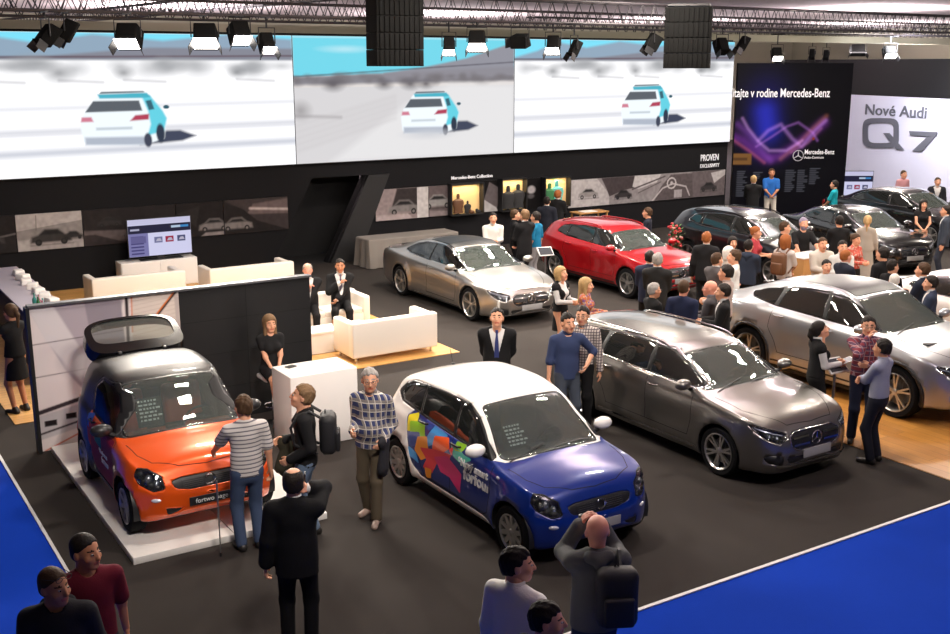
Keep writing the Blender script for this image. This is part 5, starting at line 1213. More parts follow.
def rc(P, a, b, ra, rb):
    a = np.asarray(a, float); e = np.asarray(b, float) - a; w = P - a; t = np.clip((w @ e) / max(e @ e, 1e-9), 0, 1)
    return np.sqrt(((w - t[:, None] * e) ** 2).sum(1)) - (ra + t * (rb - ra))
def el(P, c, r):
    r = np.asarray(r, float); return (np.sqrt((((P - np.asarray(c, float)) / r) ** 2).sum(1)) - 1) * r.min()
def sm(a, b, k): h = np.clip(.5 + .5 * (b - a) / k, 0, 1); return b + (a - b) * h - k * h * (1 - h)
def smu(L, k):
    d = L[0]
    for x in L[1:]: d = sm(d, x, k)
    return d
def ik(S, T, l1, l2, pole):
    S, T = Vector(S), Vector(T); d = T - S; L = d.length
    if L > (l1 + l2) * .995: T = S + d.normalized() * (l1 + l2) * .995; d = T - S; L = d.length
    L = max(L, abs(l1 - l2) + .01); u = d.normalized(); a = (l1 * l1 - l2 * l2 + L * L) / (2 * L); hh = math.sqrt(max(l1 * l1 - a * a, 0)); p = Vector(pole); p = p - u * p.dot(u)
    if p.length < 1e-5: p = u.orthogonal()
    return S + u * a + p.normalized() * hh, T
def cloth_mat(name, col, pat=None, col2=None, sc=1.0, col3=None):
    if name in MATS: return MATS[name]
    m = mat(name, col, .85, bump=.25, bscale=90, spec=.2)
    if pat:
        nt = m.node_tree; N = nt.nodes; L = nt.links; b = N['Principled BSDF']; tc = N.new('ShaderNodeTexCoord'); sp = N.new('ShaderNodeSeparateXYZ'); L.new(tc.outputs['Object'], sp.inputs[0])
        def band(sock, freq, thr):
            a = N.new('ShaderNodeMath'); a.operation = 'MULTIPLY'; a.inputs[1].default_value = freq; L.new(sock, a.inputs[0]); f = N.new('ShaderNodeMath'); f.operation = 'FRACT'; L.new(a.outputs[0], f.inputs[0])
            g = N.new('ShaderNodeMath'); g.operation = 'LESS_THAN'; g.inputs[1].default_value = thr; L.new(f.outputs[0], g.inputs[0]); return g.outputs[0]
        def mix(c1, c2, fac, mode='MIX'):
            x = N.new('ShaderNodeMix'); x.data_type = 'RGBA'; x.blend_type = mode; L.new(fac, x.inputs[0])
            for c, i in ((c1, 6), (c2, 7)):
                if isinstance(c, tuple): x.inputs[i].default_value = (*c, 1)
                else: L.new(c, x.inputs[i])
            return x.outputs[2]
        if pat == 'stripe': out = mix(col, col2, band(sp.outputs['Z'], 22 * sc, .3))
        elif pat == 'vstripe': out = mix(col, col2, band(sp.outputs['X'], 30 * sc, .35))
        elif pat == 'plaid':
            o1 = mix(col, col2, band(sp.outputs['Z'], 11 * sc, .42)); ad = N.new('ShaderNodeMath'); ad.operation = 'ADD'; L.new(sp.outputs['X'], ad.inputs[0]); L.new(sp.outputs['Y'], ad.inputs[1])
            hf = mix(o1, col2, band(ad.outputs[0], 12 * sc, .40)); out = mix(hf, col3 or (.6, .58, .55), band(ad.outputs[0], 12 * sc, .10)); out = mix(out, col3 or (.6, .58, .55), band(sp.outputs['Z'], 11 * sc, .10))
        elif pat == 'check': out = mix(mix(col, col2, band(sp.outputs['Z'], 26 * sc, .3)), col2, band(sp.outputs['X'], 28 * sc, .3))
        elif pat == 'print':
            vo = N.new('ShaderNodeTexVoronoi'); vo.inputs['Scale'].default_value = 16 * sc; L.new(tc.outputs['Object'], vo.inputs['Vector']); cr = N.new('ShaderNodeValToRGB'); cr.color_ramp.interpolation = 'CONSTANT'
            cr.color_ramp.elements[0].color = (*col, 1); cr.color_ramp.elements[1].position = .55; cr.color_ramp.elements[1].color = (*col2, 1); e = cr.color_ramp.elements.new(.8); e.color = (*(col3 or col), 1)
            sx = N.new('ShaderNodeSeparateColor'); L.new(vo.outputs['Color'], sx.inputs[0]); L.new(sx.outputs[0], cr.inputs[0]); out = cr.outputs[0]
        L.new(out, b.inputs['Base Color'])
    return m
SKINS = {'fair': srgb(214, 156, 124), 'tan': srgb(188, 128, 94), 'pink': srgb(220, 150, 126)}
def skin_mat(k): 
    m = mat('skin_' + k, SKINS[k], .5, bump=.05, bscale=60, var=.04, vscale=12); m.node_tree.nodes['Principled BSDF'].inputs['Subsurface Weight'].default_value = .0; return m
HAIRC = {'dark': (.014, .010, .008), 'brown': (.06, .032, .016), 'blond': (.42, .27, .12), 'grey': (.30, .28, .26), 'ginger': (.28, .09, .025), 'fairbrown': (.17, .10, .05), 'white': (.6, .57, .52), 'lilac': (.26, .22, .30)}
def hair_mat(k): return mat('hair_' + k, HAIRC[k], .6, bump=.6, bscale=70, var=.25, vscale=40, spec=.2)
EYEW = mat('eye_white', (.35, .32, .30), .3); EYED = mat('eye_iris', (.02, .015, .012), .15)
POSES = {  # right hand, left hand (x to the person's right, y forward, z up), elbow poles
    'down': ((.27, .03, .82), (-.27, .03, .82), (.3, -1, 0), (-.3, -1, 0)), 'behind': ((.05, -.17, .90), (-.05, -.17, .92), (1, -.3, 0), (-1, -.3, 0)),
    'crossed': ((-.12, .21, 1.17), (.12, .23, 1.14), (1, .1, -.6), (-1, .1, -.6)), 'front': ((.04, .24, .96), (-.04, .24, .97), (1, -.4, -.3), (-1, -.4, -.3)),
    'hold': ((.08, .30, 1.12), (-.08, .30, 1.12), (.3, -.5, -1), (-.3, -.5, -1)), 'phone': ((.115, .06, 1.53), (-.27, .02, .82), (.75, .25, -1), (-.3, -1, 0)), 'chin': ((.02, .16, 1.47), (-.02, .24, 1.14), (.7, .2, -1), (-1, .1, -.5)),
    'photo': ((.085, .25, 1.55), (-.085, .25, 1.55), (.55, .0, -1), (-.55, .0, -1)), 'reach': ((.27, .03, .84), (-.25, .42, 1.0), (.3, -1, 0), (-.6, -.6, -.6)), 'hip': ((.24, .10, 1.0), (-.27, .02, .82), (1, -.6, 0), (-.3, -1, 0)),
    'table': ((.22, .42, .95), (-.22, .42, .95), (.8, -.6, 0), (-.8, -.6, 0)), 'handhip': ((.27, .03, .82), (-.24, .10, 1.02), (.3, -1, 0), (-1, -.5, 0)), 'carry': ((.13, .22, 1.08), (-.19, .14, .98), (.25, -1, -.4), (-.25, -1, -.2)),
    'pocket': ((.20, .08, .90), (-.20, .08, .90), (.8, -.8, 0), (-.8, -.8, 0)), 'walk': ((.25, .16, .86), (-.26, -.12, .84), (.3, -1, 0), (-.3, -1, 0)),
    'sitmouth': ((.03, .15, .98), (.14, .34, .62), (.8, .2, -1), (-1, .1, -.3)), 'sitfold': ((-.02, .30, .66), (.03, .32, .70), (1, -.4, -.3), (-1, -.4, -.3))}
def person(loc, face, h, label, pose='down', top=('shirt', (.3, .3, .3)), legs=('trousers', (.02, .02, .025)), hair=('short', 'brown'), skin='fair', res=.016, lean=0, headyaw=0, headpitch=0, bulk=1.0, sex='m', shoes=(.015, .013, .012), stance=((.10, .0), (-.10, .0)), seat=None, tie=None, beard=False, glasses=False, group=None, sleeve=None, ties=None, hands=None, legw=1.0, inner=None, toeout=12):
    s = h / 1.75; rz = math.radians(57.5 - face - 90); root = empty('person', loc, rz, label, 'person', group); root.scale = (s, s, s)
    hz = .915 if seat is None else seat / s + .09
    hip = Vector((0, 0, hz)); fem = sex == 'f'
    R = Matrix.Rotation(math.radians(-lean), 3, 'X'); Rn = np.array(R)
    def T(p): p = Vector(p) - Vector((0, 0, .915)); return tuple(R @ p + hip)         # standard torso coordinates -> posed
    def Q(P): return (P - np.array(hip)) @ Rn + np.array([0, 0, .915])                    # posed points -> standard
    sw = .165 if fem else .188; rh, lh, pr, pl = POSES[pose] if isinstance(pose, str) else pose
    if hands: rh, lh = hands
    arms = []
    for sg, hd, pole in ((1, rh, pr), (-1, lh, pl)):
        S_ = Vector(T((sg * sw, -.01, 1.382))); el_, wr = ik(S_, Vector(hd) if seat is None else Vector(hd) + Vector((0, 0, 0)), .285, .25, pole); arms.append((S_, el_, wr))
    legj = []
    for sg, ft in ((1, stance[0]), (-1, stance[1])):
        H_ = hip + Vector((sg * .085, 0, -.02)); az = .085; A = Vector((ft[0], ft[1], az + (ft[2] if len(ft) > 2 else 0))); K, A2 = ik(H_, A, .425, .41, (sg * .12, 1, 0)); legj.append((H_, K, A2))
    b = bulk; wst = (.118 if fem else .135) * b; chs = (.140 if fem else .160) * (1 + (b - 1) * .5); pel = (.155 if fem else .150) * (1 + (b - 1) * .6)
    def torso(P, o=0.0, neck=True):
        q = Q(P); q2 = q.copy(); q2[:, 1] = q2[:, 1] / .66; L = [rc(q2, (0, 0, .93), (0, .0, 1.08), pel + o, wst + o) * .8, rc(q2, (0, 0, 1.08), (0, .0, 1.28), wst + o, chs + o) * .8, rc(q, (-sw + .045, -.012, 1.372), (sw - .045, -.012, 1.372), .052 + o, .052 + o), rc(q, (0, -.025, 1.44), (.12, -.015, 1.385), .040 + o, .042 + o), rc(q, (0, -.025, 1.44), (-.12, -.015, 1.385), .040 + o, .042 + o)]
        if fem: L += [el(q, (.065, .085, 1.25), (.06 + o, .055 + o, .06 + o)), el(q, (-.065, .085, 1.25), (.06 + o, .055 + o, .06 + o))]
        elif b > 1.08: L.append(el(q, (0, .06 * b, 1.07), (.12 * b + o, .09 * b + o, .13 + o)))
        return smu(L, .05)
    k_ = .85 if fem else 1.0
    def armd(P, o=0.0, frac=1.0, flare=0.0):
        L = []
        for S_, E_, W_ in arms:
            if frac <= .5:
                t = frac * 2; E2 = S_.lerp(E_, t); L.append(rc(P, S_, E2, .050 * k_ + o, (.046 + .004 * t) * k_ + o + flare))
            else:
                L.append(rc(P, S_, E_, .050 * k_ + o, .040 * k_ + o)); t = (frac - .5) * 2; L.append(rc(P, E_, E_.lerp(W_, t), .040 * k_ + o, (.028 + (1 - t) * .01) * k_ + o + flare))
        return L
    def legd(P, o=0.0, frac=1.0, flare=0.0):
        L = []
        for H_, K_, A_ in legj:
            if frac <= .5: L.append(rc(P, H_, H_.lerp(K_, frac * 2), .080 * legw + o, .062 + o + flare))
            else: L.append(rc(P, H_, K_, .080 * legw + o, .054 + o)); L.append(rc(P, K_, K_.lerp(A_, (frac - .5) * 2), .054 + o, .038 + o + flare))
        return L
    def bounds(pts, m): a = np.array([tuple(p) for p in pts]); return a.min(0) - m, a.max(0) + m
    tor_pts = [T((x, y, z)) for x in (-.2 * b, .2 * b) for y in (-.13 * b, .15 * b) for z in (.85, 1.47)]
    apts = [p for a in arms for p in a]; lpts = [p for l in legj for p in l]; SK = skin_mat(skin)
    # ---- body
    hc = Vector(T((0, .015, 1.605))); Hm = R.to_4x4() @ Matrix.Rotation(math.radians(-headyaw), 4, 'Z') @ Matrix.Rotation(math.radians(-headpitch), 4, 'X')
    H3 = np.array(Hm.to_3x3()) * 1.09
    lo, hi = bounds(tor_pts + apts + lpts, .10); nb = T((0, -.02, 1.50))
    V1, F1 = nets(lambda P: smu([torso(P)] + armd(P) + legd(P) + [rc(P, T((0, -.02, 1.38)), nb, .055, .052)], .03), lo, hi, max(res * 1.25, .018))
    fs = .85 if not fem else .80
    def head(P):   # head frame
        L = [el(P, (0, -.018, .035), (.076, .096, .086)), el(P, (0, .018, -.03), (.062 * (1 if not fem else .94), .078, .082))]; d = smu(L, .03)
        d = sm(d, el(P, (0, .055, -.092), (.030, .030, .024)), .03); d = sm(d, rc(P, (0, -.02, -.06), (0, -.035, -.16), .052 * (.88 if fem else 1), .054 * (.88 if fem else 1)), .03)
        for sx in (-1, 1): d = np.maximum(d, -el(P, (sx * .031, .108, .006), (.017, .018, .012))); d = sm(d, el(P, (sx * .077, -.012, -.008), (.011, .020, .031)), .008); d = sm(d, el(P, (sx * .045, .06, -.03), (.02, .02, .02)), .02)
        d = sm(d, rc(P, (0, .090, .012), (0, .108, -.030), .008, .014), .012); d = sm(d, el(P, (0, .088, -.060), (.024, .012, .009)), .006); return d
    hr = .008 if res < .02 else .011
    V2, F2 = nets(head, np.array((-.11, -.14, -.19)), np.array((.11, .15, .14)), hr)
    cen = V2[F2].mean(1); mi2 = np.zeros(len(F2), int)
    mi2[(np.abs(cen[:, 0]) < .026) & (cen[:, 2] > -.071) & (cen[:, 2] < -.050) & (cen[:, 1] > .08)] = 1
    mi2[(np.abs(cen[:, 0]) > .012) & (np.abs(cen[:, 0]) < .052) & (cen[:, 2] > .022) & (cen[:, 2] < .034) & (cen[:, 1] > .06)] = 2
    if beard: mi2[(cen[:, 2] < -.045) & (cen[:, 2] > -.125) & (cen[:, 1] > .0) & ~((np.abs(cen[:, 0]) < .02) & (cen[:, 2] > -.07))] = 2
    V2 = V2 @ H3.T + np.array(hc)
    mbv = [V1, V2]; mbf = [F1, F2 + len(V1)]; mis = [np.zeros(len(F1), int), mi2]; cntv = len(V1) + len(V2)
    for (S_, E_, W_), sg in zip(arms, (1, -1)):      # hands with four fingers and a thumb
        d = (W_ - E_).normalized(); nrm = Vector((-sg, 0, 0)); nrm = nrm - d * nrm.dot(d)
        if nrm.length < .2: nrm = Vector((0, 0, 1)) - d * d.z
        nrm.normalize(); ac = d.cross(nrm).normalized(); W0 = W_; segs = []
        if ac.y < 0: ac = -ac
        curl = .75 if pose not in ('down', 'behind', 'walk') else .45
        for q, (o_, L1, r_) in enumerate(((.030, .072, .0095), (.010, .080, .0098), (-.010, .075, .0095), (-.029, .060, .0085))):
            kb = W0 + d * (.088 - .004 * abs(q - 1)) + ac * o_; d1 = (d * math.cos(curl * .6) + nrm * math.sin(curl * .6)); d2 = (d * math.cos(curl * 1.7) + nrm * math.sin(curl * 1.7))
            m1 = kb + d1 * L1 * .55; e1 = m1 + d2 * L1 * .45; segs += [(W0 + d * .012 + ac * o_ * .6, kb, .0155, .0125), (kb, m1, r_ + .001, r_), (m1, e1, r_, r_ * .8)]
        tb = W0 + d * .022 + ac * .026; tm = tb + (d * .75 + ac * .55 + nrm * .35).normalized() * .042; te = tm + (d * .9 + ac * .1 + nrm * .45).normalized() * .034; segs += [(tb, tm, .014, .011), (tm, te, .011, .009)]
        pts = [p for sgm in segs for p in sgm[:2]]; l2, h2 = bounds(pts, .022)
        V3, F3 = nets(lambda P: smu([rc(P, a, b_, ra * 1.05, rb * 1.05) for a, b_, ra, rb in segs] + [rc(P, W_ - d * .03, W_ + d * .02, .027 * k_, .022)], .004), l2, h2, .0065 if res < .02 else .0085)
        mbv.append(V3); mbf.append(F3 + cntv); mis.append(np.zeros(len(F3), int)); cntv += len(V3)
    ev = MB()
    for sx in (-1, 1):
        ev.ell((sx * .031, .084, .006), (.011, .010, .006), EYEW, 8, 6); ev.ell((sx * .031, .0925, .006), (.0062, .004, .0058), EYED, 8, 5)
    EV = np.array(ev.v) @ H3.T + np.array(hc); V = np.vstack(mbv + [EV]); F = [tuple(f) for ff in mbf for f in ff] + [tuple(i + cntv for i in f) for f in ev.f]
    mi = list(np.concatenate(mis)) + [3 + k for k in ev.mi]; HM = hair_mat(hair[1])
    LIP = mat('lips', tuple(c * f for c, f in zip(SKINS['fair'], (.75, .42, .42))), .4)
    np_mesh('body', V, F, None, root, mi, [SK, LIP, HM, EYEW, EYED])
    def cloth(name, f, pts, m, r=None, marg=.10):
        l_, h_ = bounds(pts, marg); V_, F_ = nets(f, l_, h_, r or res)
        return np_mesh(name, V_, F_, m, root) if len(F_) else None
    # ---- lower clothing
    lk, lc = legs[0], legs[1]
    LM = lc if (lc is None or hasattr(lc, 'name')) else cloth_mat('cloth_%s_%02x%02x%02x' % (lk, *[int(255 * c) for c in lc]), lc)
    if lk in ('trousers', 'shorts'):
        fr = 1.0 if lk == 'trousers' else .5
        def ft(P): q = Q(P); q2 = q.copy(); q2[:, 1] /= .72; pv = rc(q2, (0, 0, .90), (0, 0, 1.0), pel + .010, wst + .022) * .85; return np.maximum(np.maximum(smu([pv] + legd(P, .014, fr, .010), .035), q[:, 2] - 1.02), .035 - P[:, 2])
        cloth('trousers', ft, lpts + [T((.18, .14, 1.0)), T((-.18, -.12, 1.0))], LM)
    if lk in ('skirt', 'dress', 'coat'):
        hem = legs[2] if len(legs) > 2 else .52
        def fk(P):
            q2 = P.copy(); q2[:, 1] = q2[:, 1] / .74; L = [rc(q2, (0, 0, 1.0), (0, 0, hem - .1), wst + .025, pel + (.03 if lk != 'coat' else .09)) * .85]
            if seat is not None: L = [rc(P, H_, H_.lerp(K_, .85), .105, .09) for H_, K_, A_ in legj] + [rc(P, hip, hip + Vector((0, 0, .1)), .14, .12)]
            d = smu(L, .05); return np.maximum(np.maximum(d, P[:, 2] - (1.02 if seat is None else hip.z + .12)), (hem if seat is None else .3) - P[:, 2])
        cloth('skirt', fk, lpts + [(0.24, .2, 1.0), (-.24, -.2, 1.0)], LM)
        if legs[-1] == 'tights': pass
    # ---- shoes
    SH = shoes if hasattr(shoes, 'name') else mat('shoe_%02x%02x%02x' % tuple(int(255 * c) for c in shoes), shoes, .45)
    for (H_, K_, A_), sg in zip(legj, (1, -1)):
        a = math.radians(toeout) * sg; fd = Vector((math.sin(a), math.cos(a), 0)); gz = max(A_.z - .085, 0)
        he = Vector((A_.x, A_.y, gz + .038)) - fd * .035; to = Vector((A_.x, A_.y, gz + .030)) + fd * .15
        l_, h_ = bounds([he, to, A_], .06); V_, F_ = nets(lambda P: np.maximum(smu([rc(P, he, to, .040, .036), rc(P, A_ + Vector((0, 0, .01)), he, .044, .040)], .03), gz + .0005 - P[:, 2]), l_, h_, .012); np_mesh('shoe', V_, F_, SH, root)
    # ---- upper clothing
    tk, tcol = top[0], top[1]; TM = tcol if hasattr(tcol, 'name') else cloth_mat('cloth_%s_%02x%02x%02x' % (tk, *[int(255 * c) for c in tcol]), tcol)
    def up(P, o, frac, hem, flare=.0, vee=False, kneck=True):
        q = Q(P); q2 = q.copy(); q2[:, 1] /= .70; L = [torso(P, o)] + armd(P, o, frac, flare) + [rc(q2, (0, 0, 1.05), (0, 0, hem - .05), wst + o + .012, pel + o + .012) * .85]
        d = smu(L, .03); d = np.maximum(d, hem - q[:, 2]); d = np.maximum(d, -rc(q, (0, 0.02, 1.47), (0, 0.03, 1.56), .058, .10))
        if vee: w = .018 + .085 * np.clip((q[:, 2] - 1.10) / .34, 0, 1.2); d = np.maximum(d, -np.maximum(np.maximum(np.abs(q[:, 0]) - w, 1.10 - q[:, 2]), -q[:, 1] + .02))
        return d
    upts = tor_pts + apts + [T((0, 0, .74))]
    if tk in ('shirt', 'tshirt', 'sweater', 'hoodie', 'blouse'):
        fr = sleeve if sleeve is not None else {'shirt': 1.0, 'tshirt': .40, 'sweater': 1.0, 'hoodie': 1.0, 'blouse': 1.0}[tk]
        hem = top[2] if len(top) > 2 else {'shirt': .90, 'tshirt': .86, 'sweater': .86, 'hoodie': .84, 'blouse': .95}[tk]; o = {'hoodie': .026, 'sweater': .020}.get(tk, .014)
        cloth(tk, lambda P: up(P, o, fr, hem, .006), upts, TM)
        if tk == 'hoodie': cloth('hood', lambda P: np.maximum(smu([rc(Q(P), (-.07, -.075, 1.44), (.07, -.075, 1.44), .05, .05), rc(Q(P), (0, -.09, 1.40), (0, -.10, 1.33), .055, .03)], .04), -1.0 - P[:, 2]), [T((-.12, -.15, 1.3)), T((.12, 0, 1.5))], TM, marg=.05)
        if tk == 'shirt': cloth('collar', lambda P: np.maximum(np.abs(rc(Q(P), (0, -.02, 1.45), (0, -.005, 1.495), .068, .060)) - .006, np.maximum(1.44 - Q(P)[:, 2], Q(P)[:, 2] - 1.505)), [T((-.07, -.08, 1.44)), T((.07, .07, 1.5))], TM, .008, .03)
    if tk in ('suit', 'vest', 'jacket'):
        inc = inner or (.62, .61, .60); IM = inc if hasattr(inc, 'name') else cloth_mat('cloth_shirt_%02x%02x%02x' % tuple(int(255 * c) for c in inc), inc)
        cloth('shirt', lambda P: up(P, .012, 1.0, .92, .006), upts, IM)
        cloth('collar', lambda P: np.maximum(np.abs(rc(Q(P), (0, -.02, 1.45), (0, -.005, 1.495), .068, .060)) - .006, np.maximum(1.44 - Q(P)[:, 2], Q(P)[:, 2] - 1.515)), [T((-.07, -.08, 1.44)), T((.07, .07, 1.52))], IM, .008, .03)
        fr = .93 if tk != 'vest' else .03; cloth('jacket' if tk != 'vest' else 'waistcoat', lambda P: up(P, .028 if tk != 'vest' else .022, fr, .78 if tk != 'vest' else .92, .012, True), upts, TM)
        if tie:
            tm_ = cloth_mat('tie_%02x%02x%02x' % tuple(int(255 * c) for c in tie), tie); tb = MB(); pr_ = [(1.455, .078, .018), (1.43, .092, .020), (1.40, .100, .013), (1.30, .128, .024), (1.16, .128, .032), (1.08, .124, .030)]
            V_ = []
            for z, y, w in pr_: V_ += [T((-w, y, z)), T((w, y, z)), T((w, y - .012, z)), T((-w, y - .012, z))]
            tb.add(V_, [(4 * i, 4 * i + 1, 4 * i + 5, 4 * i + 4) for i in range(5)] + [(4 * i + 1, 4 * i + 2, 4 * i + 6, 4 * i + 5) for i in range(5)] + [(4 * i + 3, 4 * i, 4 * i + 4, 4 * i + 7) for i in range(5)]); tb.build('tie', tm_, root)
    if tk == 'dress':
        hem = top[2] if len(top) > 2 else .50
        def fd_(P):
            q2 = P.copy(); q2[:, 1] /= .76; L = [up(P, .014, top[3] if len(top) > 3 else .2, .93, .0)]
            if seat is None: L.append(rc(q2, (0, 0, 1.0), (0, 0, hem - .1), wst + .022, pel + (.035 if hem > .3 else .11)) * .85)
            else: L += [rc(P, H_, H_.lerp(K_, .8), .10, .085) for H_, K_, A_ in legj]
            return np.maximum(smu(L, .04), (hem if seat is None else hip.z - .14) - P[:, 2])
        cloth('dress', fd_, upts + lpts + [(.2, .2, hem), (-.2, -.2, hem)], TM)
    # ---- hair
    hk = hair[0]
    if hk != 'bald':
        th = {'short': .008, 'crop': .006, 'balding': .008, 'long': .016, 'pony': .012, 'curly': .022, 'bob': .020, 'bun': .012, 'scarf': .02, 'cap': .012}.get(hk, .011)
        def fh(P):
            base = sm(el(P, (0, -.018, .035), (.076 + th, .096 + th, .086 + th)), el(P, (0, -.03, -.02), (.070 + th, .075 + th, .07)), .02); cut = .80 * P[:, 1] - P[:, 2] + (0.0 if hk != 'crop' else .006)
            if hk in ('long', 'bob', 'pony', 'bun', 'curly'): cut = np.minimum(.80 * P[:, 1] - P[:, 2], np.maximum(P[:, 1] - .045, -1)) if hk in ('long', 'bob') else cut
            if hk in ('short', 'crop', 'balding', 'curly', 'cap'):
                cut = np.minimum(.85 * P[:, 1] - P[:, 2] + .010, np.maximum(P[:, 1] + .004, -.062 - P[:, 2])); cut = cut + .008 * np.sin(P[:, 0] * 95 + P[:, 1] * 40) * np.cos(P[:, 2] * 80) + .004 * np.sin(P[:, 0] * 210 + 1)
                d = -sm(-base, -cut, .022)
            else: d = np.maximum(base, cut)
            if hk in ('short', 'curly'): d = d + .0045 * np.sin(P[:, 0] * 150 + P[:, 1] * 40) * np.sin(P[:, 1] * 70 + P[:, 2] * 50) - .003 * np.sin(P[:, 0] * 60 + .7)
            if hk == 'balding': d = np.maximum(d, -el(P, (0, .03, .12), (.062, .11, .07)))
            if hk == 'long':
                for sx in (-1, 1): d = sm(d, rc(P, (sx * .062, -.02, .02), (sx * .075, .005, -.20), .03, .026), .03)
                d = sm(d, rc(P * np.array([1, 1.25, 1]), (0, -.075, .02), (0, -.125, -.26), .085, .055), .03)
            if hk == 'bob':
                for sx in (-1, 1): d = sm(d, rc(P, (sx * .066, -.02, .03), (sx * .070, -.01, -.10), .028, .026), .03)
                d = sm(d, rc(P, (0, -.07, .02), (0, -.07, -.09), .07, .065), .03)
            if hk == 'pony': d = sm(d, rc(P, (0, -.115, .05), (0, -.15, -.02), .028, .03), .02); d = sm(d, rc(P, (0, -.15, -.02), (0, -.14, -.20), .03, .012), .02)
            if hk == 'bun': d = sm(d, el(P, (0, -.115, .07), (.045, .04, .04)), .015)
            return np.maximum(d, -el(P, (0, .075, -.02), (.060, .055, .080)))
        V_, F_ = nets(fh, np.array((-.13, -.22, -.34 if hk in ('long',) else -.24)), np.array((.13, .14, .17)), hr)
        np_mesh('hair', V_ @ H3.T + np.array(hc), F_, HM, root)
    if glasses:
        g = MB()
        for sx in (-1, 1):
            g.tube([tuple(Vector((sx * .032 + .021 * math.cos(a), .106, .004 + .015 * math.sin(a)))) for a in np.linspace(0, 2 * math.pi, 13)[:-1]], .0022, None, 5, closed=True); g.tube([(sx * .053, .104, .01), (sx * .078, .0, .006)], .002, None, 5)
        g.tube([(-.011, .108, .006), (.011, .108, .006)], .002, None, 5); zz = .075 if glasses == 'up' else 0
        g.v = [tuple(np.array((v[0] * (1.1 if zz else 1), v[1] - (.01 if zz else 0), v[2] + zz)) @ H3.T + np.array(hc)) for v in g.v]; g.build('glasses', BLACKP, root)
    root['_w'] = 0; del root['_w']
    def wpt(p): v = Matrix.Rotation(rz, 3, 'Z') @ (Vector(p) * s); return Vector(loc) + v
    return dict(root=root, arms=arms, T=T, wpt=wpt, rz=rz, s=s, R=R, hc=hc)
def at_head(px, py, h, gz=0.0):
    p = G(px, py, h + gz); return (p[0], p[1], gz)

# ================================================================== FURNITURE AND FITTINGS
LEA = mat('leather_cream', (.78, .72, .64), .45, bump=.08, bscale=50); WHL = mat('laminate_white', (.78, .76, .73), .35); BLKL = mat('panel_black', (.012, .012, .013), .45, spec=.3, var=.08, vscale=2)
# platform under the orange car: four white boards
pt = empty('car_platform', (3.72, 12.95, 0), 0, 'low white platform of four boards under the orange car', 'platform')
for ix in (0, 1):
    for iy in (0, 1, 2):
        mb = MB(); mb.box((-.56 + 1.12 * ix, -1.49 + 1.35 * iy, .04), (1.112, 1.342, .08), WHL, bev=.004); mb.build('board', WHL, pt)
# L-shaped photo wall behind it
pn = empty('photo_wall', (4.5, 14.9, 0), 0, 'free-standing partition, printed picture on its left and black on its right', 'partition')
mb = MB(); mb.box((0, .06, 1.01), (4.04, .10, 2.02), BLKL); mb.build('panel', BLKL, pn, smooth=False)
mb = MB(); mb.box((0, .0, 2.035), (4.04, .14, .03), mat('rail_grey', (.12, .12, .13), .4, .6)); mb.build('top_rail', BLKL, pn, smooth=False)
for x in (-.0, .67, 1.34):
    pass
jm = MB()
for z in (.5, 1.02, 1.53): jm.box((1.0, .008, z), (2.02, .002, .008), mat('gap_black', (.004, .004, .004), .9))
jm.box((1.0, .008, 1.0), (.008, .002, 2.0), mat('gap_black', (.004, .004, .004), .9)); jm.build('panel_gap', None, pn, smooth=False)
P = Pic(1.0, 170, (214, 204, 204)); ex = lambda px: (px - 28) / 152; 
P.poly([(0, 1), (.62, 1), (.50, .5), (.40, .25), (.20, .55)], (168, 158, 166), 2).poly([(.36, 1), (.60, 1), (.62, .45), (.40, .62)], (140, 132, 142), 2).poly([(.0, 1), (.16, 1), (.34, .62), (.30, .45), (.1, .75)], (208, 202, 204), 3)
P.poly([(.64, .35), (.68, 1), (1, 1), (1, .3)], (206, 194, 186), 1.5)
for k in range(9): P.line([(.66, .96 - .03 * k), (1, 1.0 - .03 * k)], .004, (176, 160, 152), 1, .6)
P.line([(.63, .62), (.64, 1)], .022, (48, 40, 44)); P.line([(.80, .80), (.98, 1.0)], .022, (58, 48, 50)); P.line([(.79, .80), (.97, 1.0)], .008, (226, 120, 50)); P.line([(.665, .75), (.675, 1)], .008, (205, 110, 55))
P.poly([(.86, .50), (.99, .80), (1, .4)], (226, 218, 214), 1.5); P.rect(.97, .52, 1.0, .96, (180, 168, 164))
for y0, y1 in ((.745, .77), (.52, .545)): P.line([(0, y0), (.6, y1)], .006, (92, 84, 88), 1.2)
P.ell(.30, .60, .17, .15, (168, 160, 166), .3, .4); P.ell(.30, .60, .12, .11, (192, 184, 188), .3, .6)
P.line([(0, .27), (.62, .40)], .03, (54, 46, 50)); P.poly([(0, .25), (.5, .33), (.5, .17), (0, .08)], (182, 178, 182), 2); P.rect(.04, .17, .12, .21, (30, 26, 28)); P.rect(.18, .20, .25, .24, (30, 26, 28)); P.rect(.28, .24, .38, .36, (212, 122, 66)); P.line([(0, .12), (.5, .22)], .014, (60, 52, 56)); P.line([(.03, .0), (.45, .16)], .01, (196, 96, 60)); P.line([(.2, .0), (.5, .10)], .01, (190, 90, 56)); P.rect(.43, .38, .48, .50, (96, 90, 96))
P.build('print', -2.015, .005, 2.02, 2.01, .004, MUR, pn)
# return panel on the left side of the photo wall (dark, edge seen from the front)
mb = MB(); mb.box((2.47, 14.90, 1.01), (.05, .16, 2.03), BLKL); o = mb.build('corner_post', BLKL, smooth=False); tag(o, 'dark upright post at the left edge of the printed partition', 'post')
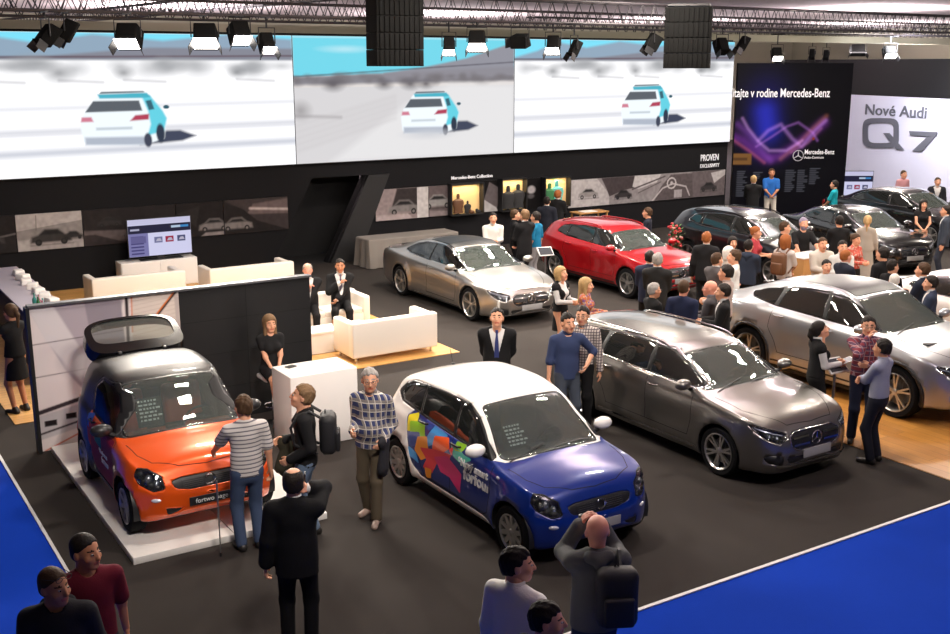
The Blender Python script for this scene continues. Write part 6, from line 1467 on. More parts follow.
# podium and stool
mb = MB(); mb.box((5.90, 13.43, .52), (1.0, .66, 1.04), WHL, bev=.012); o = mb.build('podium', WHL); tag(o, 'tall white reception podium in front of the black partition', 'podium')
mb = MB(); mb.box((5.62, 13.60, 1.048), (.14, .10, .014), BLACKP, rz=.3, bev=.004); tag(mb.build('card_stack', BLACKP), 'small grey card stack on the corner of the white podium', 'cards')
def stool(x, y, label):
    t = empty('bar_stool', (x, y, 0), 0, label, 'stool'); mb = MB(); mb.lathe([(.001, .0), (.22, .0), (.22, .012), (.03, .03), (.001, .03)], CHROME, 24); mb.build('base', CHROME, t)
    mb = MB(); mb.tube([(0, 0, .02), (0, 0, .70)], .025, CHROME, 12); mb.build('pole', CHROME, t); mb = MB(); mb.box((0, 0, .735), (.36, .36, .07), WHL, bev=.03); mb.build('seat', WHL, t)
    mb = MB(); mb.tube([(.14 * math.cos(a), .14 * math.sin(a), .3) for a in np.linspace(0, 2 * math.pi, 17)[:-1]], .01, CHROME, 6, closed=True); mb.tube([(0, 0, .3), (.14, 0, .3)], .01, CHROME, 6); mb.build('foot_ring', CHROME, t); return t
stool(5.62, 14.30, 'white bar stool with chrome foot under the seated long-haired woman')
# sofas and armchair
def sofa(name, x, y, w, d, rz, label, cat='sofa', h=.72, arms=(1, 1), group='cream sofas in the lounge'):
    t = empty(name, (x, y, .012), rz, label, cat, group); a = .16
    mb = MB(); mb.box((0, .01, .26), (w - .03, d - .06, .28), LEA, bev=.03); mb.build('base', LEA, t)
    mb = MB(); mb.box((0, -d / 2 + .09, .42), (w, .18, .64), LEA, bev=.035); mb.build('backrest', LEA, t)
    for sx, on in zip((-1, 1), arms):
        if on: mb = MB(); mb.box((sx * (w / 2 - a / 2), .012, .41), (a - .01, d - .03, .62), LEA, bev=.035); mb.build('armrest', LEA, t)
    n = max(1, round((w - 2 * a) / .8)); cw = (w - a * sum(arms)) / n
    for k in range(n): mb = MB(); mb.box(((arms[0] - arms[1]) * a / 2 - (w - a * sum(arms)) / 2 + cw * (k + .5), .09, .44), (cw - .012, d - .22, .12), LEA, bev=.03); mb.build('seat_cushion', LEA, t)
    for sx in (-1, 1):
        for sy in (-1, 1): mb = MB(); mb.tube([(sx * (w / 2 - .1), sy * (d / 2 - .1), 0), (sx * (w / 2 - .1), sy * (d / 2 - .1), .12)], .022, CHROME, 8); mb.build('leg', CHROME, t)
    return t
sofa('sofa', 8.86, 16.93, 1.72, .82, 0, 'cream two-seat sofa seen from behind at the front edge of the wood floor', arms=(1, 1))
sofa('sofa', 6.15, 23.45, 2.0, .85, math.pi, 'cream sofa right in front of the television cabinet', arms=(1, 1)); sofa('sofa', 8.60, 23.2, 2.0, .85, math.pi, 'cream sofa right of the television, near the slanted doorway', arms=(1, 1))
for o in list(bpy.data.objects):
    if o.name.startswith('sofa') and o.type == 'EMPTY' and o.location.y > 20: o.rotation_euler.z = 0
sofa('sofa', 8.45, 18.98, 1.9, .82, math.pi, 'cream sofa seating the two men in suits, facing the camera', arms=(1, 1), group=None)
# coffee table
ct = empty('coffee_table', (8.15, 17.72, .012), 0, 'low white coffee table between the two sofas', 'table'); mb = MB(); mb.box((0, 0, .40), (1.4, .5, .05), WHL, bev=.01); mb.build('table_top', WHL, ct); mb = MB(); mb.box((0, 0, .19), (1.2, .4, .375), WHL, bev=.01); mb.build('plinth', WHL, ct)
def cup(x, y, z, m, label, r=.035, h=.08):
    t = MB(); t.lathe([(.001, .0), (r * .8, .0), (r, h), (r * .92, h), (r * .74, .008), (.001, .008)], m, 16); return tag(t.build('cup', m, loc=(x, y, z)), label, 'cup')
ORG = mat('orange_brown', (.35, .12, .03), .5); TRN = mat('drink_glass', (.6, .6, .56), .1)
cup(8.25, 17.78, .438, ORG, 'orange-brown cup on the coffee table in front of the seated man', .05, .10); cup(8.45, 17.65, .438, TRN, 'pale tumbler on the coffee table', .035, .11)
mb = MB(); mb.box((8.66, 17.74, .444), (.30, .21, .012), BLACKP, rz=.3, bev=.004); tag(mb.build('magazine', BLACKP), 'dark magazine lying on the coffee table', 'magazine')
# television on a cabinet
cb = empty('cabinet', (7.2, 25.36, .012), 0, 'white television cabinet at the wall', 'cabinet'); mb = MB(); mb.box((0, 0, .32), (1.8, .5, .64), WHL, bev=.01); mb.build('body', WHL, cb)
for sx in (-1, 1): mb = MB(); mb.box((sx * .445, -.255, .32), (.87, .02, .60), WHL, bev=.004); mb.build('door', WHL, cb)
tv = empty('television', (7.29, 25.26, .655), 0, 'flat television showing a car website on the white cabinet', 'television'); mb = MB(); mb.box((0, .03, .53), (1.52, .05, .90), BLACKP, bev=.008); mb.build('housing', BLACKP, tv); mb = MB(); mb.box((0, .03, .012), (1.0, .24, .02), BLACKP, bev=.006); mb.box((0, .04, .06), (.2, .04, .10), BLACKP); mb.build('stand', BLACKP, tv)
def webpage(asp=1.68):
    P = Pic(asp, 110, (206, 206, 236)); P.rect(0, .86, asp, 1, (196, 194, 222)); P.rect(0, .62, asp, .84, (34, 34, 58)); P.rect(.06, .70, .3, .75, (170, 170, 196)); P.rect(1.15, .72, 1.4, .78, (176, 196, 220)); P.rect(1.4, .72, 1.62, .78, (60, 130, 190))
    P.rect(0, 0, .52, .62, (120, 118, 168))
    for k in range(6): P.rect(.06, .06 + .09 * k, .40, .10 + .09 * k, (66, 62, 110))
    P.rect(.06, .36, .46, .54, (96, 92, 140))
    for x, c in ((.68, (110, 112, 150)), (.98, (150, 36, 66)), (1.30, (70, 74, 110))): P.rect(x, .34, x + .22, .50, c); P.poly([(x + .04, .38), (x + .08, .45), (x + .16, .46), (x + .2, .38)], (180, 176, 196), 1)
    return P
TVM = vcol_mat('tv_screen', 1.0); webpage().build('screen', -.74, .10, 1.48, .87, -.003, TVM, tv)
# bar counter on the left with white items
bc = empty('bar_counter', (3.5, 21.0, .012), 0, 'dark counter with pale lilac top at the left edge of the wood floor', 'counter'); mb = MB(); mb.box((0, 0, .5), (.6, 5.6, 1.0), BLKL); mb.build('body', BLKL, bc, smooth=False); mb = MB(); mb.box((0, 0, 1.015), (.7, 5.7, .03), mat('counter_lilac', (.42, .38, .45), .35), bev=.006); mb.build('worktop', None, bc)
rnd = random.Random(2); ORD = ['first', 'second', 'third', 'fourth', 'fifth', 'sixth', 'seventh', 'eighth', 'ninth']
for k in range(9):
    y = 18.6 + k * .52; x = 3.66 + rnd.uniform(-.05, .05); mb = MB(); mb.box((x, y, 1.10), (.20, .26, .115), WHL, rz=rnd.uniform(-.5, .5), bev=.02, taper=.9); tag(mb.build('folded_napkin', WHL), 'white folded napkin stack on the lilac counter, ' + ORD[k] + ' from its near end', 'napkins', 'napkin stacks on the counter')
BOT = glass('bottle_glass', (.1, .25, .2), .2); bcol = [mat('bottle_teal', (.05, .25, .22), .15, coat=1), mat('bottle_green', (.03, .12, .04), .15, coat=1), mat('bottle_pink', (.3, .1, .14), .15, coat=1)]
for k in range(7):
    mb = MB(); x, y = 3.36 + .04 * (k % 2), 18.35 + k * .17; mb.lathe([(.001, 0), (.036, 0), (.038, .02), (.038, .17), (.014, .22), (.013, .28), (.001, .28)], bcol[k % 3], 12, c=(x, y, 1.042)); tag(mb.build('bottle', None), 'small coloured bottle on the lilac counter, ' + ORD[k] + ' from its near end', 'bottle', 'bottles on the counter')
# cloth covered table behind the coupe
tt = empty('covered_table', (13.75, 24.9, 0), 0, 'table draped in pleated grey cloth behind the silver coupe', 'table'); GC = mat('cloth_grey', (.20, .18, .16), .85, bump=.2, bscale=60)
def draped(w, d, h, m, parent, n=96, amp=.03):
    V = []; F = []; per = []
    for k in range(n):
        t = k / n * 2 * (w + d); 
        if t < w: p = (-w / 2 + t, -d / 2, 0, -1)
        elif t < w + d: p = (w / 2, -d / 2 + t - w, 1, 0)
        elif t < 2 * w + d: p = (w / 2 - (t - w - d), d / 2, 0, 1)
        else: p = (-w / 2, d / 2 - (t - 2 * w - d), -1, 0)
        per.append(p)
    for z, e in ((h, -.01), (h - .02, .01), (h * .6, .03), (.02, .06)):
        for k, p in enumerate(per): q = amp * (1 - z / h) * math.sin(k * 2 * math.pi / 5) * 1.3; V.append((p[0] + p[2] * (e + q), p[1] + p[3] * (e + q), z))
    for r in range(3):
        for k in range(n): F.append((r * n + k, (r + 1) * n + k, (r + 1) * n + (k + 1) % n, r * n + (k + 1) % n))
    F.append(tuple(range(n))); mb = MB(); mb.add(V, F, m); return mb.build('tablecloth', m, parent)
draped(2.7, .75, .76, GC, tt)
for sx in (-1, 1):
    for sy in (-1, 1): mb = MB(); mb.tube([(sx * 1.2, sy * .3, 0), (sx * 1.2, sy * .3, .72)], .02, CHROME, 8); mb.build('leg', CHROME, tt)
# info tablets on stands
def tablet_stand(x, y, face, label):
    t = empty('info_stand', (x, y, 0), math.radians(57.5 - face - 90), label, 'info stand'); mb = MB(); mb.box((0, 0, .008), (.34, .28, .016), BLACKP, bev=.004); mb.build('base', BLACKP, t)
    mb = MB(); mb.tube([(0, 0, .01), (0, 0, 1.02)], .02, mat('steel_grey', (.3, .3, .31), .3, .8), 10); mb.build('pole', None, t)
    mb = MB(); R_ = Matrix.Rotation(math.radians(-40), 4, 'X'); mb.box((0, 0, 1.05), (.36, .26, .025), mat('tablet_frame_white', (.6, .6, .6), .3), bev=.01, M=R_); o = mb.build('panel', None, t)
    mb = MB(); mb.box((0, .0105, 1.0625), (.31, .21, .006), mat('tablet_screen', (.05, .055, .065), .1, coat=1), M=R_); mb.build('screen', None, o); return t
tablet_stand(14.2, 19.35, 160, 'white tilted info tablet on a pole beside the rear wheel of the red car'); p = G(847, 470, 0); tablet_stand(12.05, 9.55, 150, 'tilted info tablet on a thin pole between grey estate and large SUV')
# monopod in front of the orange car
p = G(221, 556, 0); mp = empty('monopod_stand', (p[0], p[1], 0), 0, 'thin monopod held upright at the front of the orange car', 'stick')
mb = MB(); mb.tube([(0, 0, .02), (0, 0, .86)], [.006, .011], mat('steel_grey', (.3, .3, .31), .3, .8), 8); mb.build('shaft', None, mp); mb = MB(); mb.lathe([(.001, 0), (.016, 0), (.012, .04), (.001, .04)], BLACKP, 10); mb.build('tip', BLACKP, mp)
# desk in the crowd
dk = empty('information_desk', (18.42, 15.55, 0), 0, 'light brown wooden information desk in the middle of the crowd', 'desk'); WD = wood_mat('oak_floor', None, None); mb = MB(); mb.box((0, 0, .56), (.85, .55, 1.12), mat('desk_wood', srgb(176, 128, 74), .5, var=.1, vscale=6), bev=.008); mb.build('body', None, dk); mb = MB(); mb.box((0, 0, 1.135), (.88, .58, .03), WHL, bev=.006); mb.build('top', WHL, dk)
mb = MB(); mb.box((17.45, 15.3, .36), (.8, .45, .72), BLKL, bev=.01); tag(mb.build('storage_box', BLKL), 'low dark box beside the brown information desk', 'box')
LG = mat('leaf_green', (.06, .14, .04), .5); FR = mat('flower_red', (.5, .03, .04), .5); FP = mat('flower_pale', (.6, .35, .3), .5)
def flowers(x, y, label, seed, w=1.0, red=3):
    vz = empty('flower_arrangement', (x, y, 0), 0, label, 'flowers'); mb = MB(); mb.lathe([(.001, 0), (.13, 0), (.18, .5), (.16, .5), (.001, .06)], mat('pot_brown', (.2, .1, .05), .5), 18); mb.build('pot', None, vz)
    rnd = random.Random(seed); lf = MB(); fw = MB()
    for k in range(70):
        a = rnd.uniform(0, 6.28); r = rnd.uniform(.02, .26) * w; z = rnd.uniform(.5, 1.15); c = Vector((r * math.cos(a), r * math.sin(a), z)); d = Vector((math.cos(a) * .1, math.sin(a) * .1, .06)); s_ = d.cross(Vector((0, 0, 1))).normalized() * .025
        lf.tube([(c.x * .3, c.y * .3, .45), tuple(c)], .003, LG, 4); lf.add([tuple(c), tuple(c + d * .5 + s_), tuple(c + d), tuple(c + d * .5 - s_)], [(0, 1, 2, 3)], LG)
    for k in range(34):
        a = rnd.uniform(0, 6.28); r = rnd.uniform(.04, .28) * w; z = rnd.uniform(.6, 1.2); fw.ell((r * math.cos(a), r * math.sin(a), z), (.04, .04, .03), FR if k % red else FP, 8, 5)
    lf.build('leaves', LG, vz, fixn=False); fw.build('blossoms', None, vz)
FX, FY = G(750, 262, 1.1)[:2]; flowers(FX - .3, FY - .15, 'tall red and green flower arrangement among the crowd', 8, .8); FX, FY = G(672, 240, .80)[:2]; flowers(FX + .1, FY, 'bunch of red flowers between the red car and the dark crossover', 11, .7, 9)
st = empty('display_table', (20.1, 25.2, 0), 0, 'small wooden table with pale leaflets under the rightmost showcase', 'table'); mb = MB(); mb.box((0, 0, .86), (1.1, .5, .04), mat('desk_wood', srgb(176, 128, 74), .5, var=.1, vscale=6), bev=.006); mb.build('table_top', None, st)
for sx in (-1, 1):
    for sy in (-1, 1): mb = MB(); mb.box((sx * .5, sy * .2, .42), (.04, .04, .84), mat('desk_wood', (.4, .2, .08), .5)); mb.build('leg', None, st)
mb = MB(); mb.box((20.0, 25.15, .89), (.5, .3, .02), WHL, bev=.004); tag(mb.build('leaflets', WHL), 'pale leaflets on the small wooden table', 'leaflets')
# display screen of the neighbour stand
un, zn = q_at(862, 205); 
P = webpage(1.7); q0, z0 = q_at(841, 203); q1, z1 = q_at(884, 201); nb = MB(); w_ = 1.9; c_ = qp(.35, 1.0, .7); ang = math.radians(-32.5)
ns = empty('display_screen', (30.75, 24.3, 0), ang, 'white screen with a website standing behind the man in turquoise', 'screen'); mb = MB(); mb.box((0, .05, 1.12), (1.5, .06, .96), BLACKP, bev=.01); mb.build('housing', BLACKP, ns); mb = MB(); mb.box((0, .05, .33), (.9, .3, .64), WHL, bev=.01); mb.build('stand', WHL, ns); P.build('screen', -.73, .66, 1.46, .92, .015, TVM, ns)

# ---- hanging speakers and lamps
def hang(pxc, pyc, dist_y, ): r = ray(pxc, pyc); t = dist_y / r[1]; return (r[0] * t, dist_y, CAM_H + r[2] * t)
GRL = mat('speaker_grille', (.006, .006, .006), .9, spec=.1, bump=.8, bscale=40)
def line_array(px, py, Y, w, h, n, face, label, tilt=-8):
    c = hang(px, py, Y); t = empty('line_array_speaker', c, math.radians(57.5 - face - 90), label, 'loudspeaker', 'hanging loudspeaker arrays')
    sh = h / n
    for k in range(n):
        z = h / 2 - sh * (k + .5); y = -.03 * (k / n) ** 2
        mb = MB(); mb.box((0, y, z), (w, .55, sh * .985), GRL, bev=.012); cbn = mb.build('cabinet', GRL, t)
        mb = MB()
        for q in range(9): mb.box((-w * .42 + q * w * .105, y + .285, z), (w * .05, .03, sh * .9), GRL, bev=.006)
        mb.build('grille', GRL, t)
    mb = MB(); mb.box((0, 0, h / 2 + .05), (w * .9, .5, .05), BLACKP); mb.tube([(-w * .3, 0, h / 2 + .05), (0, 0, 6.10 - c[2])], .012, CHROME, 6); mb.tube([(w * .3, 0, h / 2 + .05), (0, 0, 6.10 - c[2])], .012, CHROME, 6); mb.build('hanging_frame', BLACKP, t); return t
line_array(395, 33, 20.9, 1.10, 1.38, 4, 150, 'big black hanging loudspeaker array in front of the middle screen'); line_array(688, 38, 20.9, 1.15, 1.50, 4, 195, 'big black hanging loudspeaker array in front of the right screen')
LITM = emis('floodlight_glow', (1, .93, .86), 14)
def flood(px, py, Y, w, h, label, lit=True, face=180, tilt=58, power=0, aim=None, grp='floodlights on the trusses'):
    w *= .8; h *= .85; c = hang(px, py, Y); t = empty('floodlight', c, math.radians(57.5 - face - 90), label, 'floodlight', grp); Rx = Matrix.Rotation(math.radians(-tilt), 4, 'X')
    mb = MB(); mb.box((0, -.04, .0), (w, .42, h * .72), GRL, bev=.03, M=Rx, taper=.85); mb.build('housing', BLACKP, t)
    b = MB(); p = Rx @ Vector((0, .155, 0)); m = LITM if lit else GRL
    b.box((0, 0, 0), (w * .9, .02, h * .62), m, M=Rx @ Matrix.Translation((0, .175, 0))); b.build('lamp_face', m, t)
    y = MB(); y.tube([(-w / 2 - .02, 0, -.02), (-w / 2 - .02, 0, .30), (w / 2 + .02, 0, .30), (w / 2 + .02, 0, -.02)], .014, BLACKP, 6); y.tube([(0, 0, .30), (0, 0, max(.32, 6.10 - c[2]))], .02, BLACKP, 6); dy = Matrix.Rotation(-math.radians(57.5 - face - 90), 3, 'Z') @ Vector((0, .28, 0)); zt = max(.32, 6.085 - c[2]); y.tube([(-dy.x, -dy.y, zt), (dy.x, dy.y, zt)], .02, BLACKP, 6); y.build('yoke', BLACKP, t)
    for sx in (-1, 1): d = MB(); d.prism([tuple(Rx @ Vector((sx * w * .45, .16, -h * .27))), tuple(Rx @ Vector((sx * w * .45, .16, h * .27))), tuple(Rx @ Vector((sx * w * .62, .34, h * .27))), tuple(Rx @ Vector((sx * w * .62, .34, -h * .27)))], (.01 * sx, 0, 0), BLACKP); d.build('barn_door', BLACKP, t)
    if power: 
        v = Rx @ Vector((0, .4, -.05)); a = -math.radians(face - 57.5 + 90); w3 = Matrix.Rotation(a, 3, 'Z') @ v; src = (c[0] + w3.x, c[1] + w3.y, c[2] + w3.z)
        spot_light('floodlight_beam', src, aim, power, 75, radius=.2)
    return t
flood(128, 36, 21.5, .58, .62, 'lit floodlight before the left screen, first lit one from the left', power=1500, aim=(5, 13, 0)); flood(205, 36, 21.5, .62, .68, 'largest lit floodlight before the left screen', power=1500, aim=(6, 11, 0), face=170)
flood(240, 33, 21.5, .5, .6, 'lit floodlight turned right at the right part of the left screen', power=900, aim=(9, 16, 0), face=150); flood(267, 43, 21.5, .38, .45, 'small lit floodlight near the right edge of the left screen', face=150, power=500, aim=(8, 20, 0))
flood(46, 35, 21.5, .5, .4, 'unlit floodlight turned aside at the far left', lit=False, face=230, tilt=50); flood(66, 30, 21.5, .34, .4, 'small unlit floodlight beside the one at the far left', lit=False, face=260)
flood(449, 46, 21.5, .34, .40, 'small lit floodlight before the middle screen right of the speaker', power=700, aim=(11, 19, 0)); flood(477, 41, 21.5, .52, .60, 'bright lit floodlight at the right end of the middle screen', power=1500, aim=(10, 12, 0)); flood(520, 41, 21.5, .50, .50, 'unlit square floodlight at the left end of the right screen', lit=False, face=200, tilt=10)
flood(553, 45, 21.5, .42, .52, 'very bright floodlight before the right screen', power=1500, aim=(14, 18, 0), face=190); flood(574, 48, 21.5, .26, .34, 'small dark lamp beside the very bright floodlight', lit=False, face=230); flood(652, 42, 21.5, .26, .55, 'dark lamp hanging left of the right loudspeaker', lit=False, face=250); flood(722, 46, 21.5, .40, .5, 'unlit lamp hanging right of the right loudspeaker', lit=False, face=160); flood(742, 43, 21.5, .28, .34, 'small dark lamp above the purple poster', lit=False, face=250)
flood(777, 54, 25.2, .42, .45, 'lit floodlight above the purple poster', power=1500, aim=(21, 18, 0)); flood(890, 52, 25.2, .55, .5, 'lit floodlight above the pale neighbouring wall', power=2000, aim=(27, 17, 0)); flood(812, 54, 31.0, .3, .4, 'small round-looking lamp left of the ones beyond the poster', lit=False, face=200); flood(826, 55, 31.0, .3, .4, 'small dark lamp, middle of the far row beyond the poster', lit=False, face=200); flood(858, 50, 31.0, .8, .6, 'large dark lamp unit above the right end of the poster', lit=False, face=190)

# ================================================================== THE VISITORS
K = (.010, .010, .011); NAVY = (.018, .022, .045); JEAN = (.05, .075, .14)
cm = cloth_mat
# foreground
man_stick = person(at_head(243, 394, 1.76), -28, 1.76, 'man in a white shirt with thin dark stripes and jeans beside the orange car', 'reach', ('tshirt', cm('polo_striped', (.52, .49, .47), 'stripe', (.13, .12, .14))), ('trousers', JEAN), ('short', 'brown'), headyaw=-10, res=.013)
man_pack = person(at_head(303, 383, 1.80), -95, 1.80, 'blond man in a black sweater with a black backpack, looking left', 'carry', ('sweater', K), ('trousers', (.12, .17, .25)), ('short', 'fairbrown'), headpitch=-14, res=.013, stance=((.10, -.06), (-.10, .12)))
man_plaid = person(at_head(370, 367, 1.82), 196, 1.82, 'man in a blue and white checked shirt and brown trousers walking', 'carry', ('shirt', cm('plaid_blue', (.04, .05, .13), 'plaid', (.22, .20, .19), 1.0, (.62, .58, .52)), .84), ('trousers', (.095, .075, .05)), ('short', 'grey'), bulk=1.14, glasses=True, headyaw=-25, shoes=(.4, .3, .25), stance=((.10, -.10), (-.10, .16)), res=.013)
man_call = person(at_head(293, 467, 1.78), -6, 1.78, 'balding man in a black suit seen from behind with a phone at his ear', 'phone', ('suit', (.006, .006, .007), ), ('trousers', (.006, .006, .007)), ('balding', 'dark'), res=.013, headyaw=8)
person(at_head(84, 532, 1.80), 150, 1.80, 'man with short dark hair in a maroon shirt with a grey print', 'walk', ('tshirt', (.12, .008, .02)), ('trousers', (.02, .02, .03)), ('crop', 'dark'), skin='tan', headyaw=-35, res=.013)
person(at_head(53, 566, 1.78), 165, 1.78, 'man in a dark hooded jacket with sunglasses on his head', 'walk', ('hoodie', (.02, .02, .025)), ('trousers', (.02, .02, .03)), ('crop', 'brown'), skin='tan', glasses='up', headyaw=-45, res=.013)
man_white = person(at_head(517, 546, 1.80), 35, 1.80, 'dark-haired man in a white shirt at the lower edge, turned right', 'down', ('shirt', (.84, .84, .80)), ('trousers', K), ('short', 'dark'), headyaw=50, res=.013, bulk=1.08)
person(at_head(547, 601, 1.74), 40, 1.74, 'dark-haired person at the very bottom edge, only the head in view', 'down', ('shirt', (.05, .05, .05)), ('trousers', K), ('short', 'dark'), headyaw=55, res=.013)
man_photo = person(at_head(598, 514, 1.80), -6, 1.80, 'bald man in a grey hooded sweater taking a picture of the blue car', 'photo', ('hoodie', (.10, .105, .105)), ('trousers', (.02, .03, .07)), ('bald', 'brown'), skin='pink', bulk=1.08, res=.013)
# by the blue car
person(at_head(497, 307, 1.84), 182, 1.84, 'young man in a dark suit and navy tie standing behind the white roof', 'behind', ('suit', K), ('trousers', K), ('short', 'dark'), tie=(.03, .04, .14), headpitch=-14, res=.014)
person(at_head(568, 312, 1.82), 165, 1.82, 'smiling man in a dark blue short-sleeved shirt', 'handhip', ('shirt', (.035, .05, .115), .84), ('trousers', (.05, .06, .08)), ('short', 'dark'), sleeve=.55, headyaw=-8, res=.014)
person(at_head(583, 305, 1.82), 200, 1.82, 'man with glasses in a fine checked shirt behind the man in blue', 'down', ('shirt', cm('fine_check', (.50, .44, .40), 'check', (.10, .08, .09)), .84), ('trousers', K), ('short', 'dark'), glasses=True, res=.014)
person(at_head(561, 266, 1.68), 130, 1.68, 'blond hostess in a white blouse and black pinafore by the silver coupe', 'hold', ('vest', K), ('skirt', K, .55), ('bob', 'blond'), sex='f', headpitch=-12, res=.015)
person(at_head(586, 277, 1.66), 110, 1.66, 'woman with long blond hair in a multicoloured top', 'hold', ('blouse', cm('print_multi', (.42, .12, .05), 'print', (.45, .30, .22), 2.2, (.16, .08, .22))), ('trousers', (.25, .02, .03)), ('long', 'blond'), sex='f', res=.015)
# by the large SUV
woman_pad = person(at_head(820, 320, 1.70), 88, 1.70, 'hostess with a dark ponytail in a black vest writing on a tablet', 'hold', ('vest', K), ('trousers', K), ('pony', 'dark'), sex='f', headpitch=-22, res=.014)
person(at_head(869, 315, 1.82), 190, 1.82, 'man in a red checked shirt with his hand on his chin', 'chin', ('shirt', cm('plaid_red', (.20, .035, .05), 'plaid', (.10, .05, .09), 1.2, (.42, .26, .27)), .88), ('trousers', NAVY), ('short', 'dark'), glasses=True, res=.014)
person(at_head(884, 338, 1.70), -45, 1.70, 'man in a pale lilac shirt seen from behind with folded arms', 'crossed', ('shirt', (.27, .28, .36), .94), ('trousers', (.012, .013, .022)), ('short', 'dark'), skin='tan', res=.014)
# beside the partition and the counter
person((5.62, 14.32, 0), 150, 1.68, 'woman with long fair hair in a black dress seated on a bar stool', 'sitfold', ('dress', K, .5, .25), ('none', None), ('long', 'fairbrown'), sex='f', seat=.77, stance=((.08, .38, .34), (-.05, .40, .30)), headyaw=0, res=.014)
person(at_head(10, 303, 1.70), -60, 1.70, 'woman in a short black dress at the left edge beside the counter', 'table', ('dress', K, .55, .1), ('none', None), ('pony', 'brown'), sex='f', skin='tan', res=.015)
# lounge
person((8.88, 18.82, .012), 170, 1.80, 'man in a black suit on the cream sofa resting his hand on his mouth', 'sitmouth', ('suit', K), ('trousers', K), ('short', 'dark'), tie=(.12, .10, .14), seat=.52, stance=((.14, .45), (-.14, .45)), skin='tan', res=.015)
person((8.20, 18.82, .012), 170, 1.76, 'grey-haired man with a red tie on the cream sofa, partly behind the partition', 'sitmouth', ('suit', K), ('trousers', K), ('balding', 'grey'), tie=(.35, .02, .03), seat=.52, stance=((.12, .45), (-.12, .45)), skin='pink', res=.015)
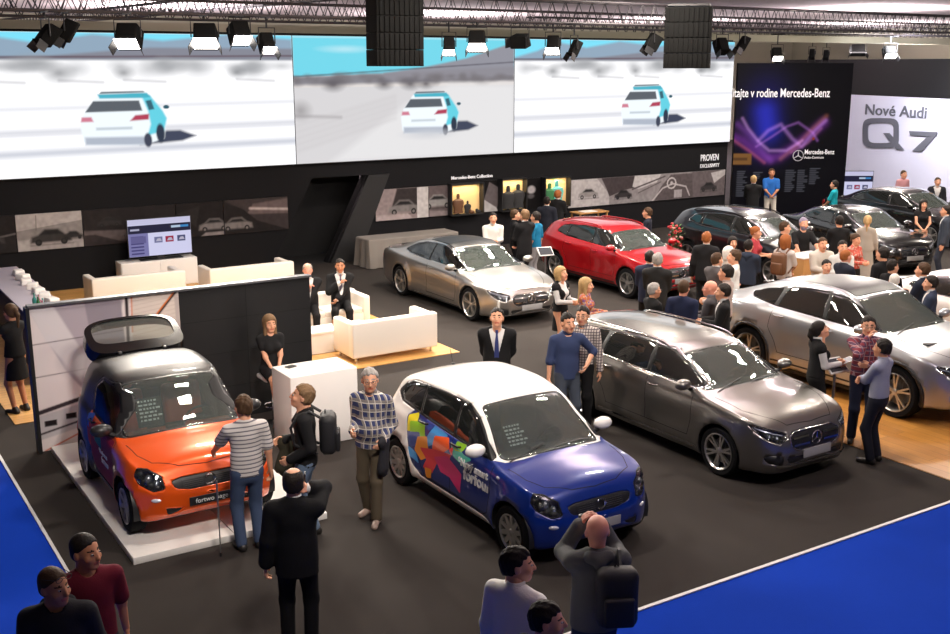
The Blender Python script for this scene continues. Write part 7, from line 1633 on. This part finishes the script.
# between coupe and wall
crowd = [
 (493, 212, 1.78, 175, 'man in a white shirt looking down behind the silver coupe', 'hold', ('shirt', (.66, .64, .60)), ('short', 'dark'), {}),
 (515, 209, 1.78, 80, 'man in black holding papers, right of the man in white', 'hold', ('shirt', K), ('short', 'brown'), {}),
 (525, 209, 1.91, -40, 'tall man in black seen from behind beside the turquoise shirt', 'front', ('jacket', K), ('short', 'fairbrown'), {}),
 (536, 211, 1.80, -60, 'man in a bright blue T-shirt left of the red car', 'down', ('tshirt', (.01, .17, .32)), ('short', 'dark'), dict(legs=('trousers', (.3, .3, .3)))),
 (558, 190, 1.72, 30, 'ginger-haired person in black facing the rightmost showcase', 'front', ('jacket', K), ('curly', 'ginger'), {}),
 (547, 196, 1.74, 10, 'dark-haired person in dark clothes facing the rightmost showcase', 'down', ('jacket', (.012, .014, .022)), ('short', 'dark'), {}),
 (648, 207, 1.73, -70, 'man in a dark navy T-shirt behind the bonnet of the red car', 'hold', ('tshirt', (.02, .022, .035)), ('short', 'brown'), {}),
 # crowd between red car and estate car
 (658, 252, 1.84, 20, 'grey-haired man in a charcoal jacket seen from behind at the red car front', 'front', ('jacket', (.016, .016, .016)), ('short', 'grey'), {}),
 (650, 250, 1.78, 10, 'dark-haired man partly hidden left of the grey-haired man at the red car', 'front', ('jacket', (.02, .025, .05)), ('short', 'dark'), {}),
 (654, 282, 1.69, 70, 'man with glasses in a black jacket at the roof of the estate car, leftmost there', 'hold', ('sweater', K), ('short', 'grey'), dict(glasses=True)),
 (684, 279, 1.80, 30, 'man with cropped hair in a navy jacket seen from behind over the estate car', 'carry', ('sweater', (.015, .02, .05)), ('crop', 'brown'), dict(skin='pink')),
 (707, 231, 1.84, 25, 'tall blond man in a black suit seen from behind beside the dark SUV', 'down', ('suit', K), ('short', 'ginger'), {}),
 (717, 252, 1.80, 60, 'man in a grey-brown suit seen from behind', 'front', ('suit', (.075, .068, .07)), ('short', 'brown'), {}),
 (727, 264, 1.87, -60, 'dark-haired man in a pale pink shirt', 'hold', ('shirt', (.42, .33, .30)), ('short', 'dark'), {}),
 (735, 249, 1.80, -75, 'man in a white T-shirt near the middle of the crowd', 'hold', ('tshirt', (.66, .65, .62)), ('short', 'brown'), {}),
 (711, 280, 1.72, -70, 'bald man with glasses in a grey suit behind the estate car', 'hold', ('suit', (.06, .055, .06)), ('bald', 'grey'), dict(glasses=True, skin='pink', inner=(.25, .25, .28))),
 (724, 283, 1.78, -80, 'black-haired man in a black suit and white collar beside the bald man', 'hold', ('suit', K), ('short', 'dark'), {}),
 (729, 246, 1.67, 60, 'white-haired woman in a pale top in the crowd', 'front', ('blouse', (.5, .46, .42)), ('bob', 'white'), dict(sex='f')),
 (733, 236, 1.66, 175, 'dark-haired woman in black standing in front of the dark SUV', 'front', ('blouse', (.02, .015, .015)), ('long', 'dark'), dict(sex='f')),
 (756, 226, 1.72, 120, 'woman with pinned-up ginger hair and bare shoulders behind the flowers', 'hold', ('tshirt', (.35, .04, .05)), ('bun', 'ginger'), dict(sex='f')),
 (749, 239, 1.76, 30, 'man in a navy hooded jacket seen from behind', 'front', ('hoodie', (.022, .03, .05)), ('short', 'dark'), {}),
 (785, 221, 1.80, 95, 'man in a black T-shirt left of the bearded man at the desk', 'table', ('tshirt', K), ('short', 'brown'), {}),
 (804, 217, 1.83, 170, 'bearded man with lilac-grey hair in black at the brown desk', 'table', ('tshirt', K), ('short', 'lilac'), dict(beard=True)),
 (786, 234, 1.82, 40, 'woman with auburn hair in a white top with a brown backpack', 'front', ('tshirt', (.55, .50, .47)), ('bob', 'ginger'), dict(sex='f')),
 (840, 215, 1.80, 0, 'broad man in a black T-shirt seen from behind at the black car', 'front', ('tshirt', K), ('short', 'dark'), dict(bulk=1.15)),
 (823, 237, 1.75, 175, 'young man in a cream sweatshirt beside the brown desk', 'hold', ('hoodie', (.52, .48, .42)), ('short', 'brown'), {}),
 (827, 259, 1.66, 175, 'short dark-haired person over the roof of the large silver SUV', 'down', ('tshirt', (.4, .38, .34)), ('short', 'dark'), {}),
 (843, 240, 1.77, 180, 'man in a white shirt behind the navy suit', 'hold', ('shirt', (.55, .55, .53)), ('short', 'dark'), {}),
 (846, 249, 1.76, 70, 'man in a navy suit over the roof of the large silver SUV', 'front', ('suit', (.015, .018, .03)), ('crop', 'ginger'), dict(skin='pink')),
 (856, 233, 1.66, 150, 'woman in a coral patterned top left of the pale long coat', 'hold', ('blouse', cm('print_coral', (.5, .10, .07), 'print', (.45, .3, .24), 1.8, (.4, .06, .05))), ('bun', 'brown'), dict(sex='f')),
 (884, 246, 1.85, -30, 'dark-haired man in black right of the pale long coat', 'down', ('sweater', K), ('short', 'dark'), {}),
 (893, 259, 1.72, 70, 'dark-haired person in black above the grey-haired man', 'hold', ('sweater', K), ('short', 'dark'), {}),
 (895, 273, 1.66, 20, 'old man with thin white hair behind the roof of the large silver SUV', 'front', ('shirt', (.3, .3, .35)), ('crop', 'white'), dict(skin='pink')),
 (924, 262, 1.80, -50, 'brown-haired man in a navy suit at the white car', 'front', ('suit', (.014, .018, .032)), ('short', 'brown'), {}),
 (932, 275, 1.74, -70, 'dark-haired man in a blue-grey suit at the white car, nearest the camera there', 'hold', ('suit', (.03, .04, .07)), ('short', 'dark'), {}),
 # far side
 (754, 175, 1.82, 5, 'light-haired man in black facing the purple poster', 'front', ('jacket', K), ('short', 'blond'), {}),
 (772, 168, 1.90, 185, 'man in a royal blue T-shirt and white trousers with crossed hands', 'front', ('tshirt', (.02, .12, .42)), ('short', 'brown'), dict(legs=('trousers', (.5, .46, .40)), skin='tan')),
 (835, 180, 1.74, -60, 'man in a turquoise T-shirt at the right end of the purple poster', 'front', ('tshirt', (.01, .32, .38)), ('short', 'dark'), {}),
 (904, 170, 1.76, 160, 'man in a pink shirt and tie in front of the pale wall', 'down', ('shirt', (.5, .25, .27)), ('short', 'brown'), {}),
 (938, 177, 1.78, 190, 'man in a dark suit in front of the pale wall', 'down', ('suit', (.02, .022, .03)), ('short', 'brown'), {}),
]
people = {}
for px, py, h, face, label, pose, top, hair, kw in crowd:
    k = dict(kw); lg = k.pop('legs', ('trousers', K)); people[label] = person(at_head(px, py, h), face, h, label, pose, top, lg, hair, res=.021, **k)
person(at_head(868, 215, 1.74), 20, 1.74, 'person with blond ponytail in a long pale beige robe seen from behind', 'down', ('dress', (.36, .32, .27), .08, 1.0), ('none', None), ('pony', 'blond'), sex='f', bulk=1.2, res=.021)
person(at_head(924, 199, 1.72), 185, 1.72, 'dark-haired hostess in a black top and short beige skirt by the black car', 'front', ('blouse', K), ('skirt', (.30, .26, .20), .62), ('long', 'dark'), sex='f', res=.018, sleeve=.1)
person(at_head(947, 205, 1.82), -70, 1.82, 'man in a blue-grey jacket with a yellow stripe at the right edge', 'down', ('jacket', (.04, .05, .07)), ('trousers', (.03, .035, .05)), ('short', 'dark'), res=.021)
# ---- things people carry
def backpack(P, label, m, side=0.0, s=1.0, cat='backpack'):
    T, wpt = P['T'], P['wpt']; t = empty('backpack', P['root'].location, P['rz'], label, cat); t.scale = (P['s'],) * 3; R_ = P['R'].to_4x4()
    c = T((side, -.245, 1.20)); mb = MB(); mb.box(c, (.30 * s, .18, .44 * s), m, bev=.07, M=R_); b = mb.build('body', m, t); mb = MB(); c2 = T((side, -.345, 1.12)); mb.box(c2, (.22 * s, .05, .22 * s), m, bev=.03, M=R_); mb.build('front_pocket', m, t)
    for sx in ((-1, 1) if not side else (1,)):
        mb = MB(); x = sx * .10 + side * .4; mb.tube([T((x, -.17, 1.40)), T((x * 1.1, -.06, 1.468)), T((x * 1.25, .05, 1.44)), T((x * 1.3, .135, 1.30)), T((x * 1.5, .10, 1.12)), T((x * 1.6, -.14, 1.02))], .017, m, 6); mb.build('strap', m, t)
    mb = MB(); mb.tube([T((side - .03, -.22, 1.41)), T((side, -.22, 1.45)), T((side + .03, -.22, 1.41))], .008, m, 6); mb.build('handle', m, t); return t
BP = mat('nylon_black', (.010, .010, .012), .6, bump=.3)
backpack(man_pack, 'black backpack worn by the blond man in the black sweater', BP); backpack(man_photo, 'black backpack slung on the right shoulder of the bald man', BP, .10, 1.05)
backpack(people['woman with auburn hair in a white top with a brown backpack'], 'brown leather backpack of the auburn-haired woman', JB)
def held(name, P, hand, off, dim, m, label, cat, tilt=0, mscreen=None):
    W_ = P['arms'][hand][2]; p = P['wpt'](tuple(W_ + Vector(off))); t = MB(); t.box((0, 0, 0), dim, m, bev=min(dim) * .3, M=Matrix.Rotation(math.radians(tilt), 4, 'X')); o = t.build(name, m, loc=p); o.rotation_euler = (0, 0, P['rz']); tag(o, label, cat)
    if mscreen: q = MB(); q.box((0, 0, dim[2] / 2 if dim[2] < dim[1] else 0), (dim[0] * .9, dim[1] * .9 if dim[2] < dim[1] else dim[1] * 1.05, .002 if dim[2] < dim[1] else dim[2] * .9), mscreen, M=Matrix.Rotation(math.radians(tilt), 4, 'X')); q.build('screen', mscreen, o)
    return o
SG = mat('screen_grey', (.3, .32, .36), .2)
held('phone', man_call, 0, (-.025, .035, .06), (.012, .07, .14), BLACKP, 'black phone at the ear of the balding man', 'phone'); held('camera', man_photo, 0, (-.11, .05, .03), (.12, .05, .08), BLACKP, 'small black camera held up by the bald man', 'camera')
held('tablet', woman_pad, 0, (-.10, .10, .01), (.19, .26, .012), WHL, 'white tablet in the hands of the hostess with a ponytail', 'tablet', 20, SG)
jk = MB(); W_ = man_plaid['arms'][1][2]; p = man_plaid['wpt'](tuple(W_ + Vector((0, .02, -.12))))
def folded(P, hand, label, m, dim=(.16, .26, .36), off=(0, .0, -.15)):
    W_ = P['arms'][hand][2]; p = P['wpt'](tuple(W_ + Vector(off))); V_, F_ = nets(lambda q: np.maximum(sm(rc(q * np.array([1.6, 1, 1]), (0, -.08, .12), (0, .06, .14), .07, .07), rc(q * np.array([1.8, 1, 1]), (0, -.04, .05), (0, .02, -.16), .09, .11), .05) + .008 * np.sin(q[:, 1] * 60 + q[:, 2] * 14), -.3 - q[:, 2]), np.array((-.16, -.22, -.32)), np.array((.16, .24, .26)), .016)
    o = np_mesh('folded_jacket', V_, F_, m); o.location = p; o.rotation_euler = (0, 0, P['rz']); return tag(o, label, 'jacket')
folded(man_plaid, 1, 'dark jacket hanging over the arm of the man in the checked shirt', cloth_mat('cloth_jacket_dark', (.02, .02, .025))); folded(man_pack, 0, 'dark olive jacket carried over the arm of the blond man', cloth_mat('cloth_jacket_olive', (.035, .033, .022)))
